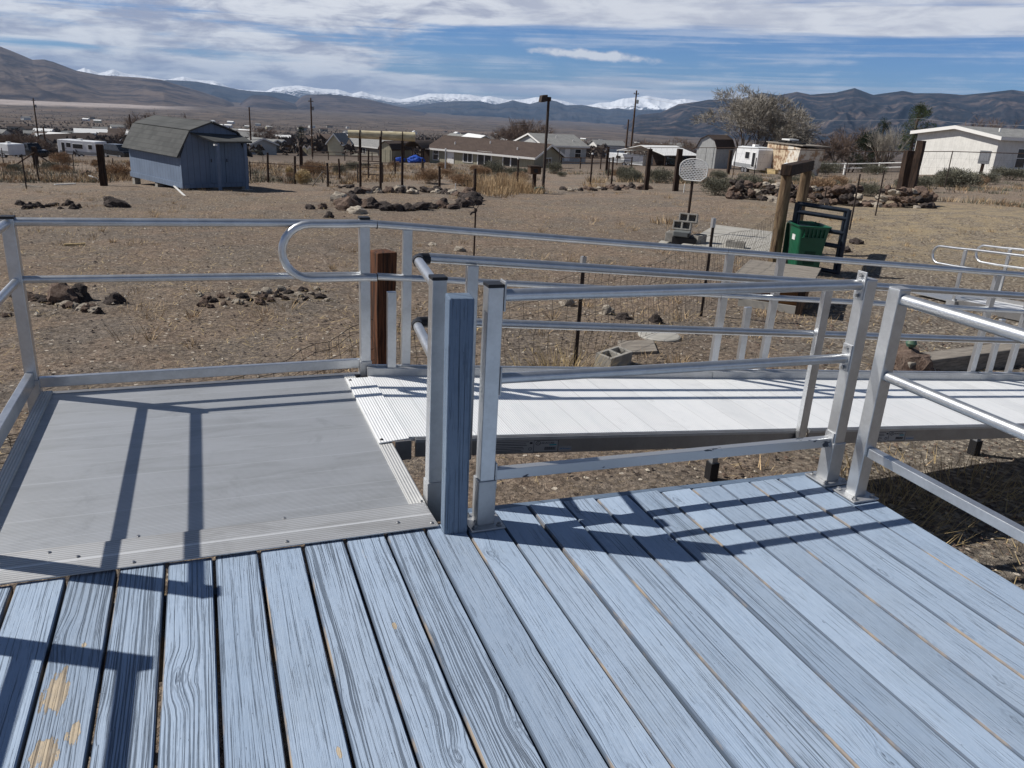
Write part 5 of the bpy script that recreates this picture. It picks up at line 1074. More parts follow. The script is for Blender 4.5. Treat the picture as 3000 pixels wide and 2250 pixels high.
# ------------------------------------------------------------------ houses
def windows(par,items,L,Wd):
    for it in items:
        side,pos,zc,w,h=it[:5]; dark=it[5] if len(it)>5 else 'win'
        def bx(name,u0,u1,z0,z1,o0,o1,mat,p):
            mb=MB()
            if side=='f': mb.bb(u0,u1,-o1,-o0,z0,z1)
            elif side=='r': mb.bb(L+o0,L+o1,u0,u1,z0,z1)
            elif side=='l': mb.bb(-o1,-o0,u0,u1,z0,z1)
            return mb.build(name,mat,p)
        if dark=='door':
            d=bx('door',pos-w/2,pos+w/2,zc-h/2,zc+h/2,.003,.05,MAT['trimwhite'],par); bx('handle',pos+w*.35,pos+w*.42,zc-.05,zc+.05,.051,.09,MAT['cap'],d)
        else:
            f=bx('window',pos-w/2-.08,pos+w/2+.08,zc-h/2-.08,zc+h/2+.08,.003,.05,MAT['trimwhite'],par)
            if dark=='pair':
                for s in(-1,1): bx('pane',pos+s*w*.26-w*.22,pos+s*w*.26+w*.22,zc-h/2,zc+h/2,.051,.06,MAT['glass'],f)
            else:
                bx('pane',pos-w/2,pos+w/2,zc-h/2,zc-.03,.051,.06,MAT['glass'],f); bx('pane',pos-w/2,pos+w/2,zc+.03,zc+h/2,.051,.06,MAT['glass'],f)
def house(name,label,cat,hs,Wd,wh,rh,wall,roof,ridge='x',over=.35,wins=(),fascia='trimwhite',vents=0,z=None,group=None):
    x,y,a,L=hs; zg=gz(x,y) if z is None else z
    t=thing(name,label,cat,(x,y,zg),a,group)
    mb=MB()
    if ridge=='x':
        mb.prism([(0,0,-1.5),(0,0,wh),(0,Wd/2,wh+rh),(0,Wd,wh),(0,Wd,-1.5)],(L,0,0))
        q=[(0-over,wh-over*rh/(Wd/2)),(Wd/2,wh+rh),(Wd+over,wh-over*rh/(Wd/2))]
        def slab(mb,e,thk,a0,a1):
            for (y0,z0),(y1,z1) in ((q[0],q[1]),(q[1],q[2])): mb.prism([(a0,y0,z0+e),(a0,y1,z1+e),(a0,y1,z1+e+thk),(a0,y0,z0+e+thk)],(a1-a0,0,0))
        mb.build('wall',MAT[wall],t)
        mb=MB(); slab(mb,.02,.14,-over,L+over); rf=mb.build('roof',MAT[roof],t)
        if fascia:
            mb=MB(); slab(mb,-.10,.235,-over-.04,-over-.002); slab(mb,-.10,.235,L+over+.002,L+over+.04)
            mb.bb(-over,L+over,q[0][0]-.04,q[0][0]-.002,q[0][1]-.06,q[0][1]+.15); mb.build('fascia',MAT[fascia],t)
        for k in range(vents):
            u=(k+.5)/vents*.9+.05; v=.35+.3*(k%2); mb=MB(); zz=wh+rh*v; mb.cyl((L*u,Wd/2*v,zz-.02),(L*u,Wd/2*v,zz+.42),.07,8); mb.build('roof_vent',MAT['trimwhite'],rf)
    else:
        mb.prism([(0,0,-1.5),(0,0,wh),(L/2,0,wh+rh),(L,0,wh),(L,0,-1.5)],(0,Wd,0)); mb.build('wall',MAT[wall],t)
        q=[(-over,wh-over*rh/(L/2)),(L/2,wh+rh),(L+over,wh-over*rh/(L/2))]
        mb=MB()
        for (x0,z0),(x1,z1) in ((q[0],q[1]),(q[1],q[2])): mb.prism([(x0,-over,z0+.02),(x1,-over,z1+.02),(x1,-over,z1+.16),(x0,-over,z0+.16)],(0,Wd+2*over,0))
        rf=mb.build('roof',MAT[roof],t)
        if fascia:
            mb=MB()
            for (x0,z0),(x1,z1) in ((q[0],q[1]),(q[1],q[2])): mb.prism([(x0,-over-.05,z0-.12),(x1,-over-.05,z1-.12),(x1,-over-.05,z1+.165),(x0,-over-.05,z0+.165)],(0,.047,0))
            mb.bb(q[2][0]-.002+.004,q[2][0]+.045,-over-.05,Wd+over,q[2][1]-.12,q[2][1]+.15); mb.build('fascia',MAT[fascia],t)
        for k in range(vents):
            mb=MB(); u=.75; yy=Wd*(k+.6)/vents*.8; zz=wh+rh*.5; mb.cyl((L*u,yy,zz-.02),(L*u,yy,zz+.45),.09,8); mb.build('roof_vent',MAT['trimwhite'],rf)
    windows(t,wins,L,Wd)
    return t
def gambrel(name,label,hs,Wd,wh,th,wall,roof,cat='barn',door=True,group=None):
    x,y,a,L=hs; t=thing(name,label,cat,(x,y,gz(x,y)),a,group); rh=th-wh
    pr=[(0,wh),(L*.14,wh+rh*.62),(L*.5,wh+rh),(L*.86,wh+rh*.62),(L,wh)]
    mb=MB(); mb.prism([(0,0,-1)]+[(u,0,v) for u,v in pr]+[(L,0,-1)],(0,Wd,0)); mb.build('wall',MAT[wall],t)
    mb=MB(); q=[(-.12,wh-.2)]+pr[1:4]+[(L+.12,wh-.2)]
    for i in range(4):
        (x0,z0),(x1,z1)=q[i],q[i+1]; mb.prism([(x0,-.15,z0+.03),(x1,-.15,z1+.03),(x1,-.15,z1+.12),(x0,-.15,z0+.12)],(0,Wd+.3,0))
    mb.build('roof',MAT[roof],t)
    if door:
        mb=MB(); mb.bb(L*.12,L*.88,-.04,-.003,.02,wh-.05); d=mb.build('door',MAT[wall],t); mb=MB(); mb.bb(L*.495,L*.505,-.05,-.041,.05,wh-.1); mb.build('door_seam',MAT['cap'],d)
    return t
hs=(25.346, 94.666, -0.918, 14.27); hh=(33.939, 83.356, 1.726)[2]
def fx(px,a=1258.,b=1563.): return (px-a)/(b-a)*hs[3]
house('mobile_home','long tan mobile home with dark brown roof in mid distance','house',hs,6.4,hh,1.25,'tanside','brownroof',wins=[('f',fx(1278),hh*.62,.7,1.2),('f',fx(1324),hh*.48,.95,2.0,'door'),('f',fx(1376),hh*.62,1.2,1.0,'pair'),('f',fx(1425),hh*.5,1.8,1.9,'pair'),('f',fx(1500),hh*.58,2.0,1.3,'pair'),('r',3.2,hh*.55,1.2,1.2,'pair')],vents=3)
hs2=(48.159, 114.266, 0.133, 7.557); h2=(50.834, 113.101, 2.554)[2]
house('house','pale grey house behind the tan mobile home','house',hs2,9,h2,1.4,'greyside','greyroof',wins=[('f',hs2[3]*.80,h2*.6,1.0,1.2),('f',hs2[3]*.55,h2*.5,.9,1.8,'door')],vents=3)
hw=(61.646, 58.521, -1.516, 8.083); hwh=(61.53, 58.643, 3.777)[2]; hwp=(62.474, 54.645, 4.386)[2]
house('house','large white gable ended house at the right edge','house',hw,16,hwh,hwp-hwh,'whiteside','greyroof',ridge='y',over=.45,wins=[('r',3.2,hwh*.58,1.1,1.5),('r',6.2,hwh*.62,1.0,1.2),('r',10.5,hwh*.62,1.0,1.2)],vents=3)
x,y,h=(268.932, 222.595, 5.551); px_=(60.45, 50.08)
eb=thing('electric_meter','grey electric meter box on a dark post before the white house','meter box',(px_[0],px_[1],gz(*px_)),-math.atan2(*px_))
mb=MB(); mb.bb(-.13,.13,-.08,.08,-.3,.95); mb.build('post',MAT['tie'],eb); mb=MB(); mb.bb(-.42,.42,-.12,.14,.952,2.0); mb.build('box',MAT['rvgrey'],eb,bevel=.02); mb=MB(); mb.bb(-.3,.3,-.13,-.121,1.2,1.85); mb.build('cover',MAT['alu_dull'],eb)
hb=(56.953, 87.02, -1.004, 2.49)
gambrel('barn_shed','pale grey gambrel barn shed with brown roof beside the bare tree',hb,5.5,(56.939, 87.028, 2.599)[2],(57.686, 86.535, 3.888)[2],'greyside','brownroof')
hb2=(19.845, 96.991, -0.819, 1.746)
gambrel('barn_shed','tan gambrel barn shed with dark roof beyond the log frame',hb2,4.2,(19.885, 96.982, 1.587)[2],(20.353, 96.885, 2.366)[2],'tanside','brownroof')
# open shelters
def carport(label,hs,Wd,wh,rh,roof,arch=False):
    x,y,a,L=hs; t=thing('carport',label,'carport',(x,y,gz(x,y)),a); mb=MB(); n=8
    for i in range(n):
        u0,u1=i/n,(i+1)/n; f=(lambda u: rh*math.sin(math.pi*u)) if arch else (lambda u: rh*(1-abs(2*u-1)))
        mb.prism([(L*u0,-.2,wh+f(u0)),(L*u1,-.2,wh+f(u1)),(L*u1,-.2,wh+f(u1)+.08),(L*u0,-.2,wh+f(u0)+.08)],(0,Wd+.4,0))
    mb.build('roof',MAT[roof],t)
    for xx in (.05,L-.05):
        for yy in (.05,Wd/2,Wd-.05):
            mb=MB(); mb.bb(xx-.05,xx+.05,yy-.05,yy+.05,-.8,wh+.02); mb.build('post',MAT['rust'],t)
    mb=MB(); mb.bb(.1,L-.1,Wd-.04,Wd,-.3,wh); mb.build('back_panel',MAT['brownroof'],t)
    return t
carport('black arched carport beside the tan barn shed',(22.163, 94.434, -0.668, 2.417),5,1.7,.75,'tgreen',True)
carport('wide white roofed shelter behind the leaning utility pole',(55.23, 104.277, -1.256, 8.893),7,2.0,1.0,'whiteroof')
for (px_,w,h,lb) in (((22.814, 91.189),1.0,.5,'blue tarp covered heap under the black carport'),((21.331, 92.574),0.6,.3,'smaller blue tarp heap left of the black carport')):
    b=bmesh.new(); bmesh.ops.create_icosphere(b,subdivisions=3,radius=1)
    for v in b.verts:
        q=v.co*(1+.35*noise.fractal(v.co*1.6+Vector((w,0,0)),.8,2,3)); v.co=Vector((q.x*w,q.y*w*.7,max(-.15,q.z*h+.3)))
    me=bpy.data.meshes.new('tarp_heap'); b.to_mesh(me); b.free(); me.materials.append(MAT['bluetarp']); o=bpy.data.objects.new('tarp_heap',me); C.objects.link(o); o.location=(px_[0],px_[1],gz(*px_)); tag(o,lb,'tarp')
hc=(26.359, 165.919, -1.027, 10.67)
house('house','cream gabled house with long grey wing beyond the brush','house',hc,7,2.2,1.3,'beigeside','greyroof',wins=[('f',hc[3]*.15,1.3,1.2,1.0,'pair'),('f',hc[3]*.6,1.3,1.4,1.0,'pair')])
hc=(22.388, 156.406, -0.541, 2.62)
house('house','cream gable front facing the yard between pole and log frame','house',hc,5,2.4,1.5,'creamside','greyroof',ridge='y')
for px_,lb in (((19.661, 173.892, -0.115, 0.949),'left of two tiny yellow sheds by the pole'),((20.38, 170.788, -0.121, 0.937),'right of two tiny yellow sheds by the pole')): house('garden_shed',lb,'shed',px_,2.2,1.05,.55,'creamside','brownroof',ridge='y',over=.1)
hl=(-35.88, 223.134, -1.104, 11.57); 
house('house','white gable ended house left of the trailers','house',hl,6,2.5,1.9,'whiteside','brownroof',ridge='y',wins=[('f',hl[3]*.68,1.7,.9,1.2)])
hl=(-30.5, 211.815, 1.014, 15.398)
house('mobile_home','long beige mobile home with brown roof behind the white trailer','house',hl,6,2.6,1.5,'beigeside','brownroof',wins=[('f',hl[3]*.30,1.7,1.0,1.1),('f',hl[3]*.46,1.5,1.6,1.3,'pair'),('f',hl[3]*.58,1.6,1.2,1.2,'pair')],fascia=None)
hl=(-21.404, 261.124, -0.555, 3.39); house('house','small beige gable house half hidden by the shed roof','house',hl,6,2.0,1.1,'creamside','greyroof',ridge='y',wins=[('f',hl[3]*.62,1.0,.8,1.6)])
for a_,lb,wl_,rf_ in (((6.364, 149.865, -0.958, 2.532),'grey house peeking out right behind the blue shed','greyside','greyroof'),((11.766, 189.635, -0.819, 2.928),'grey roofed low building right of the blue shed','beigeside','greyroof'),((14.651, 195.452, -0.559, 2.172),'red brown walled shed far right of the blue shed','brownroof','greyroof')): house('house',lb,'house',a_,6,1.7,1.0,wl_,rf_)
# ------------------------------------------------------------------ trailers and cars
def rv(name,label,hs,Wd,H,mat,flat=False,wins=(),nose=False,cat='trailer'):
    x,y,a,L=hs; t=thing(name,label,cat,(x,y,gz(x,y)),a)
    if nose: pr=[(0,.55),(-.02,1.0),(.25,H*.72),(.75,H*.95),(1.4,H),(L-.25,H),(L,H-.2),(L,.5)]
    else: pr=[(0,.45),(0,H-.10),(.12,H),(L-.12,H),(L,H-.10),(L,.45)]
    mb=MB(); mb.prism([(u,0,v) for u,v in pr],(0,Wd,0)); mb.build('body',MAT[mat],t,bevel=.06)
    mb=MB(); mb.bb(.3,L-.05,-.012,-.002,.62,.95); mb.build('stripe',MAT['rvgrey'],t)
    for (u,z,w,h) in wins:
        mb=MB(); mb.bb(u-w/2-.05,u+w/2+.05,-.035,-.002,z-h/2-.05,z+h/2+.05); f=mb.build('window',MAT['trimwhite'],t); mb=MB(); mb.bb(u-w/2,u+w/2,-.045,-.036,z-h/2,z+h/2); mb.build('pane',MAT['glass'],f)
    for u in (L*.48,L*.60):
        mb=MB(); mb.cyl((u,.0,.34),(u,.22,.34),.34,18); w_=mb.build('wheel',MAT['tyre'],t,smooth=True); mb=MB(); mb.cyl((u,-.012,.34),(u,-.001,.34),.19,14); mb.build('rim',MAT['chrome'],w_)
    mb=MB(); mb.bb(-.9 if nose else -.5,-.003,Wd/2-.05,Wd/2+.05,.42,.52); mb.build('hitch',MAT['rust'],t)
    mb=MB(); mb.bb(L*.4,L*.5,Wd*.4,Wd*.6,H+.002,H+.2); mb.build('roof_vent',MAT['trimwhite'],t)
    return t
hv=(-19.33, 136.639, -0.558, 6.352); Lv=hv[3]
rv('travel_trailer','long white box trailer with dark windows left of the blue shed',hv,2.4,2.45,'rvwhite',wins=[(Lv*.15,1.35,.5,1.4),(Lv*.29,1.75,.7,.6),(Lv*.53,1.65,1.6,.6),(Lv*.85,1.65,.6,.6)])
hv=(50.051, 69.935, -1.674, 4.642)
rv('travel_trailer','rounded white travel trailer beside the plywood shack',hv,2.3,2.55,'rvwhite',wins=[(hv[3]*.60,1.75,.75,.6),(hv[3]*.86,1.4,.5,1.3)],nose=True)
hv=(55.037, 106.635, -1.179, 6.344); rv('travel_trailer','low white trailer under the white roofed shelter',hv,2.3,1.75,'rvwhite',wins=[(hv[3]*.3,1.25,.8,.4)])
hv=(16.674, 191.275, -0.613, 4.046); rv('travel_trailer','small white trailer among sheds right of the blue shed',hv,2.2,1.9,'rvwhite',wins=[(hv[3]*.3,1.3,.7,.4)])
hv=(-23.554, 117.666, -0.759, 2.458); rv('travel_trailer','white trailer cut off by the left edge',hv,2.2,1.75,'rvwhite')
def car(label,hs,H,mat,kind='suv',name='parked_car',cat='car'):
    x,y,a,L=hs; t=thing(name,label,cat,(x,y,gz(x,y)),a); Wd=1.85; s=L
    if kind=='suv': cab=[(.06,.58),(.10,.97),(.62,1.0),(.80,.60)]; hood=.56
    elif kind=='truck': cab=[(.40,.60),(.43,.98),(.62,1.0),(.74,.62)]; hood=.60
    else: cab=[(.14,.56),(.26,.96),(.58,1.0),(.76,.60)]; hood=.54
    low=[(0,.20),(-.0,.50),(.02,.60),(cab[0][0],cab[0][1]+.02),(cab[3][0],cab[3][1]),(.97,hood),(1,.45),(1,.20)]
    mb=MB(); mb.prism([(u*s,0,v*H) for u,v in low],(0,Wd,0)); mb.build('body',MAT[mat],t,bevel=.05)
    mb=MB(); pts=[(u*s,v*H) for u,v in cab]
    a0=[(pts[0][0],.02,pts[0][1]),(pts[1][0],.16,pts[1][1]),(pts[2][0],.16,pts[2][1]),(pts[3][0],.02,pts[3][1])]; b0=[(p[0],Wd-p[1],p[2]) for p in a0]
    mb.add(a0+b0,[(0,1,2,3),(7,6,5,4),(0,4,5,1),(1,5,6,2),(2,6,7,3)]); mb.build('cabin',MAT[mat],t,bevel=.03)
    # side glass follows the leaning cabin side
    def at(u,v):
        z0,z1=pts[0][1],pts[1][1]; f=v; xl=pts[0][0]+(pts[1][0]-pts[0][0])*f; xr=pts[3][0]+(pts[2][0]-pts[3][0])*f; return (xl+(xr-xl)*u,.02+.14*f-.012,z0+(z1-z0)*f)
    for u0,u1 in ((.06,.32),(.36,.62),(.66,.93)):
        if kind=='truck' and u0>.5: continue
        mb=MB(); mb.prism([at(u0,.18),at(u1,.18),at(u1,.86),at(u0,.86)],(0,.006,0)); mb.build('window',MAT['glass'],t)
    for k in (0,1):
        e=.02; p1,p2=(pts[2],pts[3]) if k else (pts[1],pts[0]); sgn=1 if k else -1
        q1=(p1[0]+(p2[0]-p1[0])*.12+sgn*.012,p1[1]+(p2[1]-p1[1])*.12); q2=(p1[0]+(p2[0]-p1[0])*.85+sgn*.012,p1[1]+(p2[1]-p1[1])*.85)
        mb=MB(); mb.add([(q1[0],.25,q1[1]),(q1[0],Wd-.25,q1[1]),(q2[0],Wd-.15,q2[1]),(q2[0],.15,q2[1])],[(0,1,2,3)]); mb.build('windscreen',MAT['glass'],t)
    for u in (.19,.80):
        for yy in (0,1):
            mb=MB(); y0=-.03 if yy==0 else Wd-.20; mb.cyl((u*s,y0,.34),(u*s,y0+.23,.34),.34,18); w_=mb.build('wheel',MAT['tyre'],t,smooth=True)
            mb=MB(); y1=y0-.012 if yy==0 else y0+.231; mb.cyl((u*s,y1,.34),(u*s,y1+.011,.34),.20,14); mb.build('rim',MAT['chrome'],w_)
    for yy in (.12,Wd-.42):
        mb=MB(); mb.bb(s+.052,s+.07,yy,yy+.30,.40*H,.50*H); mb.build('headlight',MAT['glass'],t)
        mb=MB(); mb.bb(-.07,-.052,yy,yy+.30,.40*H,.52*H); mb.build('tail_light',simple('red lamp glass',(.25,.01,.01),rough=.3),t)
    mb=MB(); mb.bb(.25*s,.75*s,-.052,-.003+.0,.20*H,.24*H); mb.build('side_trim',MAT['rvgrey'],t)
    return t
car('dark green sport utility vehicle parked beyond the backboard',(62.747, 104.627, -1.537, 7.225),1.75,'green_car')
car('black sport utility vehicle parked right of the white trailer',(-11.717, 117.417, -0.911, 4.755),1.75,'blackcar')
car('white pickup truck parked beyond the black vehicle',(-15.402, 174.321, -0.781, 3.955),1.7,'rvwhite','truck')
car('dark pickup truck parked left of the tall braced post',(-23.0, 125.917, -0.873, 4.625),2.0,'blackcar','truck')
car('dark sedan parked behind the dark pickup at left',(-28.455, 147.276, -0.653, 2.69),1.45,'blackcar','sedan')
# plywood shack with tyres on its roof
hv=(51.381, 66.453, -1.761, 6.79); L_=hv[3]; sk=thing('plywood_shack','stained plywood camper shack with a dark cluttered roof','shack',(hv[0],hv[1],gz(*hv[:2])),hv[2])
mb=MB(); mb.bb(0,L_*.60,0,2.4,.55,2.9); mb.build('wall',MAT['ply'],sk); mb=MB(); mb.prism([(L_*.601,0,.5),(L_*.601,0,2.85),(L_*.93,0,2.7),(L_*.86,0,.4)],(0,2.4,0)); mb.build('tarp_side',simple('dirty white tarp',(.66,.62,.54),(.36,.24,.15),scale=1.6,lo=.45,hi=.62),sk)
mb=MB(); mb.bb(-.1,L_*1.02,-.15,2.6,2.905,2.99); rf=mb.build('roof',MAT['greywood'],sk)
for k in range(5):
    mb=MB(); pts=[(L_*(.22+.13*k)+.34*math.cos(a*.524),.7+.34*math.sin(a*.524),3.08+.05*(k%2)) for a in range(13)]; mb.tube(pts,.09,8); mb.build('tyre',MAT['tyre'],rf,smooth=True)
mb=MB(); mb.prism([(L_*.3,.3,3.24),(L_*.52,.3,3.24),(L_*.5,1.3,3.26),(L_*.32,1.2,3.26)],(0,0,.12)); mb.build('bundle',MAT['white'],rf)
mb=MB()
for k in range(5): mb.bb(.1,L_*.5,-.5-.02*k,-.2,.08+.10*k,.155+.10*k)
mb.build('lumber_pile',MAT['straw'],sk)
hv=(48.245, 60.012, -1.469, 1.413)
wt=thing('water_tank','white round tank cart in front of the plywood shack','tank',(hv[0],hv[1],gz(*hv[:2])),hv[2]); mb=MB(); mb.tube([(0,.5,.62),(.12,.5,.62),(1.0,.5,.62),(1.15,.5,.62)],.48,18); mb.build('tank',MAT['rvwhite'],wt,smooth=True)
mb=MB(); mb.cyl((.35,-.02,.25),(.35,.12,.25),.25,16); q=mb.build('wheel',MAT['tyre'],wt); mb=MB(); mb.cyl((.35,-.032,.25),(.35,-.021,.25),.13,12); mb.build('rim',MAT['chrome'],q)
# ------------------------------------------------------------------ far fences
def rail_fence(label,pts,h,mat,rails=2,w=.10,name='rail_fence',step=2.6):
    t=thing(name,label,'fence',(pts[0][0],pts[0][1],gz(*pts[0])))
    mb=MB()
    posts=[]
    for i in range(len(pts)-1):
        a=Vector(pts[i]);b=Vector(pts[i+1]); n=max(1,int((b-a).length/step))
        for k in range(n+1):
            if k==0 and i: continue
            posts.append(a.lerp(b,k/n))
    for p in posts:
        m_=MB(); z=gz(p.x,p.y); m_.bb(p.x-w/2,p.x+w/2,p.y-w/2,p.y+w/2,z-.3,z+h*1.08); m_.build('post',MAT[mat],t,world=True)
    for j in range(rails):
        m_=MB()
        for p,q in zip(posts,posts[1:]): m_.tube([(p.x,p.y-w/2-.02,gz(p.x,p.y)+h*(1-.42*j)),(q.x,q.y-w/2-.02,gz(q.x,q.y)+h*(1-.42*j))],w*.42,6)
        m_.build('rail',MAT[mat],t,world=True)
    return t
rail_fence('dark wooden rail fence before the small yellow sheds',[(13.911, 111.133), (17.042, 104.621), (20.874, 97.797)],1.0,'tie')
rail_fence('dark wooden rail fence right of the tan mobile home',[(37.578, 83.976), (39.729, 78.521), (41.613, 75.262)],1.15,'tie')
rail_fence('pale grey rail fence before the dark junipers',[(59.695, 70.004), (63.721, 69.106), (67.502, 68.26), (69.343, 66.389)],1.1,'whiteroof',2,.14)
def wire_run(label,pts,h,top=.02,step=5.5,name='wire_fence'):
    t=thing(name,label,'fence',(pts[0][0],pts[0][1],gz(*pts[0]))); posts=[]
    for i in range(len(pts)-1):
        a=Vector(pts[i]);b=Vector(pts[i+1]); n=max(1,int((b-a).length/step))
        for k in range(n+1):
            if k==0 and i: continue
            posts.append(a.lerp(b,k/n))
    for p in posts:
        z=gz(p.x,p.y); m_=MB(); m_.tube([(p.x,p.y,z-.3),(p.x,p.y,z+h)],.028,6); m_.build('post',MAT['tgreen'],t,world=True)
    m_=MB(); m_.tube([(p.x,p.y,gz(p.x,p.y)+h-.03) for p in posts],top,6); m_.build('top_rail',MAT['rust'],t,world=True)
    m_=MB()
    for p,q in zip(posts,posts[1:]):
        n=14
        for k in range(n):
            for s in (0,1):
                u0,u1=(k/n,(k+1)/n) if s==0 else ((k+1)/n,k/n)
                a=p.lerp(q,u0); b=p.lerp(q,u1); m_.tube([(a.x,a.y,gz(a.x,a.y)+.05),(b.x,b.y,gz(b.x,b.y)+h-.05)],.0022,3,cap=False)
        for v in (.3,.55,.8): m_.tube([(p.x,p.y,gz(p.x,p.y)+h*v),(q.x,q.y,gz(q.x,q.y)+h*v)],.0022,3,cap=False)
    m_.build('wire_mesh',MAT['wire'],t,world=True)
wire_run('tall wire fence with a top pipe crossing before the white house',[(26.788, 60.319), (29.1, 50.172), (30.396, 42.191), (33.278, 35.966), (35.254, 31.084), (37.678, 26.389)],(30.3, 42.26, 1.828)[2])
wire_run('rusty wire fence in the brush between shed and log frame',[(1.817, 33.951), (4.356, 30.692), (7.752, 37.201), (10.572, 40.648)],.75,.014,3.2)
wire_run('thin wire fence along the brush left of the blue shed',[(-7.023, 32.244), (-5.492, 33.554), (-3.618, 35.818)],.95,.008,4.2)
# yard gate with tubes beyond the log frame
a_=[(6.697, 36.389), (7.33, 35.756)]; t_=thing('pipe_gate','rusty tube gate standing between posts behind the log frame','gate',(*a_[0],gz(*a_[0])))
mb=MB()
for z in (.25,.55,.82): mb.tube([(a_[0][0],a_[0][1],gz(*a_[0])+z),(a_[1][0],a_[1][1],gz(*a_[1])+z)],.022,6)
mb.build('bar',MAT['rust'],t_,world=True)
a_=[(3.631, 29.276), (3.912, 28.735)]; mb=MB(); mb.tube([(*a_[0],gz(*a_[0])+.12),(*a_[1],gz(*a_[1])+.62)],.03,6); tag(mb.build('board',MAT['greywood'],loc=(*a_[0],gz(*a_[0])),world=True),'grey stick leaning beside the round tumbleweed','board')
# ------------------------------------------------------------------ utility poles and cables
polep=[(-32.062, 202.477, 11.609, 205), (-22.625, 148.284, 4.422, 150), (-13.003, 189.555, 7.704, 190), (8.404, 149.764, 7.727, 150), (17.342, 138.922, 9.107, 140), (62.619, 113.925, 10.777, 130), (60.976, 112.543, 6.529, 128)]
poll=['tall utility pole at the far left with a small cross arm','short dark pole right of the far left utility pole','thin utility pole rising behind the blue shed roof','utility pole right of the blue shed','tall utility pole left of the log frame','tall brown utility pole left of the big bare tree','shorter brown pole just left of the tall brown one']
for (x,y,h,D),lb,arm in zip(polep,poll,(1,0,0,0,1,1,0)):
    t_=thing('utility_pole',lb,'utility pole',(x,y,gz(x,y)))
    mb=MB(); mb.tube([(0,0,-.5),(0,0,h)],.17 if h>6 else .13,10,.11); mb.build('pole',MAT['polewood'],t_,smooth=True)
    if arm:
        an=-math.atan2(x,y)
        mb=MB(); mb.box((0,0,h-.5),(1.0,.09,.10),an+.7); mb.build('cross_arm',MAT['polewood'],t_)
        for s in(-1,1):
            mb=MB(); mb.lathe([(.05,0),(.07,.06),(.04,.14)],8,(s*.42*math.cos(an+.7),s*.42*math.sin(an+.7),h-.449)); mb.build('insulator',MAT['rvgrey'],t_)
        mb=MB(); mb.lathe([(.02,0),(.17,.03),(.17,.55),(.05,.62)],12,(.30*math.cos(an),.30*math.sin(an),h-1.9)); mb.build('transformer',MAT['rvgrey'],t_,smooth=True)
def cable(label,pts,sag=.6,r=.018):
    q=[]
    for a,b in zip(pts,pts[1:]):
        a=Vector(a);b=Vector(b)
        for k in range(12): u=k/12; p=a.lerp(b,u); p.z-=sag*4*u*(1-u); q.append(p)
    q.append(Vector(pts[-1])); mb=MB(); mb.tube(q,r,4); tag(mb.build('power_cable',MAT['cable'],loc=tuple(pts[0]),world=True),label,'cable')
def pt(i,f): x,y,h,D=polep[i]; return (x,y,gz(x,y)+h*f)
cb=[(-36.529, 145.484, -5.279), (-8.292, 149.771, -4.835), (8.646, 149.751, -4.455), (17.418, 138.912, -3.53), (38.064, 129.523, -2.334), (51.338, 121.607, -1.044), (62.995, 113.717, 0.107), (71.132, 96.645, 2.06), (88.458, 65.385, 3.22)]
cable('pale power cable spanning the valley past the pole by the log frame',cb[1:6],.25,.022)
cb2=[(51.332, 121.61, -0.942), (62.73, 113.864, 3.491), (75.778, 93.047, 1.677), (79.806, 75.703, 2.41), (80.512, 59.312, 2.391)]
cable('thin power cable running right from the tall brown pole',cb2[1:],.3,.014)
cb3=[(-46.676, 199.616, -4.374), (-31.829, 202.514, -3.132), (7.826, 149.796, -2.224), (17.5, 138.902, -0.69), (63.04, 113.692, 2.088)]
cable('thin high power cable running left to right across the hills',cb3,.3,.012)
# ------------------------------------------------------------------ trees
def grow(trunk,twigs,p,d,L,r,lev,maxlev,rr,spread,droop,sides,twn,twl):
    n=3; pts=[p]; q=p.copy(); dd=d.copy()
    for i in range(n):
        dd=(dd+Vector((rr.gauss(0,.12),rr.gauss(0,.12),rr.gauss(0,.08)-droop*lev*.03))).normalized(); q=q+dd*(L/n); pts.append(q.copy())
    r2=r*.62
    trunk.tube(pts,r,sides if lev<2 else 4,r2,cap=False) if lev<maxlev-1 else twigs.tube(pts,r,3,r2,cap=False)
    if lev>=maxlev:
        for k in range(twn):
            b=pts[rr.randint(1,n)]; e=(dd+Vector((rr.gauss(0,.55),rr.gauss(0,.55),rr.gauss(.05,.45)))).normalized(); l=twl*rr.uniform(.5,1.2)
            m_=b+e*l*.5+Vector((0,0,rr.uniform(-.03,.03))); f=b+e*l+Vector((rr.gauss(0,.08),rr.gauss(0,.08),0))*l
            w=e.orthogonal().normalized()*max(.006,r2*.45); w.rotate(Matrix.Rotation(rr.uniform(0,6.28),3,e))
            i=len(twigs.v); twigs.v+=[tuple(b-w),tuple(b+w),tuple(m_+w*.8),tuple(m_-w*.8),tuple(f)]; twigs.f+=[[i,i+1,i+2,i+3],[i+3,i+2,i+4]]; twigs.mi+=[0,0]
        return
    nb=rr.choice((3,3,4)) if lev else 4
    for k in range(nb):
        t_=rr.uniform(.45,1) if k else 1.0
        b=pts[min(n,max(1,int(round(t_*n))))]
        ax=dd.orthogonal().normalized(); ax.rotate(Matrix.Rotation(k*2*math.pi/nb+rr.uniform(-.6,.6),3,dd))
        e=dd.copy(); e.rotate(Matrix.Rotation(spread*rr.uniform(.5,1.25),3,ax)); e=(e+Vector((0,0,.10))).normalized()
        grow(trunk,twigs,b,e,L*rr.uniform(.62,.82),r2*rr.uniform(.72,.95),lev+1,maxlev,rr,spread,droop,sides,twn,twl)
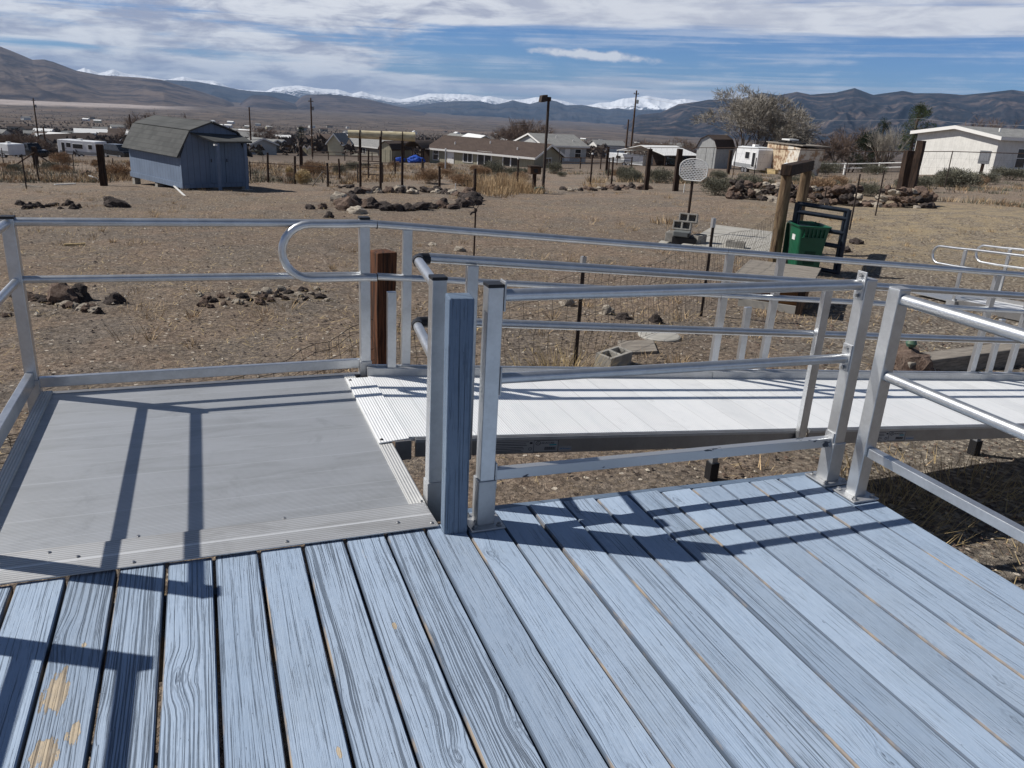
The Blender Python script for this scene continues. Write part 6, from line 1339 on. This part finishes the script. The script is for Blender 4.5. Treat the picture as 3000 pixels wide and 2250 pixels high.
def bare_tree(label,x,y,h,seed,stems=1,maxlev=5,spread=.55,droop=0.0,mat='twig',twn=7,twl=.5,group=None,wide=1.0,name='bare_tree'):
    rr=random.Random(seed); t=thing(name,label,'tree',(x,y,gz(x,y)),rr.uniform(0,6),group)
    tk=MB(); tw=MB()
    for s in range(stems):
        a=6.28*s/stems; d=Vector((math.cos(a)*.28*(stems>1)*wide,math.sin(a)*.28*(stems>1)*wide,1)).normalized()
        grow(tk,tw,Vector((.08*math.cos(a)*(stems>1),.08*math.sin(a)*(stems>1),-.3)),d,1.0,.075 if stems==1 else .05,0,maxlev,rr,spread,droop,8,twn,twl*.6)
    mx=max(v[2] for v in tw.v) if tw.v else 3; k=h/mx
    for m_ in (tk,tw): m_.v=[(a*k*wide,b*k*wide,c*k) for a,b,c in m_.v]
    tk.build('trunk',MAT['bark'],t,smooth=True,fix=False); tw.build('crown',MAT[mat],t,fix=False); return t
bt_=(66.472, 90.141, 10.786)
bare_tree('big bare cottonwood tree with pale twigs behind the gambrel barn',*bt_,11,stems=3,maxlev=6,spread=.46,twn=4,twl=.34,wide=1.2)
for (x,y,h),lb,sd,mt,st,w_ in zip([(61.087, 153.275, 8.6), (55.158, 148.06, 6.926), (-11.472, 239.726, 10.769), (-3.367, 234.976, 10.123), (-26.154, 147.702, 4.191), (48.079, 163.06, 3.612), (76.415, 81.882, 6.231), (73.906, 81.473, 5.401), (81.804, 94.515, 4.869), (107.329, 89.891, 7.76), (79.135, 127.427, 4.905), (79.483, 138.861, 4.442), (15.165, 209.452, 7.348), (30.199, 172.375, 4.435)],
  ('wide bare tree behind the grey house and lamp post','bare tree just left of the wide one behind the tan home','bare tree on the valley edge behind the shed roof, left one','bare tree on the valley edge behind the shed roof, right one','dark dense bare bush at the far left edge','small bare tree behind the cream house','bare tree left of the dark junipers','smaller bare tree at the left of the junipers','low bare tree right of the big cottonwood','thin bare tree behind the white house roof','low bare tree behind the white roofed shelter','low bare tree left of the white roofed shelter','bare tree above the shed right side poles','bare tree standing behind the cream house wing'),
  range(20,40),('twigdark','twigdark','twigdark','twigdark','twigdark','twigdark','twigdark','twigdark','twigdark','twigdark','twigdark','twigdark','twigdark','twigdark'),(3,3,2,3,4,2,2,2,3,1,3,3,2,2),(1.3,1.1,1.3,1.3,1.5,1.2,1,1.1,1.5,.9,1.5,1.5,1.3,1.2)):
    bare_tree(lb,x,y,h,sd,stems=st,maxlev=4,spread=.55,mat=mt,twn=9,twl=.7,wide=w_)
x,y,h=(74.703, 75.202, 5.851); bare_tree('pale stemmed bare shrub tree in front of the dark junipers',x,y,h,61,stems=7,maxlev=3,spread=.22,mat='twig',twn=6,twl=.6,wide=.9)
def leafy(label,x,y,h,rad,seed,mat,kind='juniper',name='juniper_tree'):
    rr=random.Random(seed); t=thing(name,label,'tree',(x,y,gz(x,y)),rr.uniform(0,6))
    tk=MB(); tk.tube([(0,0,-.3),(.08,.05,h*.4),(.02,0,h*.93)],.035*h,8,.012*h); cr=MB(); blobs=[]
    n=62 if kind=='pine' else 70
    for i in range(n):
        u=rr.random(); z=h*(.28+.70*u) if kind=='pine' else h*(.06+.92*u)
        prof=(math.sin(math.pi*min(1,(.18+.82*u)**.9))**.7) if kind=='pine' else (1-u)**.5*.9+.1
        a=rr.uniform(0,6.28); rr_=rad*prof*rr.uniform(.35,1.0); c=Vector((rr_*math.cos(a),rr_*math.sin(a),z)); blobs.append((c,rad*rr.uniform(.12,.26)))
        if kind=='pine': tk.tube([(0.03*math.cos(a),.03*math.sin(a),z*.90),tuple(c)],.012*h*.6,4,.01)
    for c,b in blobs:
        for k in range(240):
            d=Vector((rr.gauss(0,1),rr.gauss(0,1),rr.gauss(0,.75))); d.normalize(); p=c+d*b*rr.random()**.4; e=(d+Vector((0,0,.35))).normalized(); l=b*rr.uniform(.14,.30); w=e.orthogonal().normalized()*l*.22; w.rotate(Matrix.Rotation(rr.uniform(0,6.28),3,e))
            i=len(cr.v); cr.v+=[tuple(p-w),tuple(p+w),tuple(p+e*l)]; cr.f.append([i,i+1,i+2]); cr.mi.append(0)
    tk.build('trunk',MAT['bark'],t,smooth=True); cr.build('crown',MAT[mat],t,fix=False); return t
x,y,h=(80.998, 77.352, 7.655); leafy('rounded green pine tree left of the white house',x,y,h,h*.34,3,'pine','pine','pine_tree')
x,y,h=(77.12, 78.438, 6.115); leafy('taller dark juniper behind the pale stemmed shrub',x,y,h,h*.30,4,'juniper')
x,y,h=(75.337, 78.774, 4.503); leafy('shorter dark juniper at the left of its clump',x,y,h,h*.45,5,'juniper')
x,y,h=(25.74, 228.555, 6.646); leafy('single small dark conifer in the valley trees',x,y,h,h*.28,6,'juniper')
# ------------------------------------------------------------------ sage bushes (three shapes, copied)
def bush_proto(seed,mat,n=2600,leaf=.085,up=.6):
    rr=random.Random(seed); cr=MB(); st=MB()
    lob=[(Vector((rr.uniform(-.55,.55),rr.uniform(-.5,.5),rr.uniform(.25,.62))),rr.uniform(.28,.46)) for _ in range(13)]
    for k in range(26):
        c,b=rr.choice(lob); st.tube([(c.x*.12,c.y*.12,-.05),(c.x*.55,c.y*.55,c.z*.5),(c.x*1.05,c.y*1.05,c.z+.15)],.012,3,.003,cap=False)
    for k in range(n):
        c,b=rr.choice(lob); d=Vector((rr.gauss(0,1),rr.gauss(0,1),rr.gauss(.2,.8))).normalized(); p=c+d*b*rr.random()**.35
        if p.z<.02: p.z=abs(p.z)*.4+.02
        e=(d+Vector((0,0,up))).normalized(); l=leaf*rr.uniform(.6,1.5); w=e.orthogonal().normalized()*l*.17; w.rotate(Matrix.Rotation(rr.uniform(0,6.28),3,e))
        i=len(cr.v); cr.v+=[tuple(p-w),tuple(p+w),tuple(p+e*l)]; cr.f.append([i,i+1,i+2]); cr.mi.append(0)
    return cr,st
BP=[]
for s,(mt) in enumerate(('sage','sage','sage','brushtan')):
    cr,st=bush_proto(s+3,mt,5600,.075); BP.append((cr,st,mt))
bush_first={}
def bush(label,x,y,rx,hz,k,name='sage_bush',cat='bush',group=None):
    rz=rnd.uniform(0,6.28)
    if k not in bush_first:
        t=thing(name,label,cat,(x,y,gz(x,y)-.03),rz,group); cr,st,mt=BP[k]; cr.build('foliage',MAT[mt],t,fix=False); st.build('stems',MAT['twigdark'],t,fix=False); bush_first[k]=t; t.scale=(rx,rx,hz)
    else: t=dup(bush_first[k],(x,y,gz(x,y)-.03),rz,label,group,(rx,rx,hz)); t.name=name
    return t
def P2(px): return px
bl=[(17.943, 25.676, 0.742, 0.82), (17.132, 48.624, 0.869, 0.95), (23.404, 53.287, 0.934, 0.74), (21.159, 38.797, 0.847, 0.67), (20.826, 34.7, 0.788, 0.73), (22.536, 35.091, 0.659, 0.54), (37.159, 32.239, 1.049, 1.62), (52.268, 41.001, 0.961, 1.49), (61.166, 68.842, 1.45, 1.69), (62.683, 63.872, 1.118, 1.43), (8.678, 50.19, 0.602, 0.55), (6.559, 41.936, 0.569, 0.4), (57.239, 75.029, 1.052, 1.38), (62.615, 75.935, 0.973, 1.22), (42.974, 35.163, 0.777, 0.84)]
bn_=['big round green sage bush standing on the dirt beside the gate frame','grey sage bush below the tan mobile home','green sage bush right behind the lamp post','sage bush left of the brown round-worn post','wide sage bush right of the brown round-worn post','sage bush just behind the backboard','broad sage bush beside the lava wall near the white house','brownish sage bush at the far right edge','sage behind the rock wall, left of the timber pair','sage bush directly left of the timber pair','grey sage bush between the log frame legs','grey sage bush left of the log frame','sage bush by the rounded white trailer','sage bush behind the timber gate frame','low sage bush between the broad one and the right edge']
for i,((x,y,h,w),lb) in enumerate(zip(bl,bn_)): bush(lb,x,y,w,h/1.0,(i*2)%3 if i!=7 else 1)
tw_=[(3.68, 32.334, 0.537, 0.33), (3.978, 40.58, 0.476, 0.23)]
for (x,y,h,w),lb in zip(tw_,('large round pale tumbleweed resting against the old rails','smaller round tumbleweed left of the dark timber post')):
    rr=random.Random(int(w*1000)); mb=MB()
    for k in range(420):
        d=Vector((rr.gauss(0,1),rr.gauss(0,1),rr.gauss(0,1))).normalized(); a=d.orthogonal().normalized(); pts=[]
        for s in range(5):
            u=s/4; pts.append(Vector((0,0,w*.95))+ (d*(w*(.25+.78*u))+a*(w*.5*math.sin(u*2.2+k))*.6).normalized()*w*(.35+.65*u**.6))
        mb.tube(pts,.006,3,.003,cap=False)
    o=mb.build('tumbleweed',MAT['straw'],loc=(x,y,gz(x,y)-.02),fix=False); o.scale=(1,1,.95); tag(o,lb,'tumbleweed')
rr=random.Random(77)
for i in range(64):
    u=rr.random(); px=u*3000; a_=R(-11.5+u*62); D=rr.uniform(32,62) if u<.5 else rr.uniform(34,60)
    x,y=D*math.sin(a_),D*math.cos(a_)
    w=rr.uniform(.35,.85); k=3 if (u<.55 and rr.random()<.8) or rr.random()<.25 else rr.randint(0,2)
    bush('round dry tan bush in the brush belt behind the yard' if k==3 else 'small grey sage bush in the brush belt behind the yard',x,y,w,w*rr.uniform(.7,1.05),k,name='dry_bush' if k==3 else 'sage_bush',group='dry tan bushes of the brush belt' if k==3 else 'small sage bushes of the brush belt')
# ------------------------------------------------------------------ dry grass and brush (uncountable)
def blades(mb,x,y,z,R_,H_,n,rr,w=.010,lean=.7,z0=0.0):
    for k in range(n):
        a=rr.uniform(0,6.28); q=R_*rr.random()**.6; bx_=x+q*math.cos(a); by_=y+q*math.sin(a); l=H_*rr.uniform(.45,1.1)
        dx=math.cos(a)*lean*rr.random()+rr.gauss(0,.22); dy=math.sin(a)*lean*rr.random()+rr.gauss(0,.22); ww=w*rr.uniform(.6,1.3); th=rr.uniform(0,6.28)
        i=len(mb.v); mb.v+=[(bx_-ww*math.cos(th),by_-ww*math.sin(th),z+z0),(bx_+ww*math.cos(th),by_+ww*math.sin(th),z+z0),(bx_+dx*l,by_+dy*l,z+z0+l)]; mb.f.append([i,i+1,i+2]); mb.mi.append(0)
rr=random.Random(11)
mb=MB(); mt_=MB(); ms=MB()
belt=[[(-7.946, 32.544), (-16.603, 68.003)], [(-6.514, 32.861), (-13.612, 68.664)], [(-4.988, 33.127), (-11.166, 74.164)], [(-3.316, 32.833), (-7.537, 74.62)], [(-1.68, 33.958), (-3.706, 74.908)], [(0.142, 34.0), (0.312, 74.999)], [(1.71, 31.454), (4.07, 74.889)], [(2.993, 30.353), (7.36, 74.638)], [(4.178, 30.213), (10.273, 74.293)], [(6.17, 34.452), (13.222, 73.825)], [(7.772, 35.151), (16.84, 76.16)], [(11.017, 38.453), (21.484, 74.983)], [(14.049, 39.581), (25.087, 70.68)], [(17.265, 40.471), (29.036, 68.065)], [(19.732, 39.328), (32.288, 64.354)], [(20.084, 34.593), (35.147, 60.537)], [(22.114, 33.331), (38.699, 58.33)], [(23.413, 31.19), (39.622, 52.783)], [(24.353, 27.856), (43.441, 49.688)], [(25.546, 25.365), (46.834, 46.503)], [(25.66, 22.307), (49.81, 43.301)], [(26.195, 20.071), (47.627, 36.493)], [(27.302, 18.536), (49.641, 33.702)]]
for i in range(2900):
    k=rr.uniform(0,len(belt)-1.001); j=int(k); u=k-j; v=rr.random()**1.6
    n0=Vector(belt[j][0]).lerp(Vector(belt[j+1][0]),u); f0=Vector(belt[j][1]).lerp(Vector(belt[j+1][1]),u); p=n0.lerp(f0,v)
    nz=noise.noise((p.x*.12,p.y*.12,3)); right=k>12
    if right and nz<.02 and rr.random()<.8: continue
    if nz<-.22 or rr.random()<.18: continue
    tgt=ms if (nz<-.02 and rr.random()<.7) or (right and rr.random()<.55) else (mb if rr.random()<.6 else mt_)
    blades(tgt,p.x,p.y,gz(p.x,p.y),rr.uniform(.20,.62),rr.uniform(.12,.36)*(.85 if right else 1),26,rr,.013,.75)
for (x,y),(R_,n,h_) in zip([(11.213, 32.353), (11.245, 30.761), (11.434, 30.094), (11.615, 29.084), (10.189, 28.596), (18.388, 36.721), (16.37, 32.996), (9.677, 27.145), (14.267, 16.035), (13.865, 15.745), (11.54, 18.515), (17.032, 18.159), (13.084, 34.921), (10.014, 29.59)],((1.0,520,.55),(1.1,620,.62),(.8,460,.58),(.7,380,.45),(.9,420,.4),(.5,180,.4),(.6,160,.3),(.7,200,.3),(.32,110,.25),(.3,90,.22),(.5,120,.22),(.6,150,.16),(.7,320,.6),(.6,260,.5))): blades(mb,x,y,gz(x,y),R_,h_,n,rr,.011,.7)
tag(mb.build('dry_grass',MAT['drygrass'],fix=False),'dry yellow grass growing in clumps along the yard edge','grass',kind='stuff')
tag(mt_.build('dry_brush',MAT['brushtan'],fix=False),'dry tan brush along the far side of the yard','brush',kind='stuff')
tag(ms.build('low_sage',MAT['sage'],fix=False),'low grey sage among the dry brush','brush',kind='stuff')
mb=MB(); rr=random.Random(15)
for i in range(620):
    a=R(rr.uniform(-16,62)); d=5+28*rr.random()**.8; x=d*math.sin(a); y=d*math.cos(a)
    if (-1.2<x<2.8 and y<4.6) or noise.noise((x*.25,y*.25,6))<-.05: continue
    blades(mb,x,y,gz(x,y)+.01,rr.uniform(.05,.28),rr.uniform(.05,.17),rr.randint(10,34),rr,.0045,1.1)
tag(mb.build('dry_grass',MAT['drygrass'],fix=False),'short dry grass tufts dotted over the bare yard','grass',kind='stuff')
# straw litter and short grass on the near ground, pebbles
mb=MB(); rr=random.Random(5); az0,az1=R(-20),R(66)
def clear(x,y): return not(-1.0<x<2.6 and y<4.25) and y>1.0
for i in range(15000):
    a=rr.uniform(az0,az1); d=1.6+26*rr.random()**1.25; x=d*math.sin(a); y=d*math.cos(a)
    dens=noise.noise((x*.35,y*.35,9))+.35*noise.noise((x*1.3,y*1.3,2))
    if not clear(x,y) or dens<rr.uniform(-.45,.35): continue
    z=gz(x,y)+.022; th=rr.uniform(0,6.28); l=rr.uniform(.03,.13)*(1 if d<9 else 1.4); w=rr.uniform(.0012,.0028)*(1 if d<8 else 1.9); c,s=math.cos(th),math.sin(th); b=rr.gauss(0,.25)*l
    mid=(x+c*l*.5-s*b,y+s*l*.5+c*b,z+rr.uniform(.004,.03)); i0=len(mb.v)
    mb.v+=[(x-s*w,y+c*w,z),(x+s*w,y-c*w,z),(mid[0]+s*w,mid[1]-c*w,mid[2]),(mid[0]-s*w,mid[1]+c*w,mid[2]),(x+c*l,y+s*l,z+rr.uniform(0,.03))]; mb.f+=[[i0,i0+1,i0+2,i0+3],[i0+3,i0+2,i0+4]]; mb.mi+=[0,0]
for x0,y0,R_,n,h_ in ((4.1,3.5,.5,420,.16),(4.9,3.6,.6,380,.20),(3.0,6.4,.5,330,.30),(3.3,6.9,.35,160,.35),(5.5,2.8,.8,300,.12),(2.9,5.2,.5,160,.10),(4.4,2.3,.7,200,.10)): blades(mb,x0,y0,gz(x0,y0)+.015,R_,h_,n,rr,.003,1.3)
tag(mb.build('straw_litter',MAT['straw'],fix=False),'dry straw bits scattered over the near dirt','straw',kind='stuff')
for nm,mt,n,sz,lb,az_ in (('pebbles','palerock',3600,.016,'small pale pebbles scattered over the yard',(az0,az1)),('pebbles','lava',3400,.017,'small dark pebbles scattered over the yard',(az0,az1)),('gravel','brownrock',5200,.016,'loose brown gravel of the drive on the right',(R(38),R(64)))):
    mb=MB(); rr=random.Random(n)
    for i in range(n):
        a=rr.uniform(*az_); d=2.0+26*rr.random()**1.35; x=d*math.sin(a); y=d*math.cos(a)
        if not clear(x,y): continue
        s=sz*rr.uniform(.35,1.0)*(1.6 if rr.random()<.12 else 1)*(1 if d<8 else 1.35); z=gz(x,y)+.022; th=rr.uniform(0,6.28); c,q=math.cos(th),math.sin(th)
        vs=[]
        for px_,py_,pz_ in ((1,0,.1),(.3,.8,.2),(-.8,.5,.1),(-.7,-.6,.15),(.4,-.9,.1),(.1,0,.75),(-.3,.1,.6)):
            px_*=s*rr.uniform(.8,1.3);py_*=s*rr.uniform(.7,1.1); vs.append((x+px_*c-py_*q,y+px_*q+py_*c,z+pz_*s-.004))
        mb.add(vs,[(0,1,5),(1,2,6,5),(2,3,6),(3,4,5,6),(4,0,5)])
    tag(mb.build(nm,MAT[mt],fix=False),lb,'gravel',kind='stuff')
# ------------------------------------------------------------------ valley: scattered bare trees and tiny houses
mb=MB(); mb2=MB(); rr=random.Random(21)
for i in range(11000):
    a=rr.uniform(-16,60) if rr.random()<.45 else rr.uniform(-16,30); D=125*math.exp(rr.random()**.75*math.log(5200/125)); x=D*math.sin(R(a)); y=D*math.cos(R(a))
    dn=noise.noise((x*.0045,y*.0045,7))+.5*noise.noise((x*.02,y*.02,1)) - (.25 if a>26 else 0)
    if dn<-.12 or (D<200 and rr.random()<.7): continue
    z=gz(x,y); hgt=rr.uniform(1.2,4.6)*(1 if D>220 else .7); n=12 if D<900 else 6
    tg=mb if rr.random()<.75 else mb2
    for k in range(n):
        b=rr.uniform(0,6.28); q=hgt*rr.uniform(0,.5); cx_=x+q*math.cos(b); cy_=y+q*math.sin(b); zc=z+hgt*rr.uniform(.05,.75); s=hgt*rr.uniform(.18,.36); i0=len(tg.v)
        th=rr.uniform(0,3.14); tg.v+=[(cx_-s*math.cos(th),cy_-s*math.sin(th),zc-.1*s),(cx_+s*math.cos(th),cy_+s*math.sin(th),zc+rr.uniform(-.3,.3)*s),(cx_+rr.gauss(0,.3)*s,cy_+rr.gauss(0,.3)*s,zc+s*rr.uniform(.5,1.1))]; tg.f.append([i0,i0+1,i0+2]); tg.mi.append(0)
for i in range(6500):
    a=rr.uniform(-16,27); D=185*math.exp(rr.random()*math.log(1500/185)); x=D*math.sin(R(a)); y=D*math.cos(R(a))
    if noise.noise((x*.012,y*.012,5))<-.22: continue
    z=gz(x,y); hgt=rr.uniform(1.6,4.2)
    for k in range(16):
        b=rr.uniform(0,6.28); q=hgt*rr.uniform(0,.42); cx_=x+q*math.cos(b); cy_=y+q*math.sin(b); zc=z+hgt*rr.uniform(.0,.7); s=hgt*rr.uniform(.10,.24); i0=len(mb.v); th=rr.uniform(0,3.14)
        mb.v+=[(cx_-s*math.cos(th),cy_-s*math.sin(th),zc),(cx_+s*math.cos(th),cy_+s*math.sin(th),zc+.2*s),(cx_+rr.gauss(0,.5)*s,cy_+rr.gauss(0,.5)*s,zc+s*rr.uniform(.9,1.9))]; mb.f.append([i0,i0+1,i0+2]); mb.mi.append(0)
tag(mb.build('distant_trees',simple('distant bare brush',(.095,.076,.065),island=.45,rough=.95),fix=False),'bare brown brush and trees over the valley floor','brush',kind='stuff')
tag(mb2.build('distant_trees',simple('distant dark brush',(.045,.045,.036),island=.4,rough=.95),fix=False),'dark evergreen brush dotted over the valley floor','brush',kind='stuff')
def far_house_mesh(wall,roof):
    mb=MB(); mb.prism([(0,-3,-2),(0,-3,2.6),(0,0,4.2),(0,3,2.6),(0,3,-2)],(12,0,0)); mb.m=1
    for s in(-1,1): mb.prism([(-.4,s*3.4,2.45),(-.4,0,4.25),(-.4,0,4.45),(-.4,s*3.4,2.65)],(12.8,0,0))
    m_=MB(); 
    me=mb.build('far_house',[MAT[wall],MAT[roof]]); d=me.data; bpy.data.objects.remove(me); return d
FH=[(far_house_mesh('whiteside','greyroof'),'white'),(far_house_mesh('creamside','whiteroof'),'white roofed'),(far_house_mesh('beigeside','brownroof'),'brown roofed'),(far_house_mesh('rvwhite','whiteroof'),'bright white')]
rr=random.Random(33)
for i in range(170):
    a=rr.uniform(-13,27) if i<140 else rr.uniform(20,40); D=280*math.exp(rr.random()*math.log(2600/280)); x=D*math.sin(R(a)); y=D*math.cos(R(a)); k=rr.choice((0,0,1,2,2,3)); 
    o=bpy.data.objects.new('far_house',FH[k][0]); C.objects.link(o); o.location=(x,y,gz(x,y)+1.2); o.rotation_euler=(0,0,-R(a)+rr.gauss(0,.7)); s=rr.uniform(.6,1.15)*(1.0 if D<900 else 1.3); o.scale=(s,s,s*.9)
    tag(o,'tiny '+FH[k][1]+' house among bare brush in the valley','house','far '+FH[k][1]+' houses of the valley')
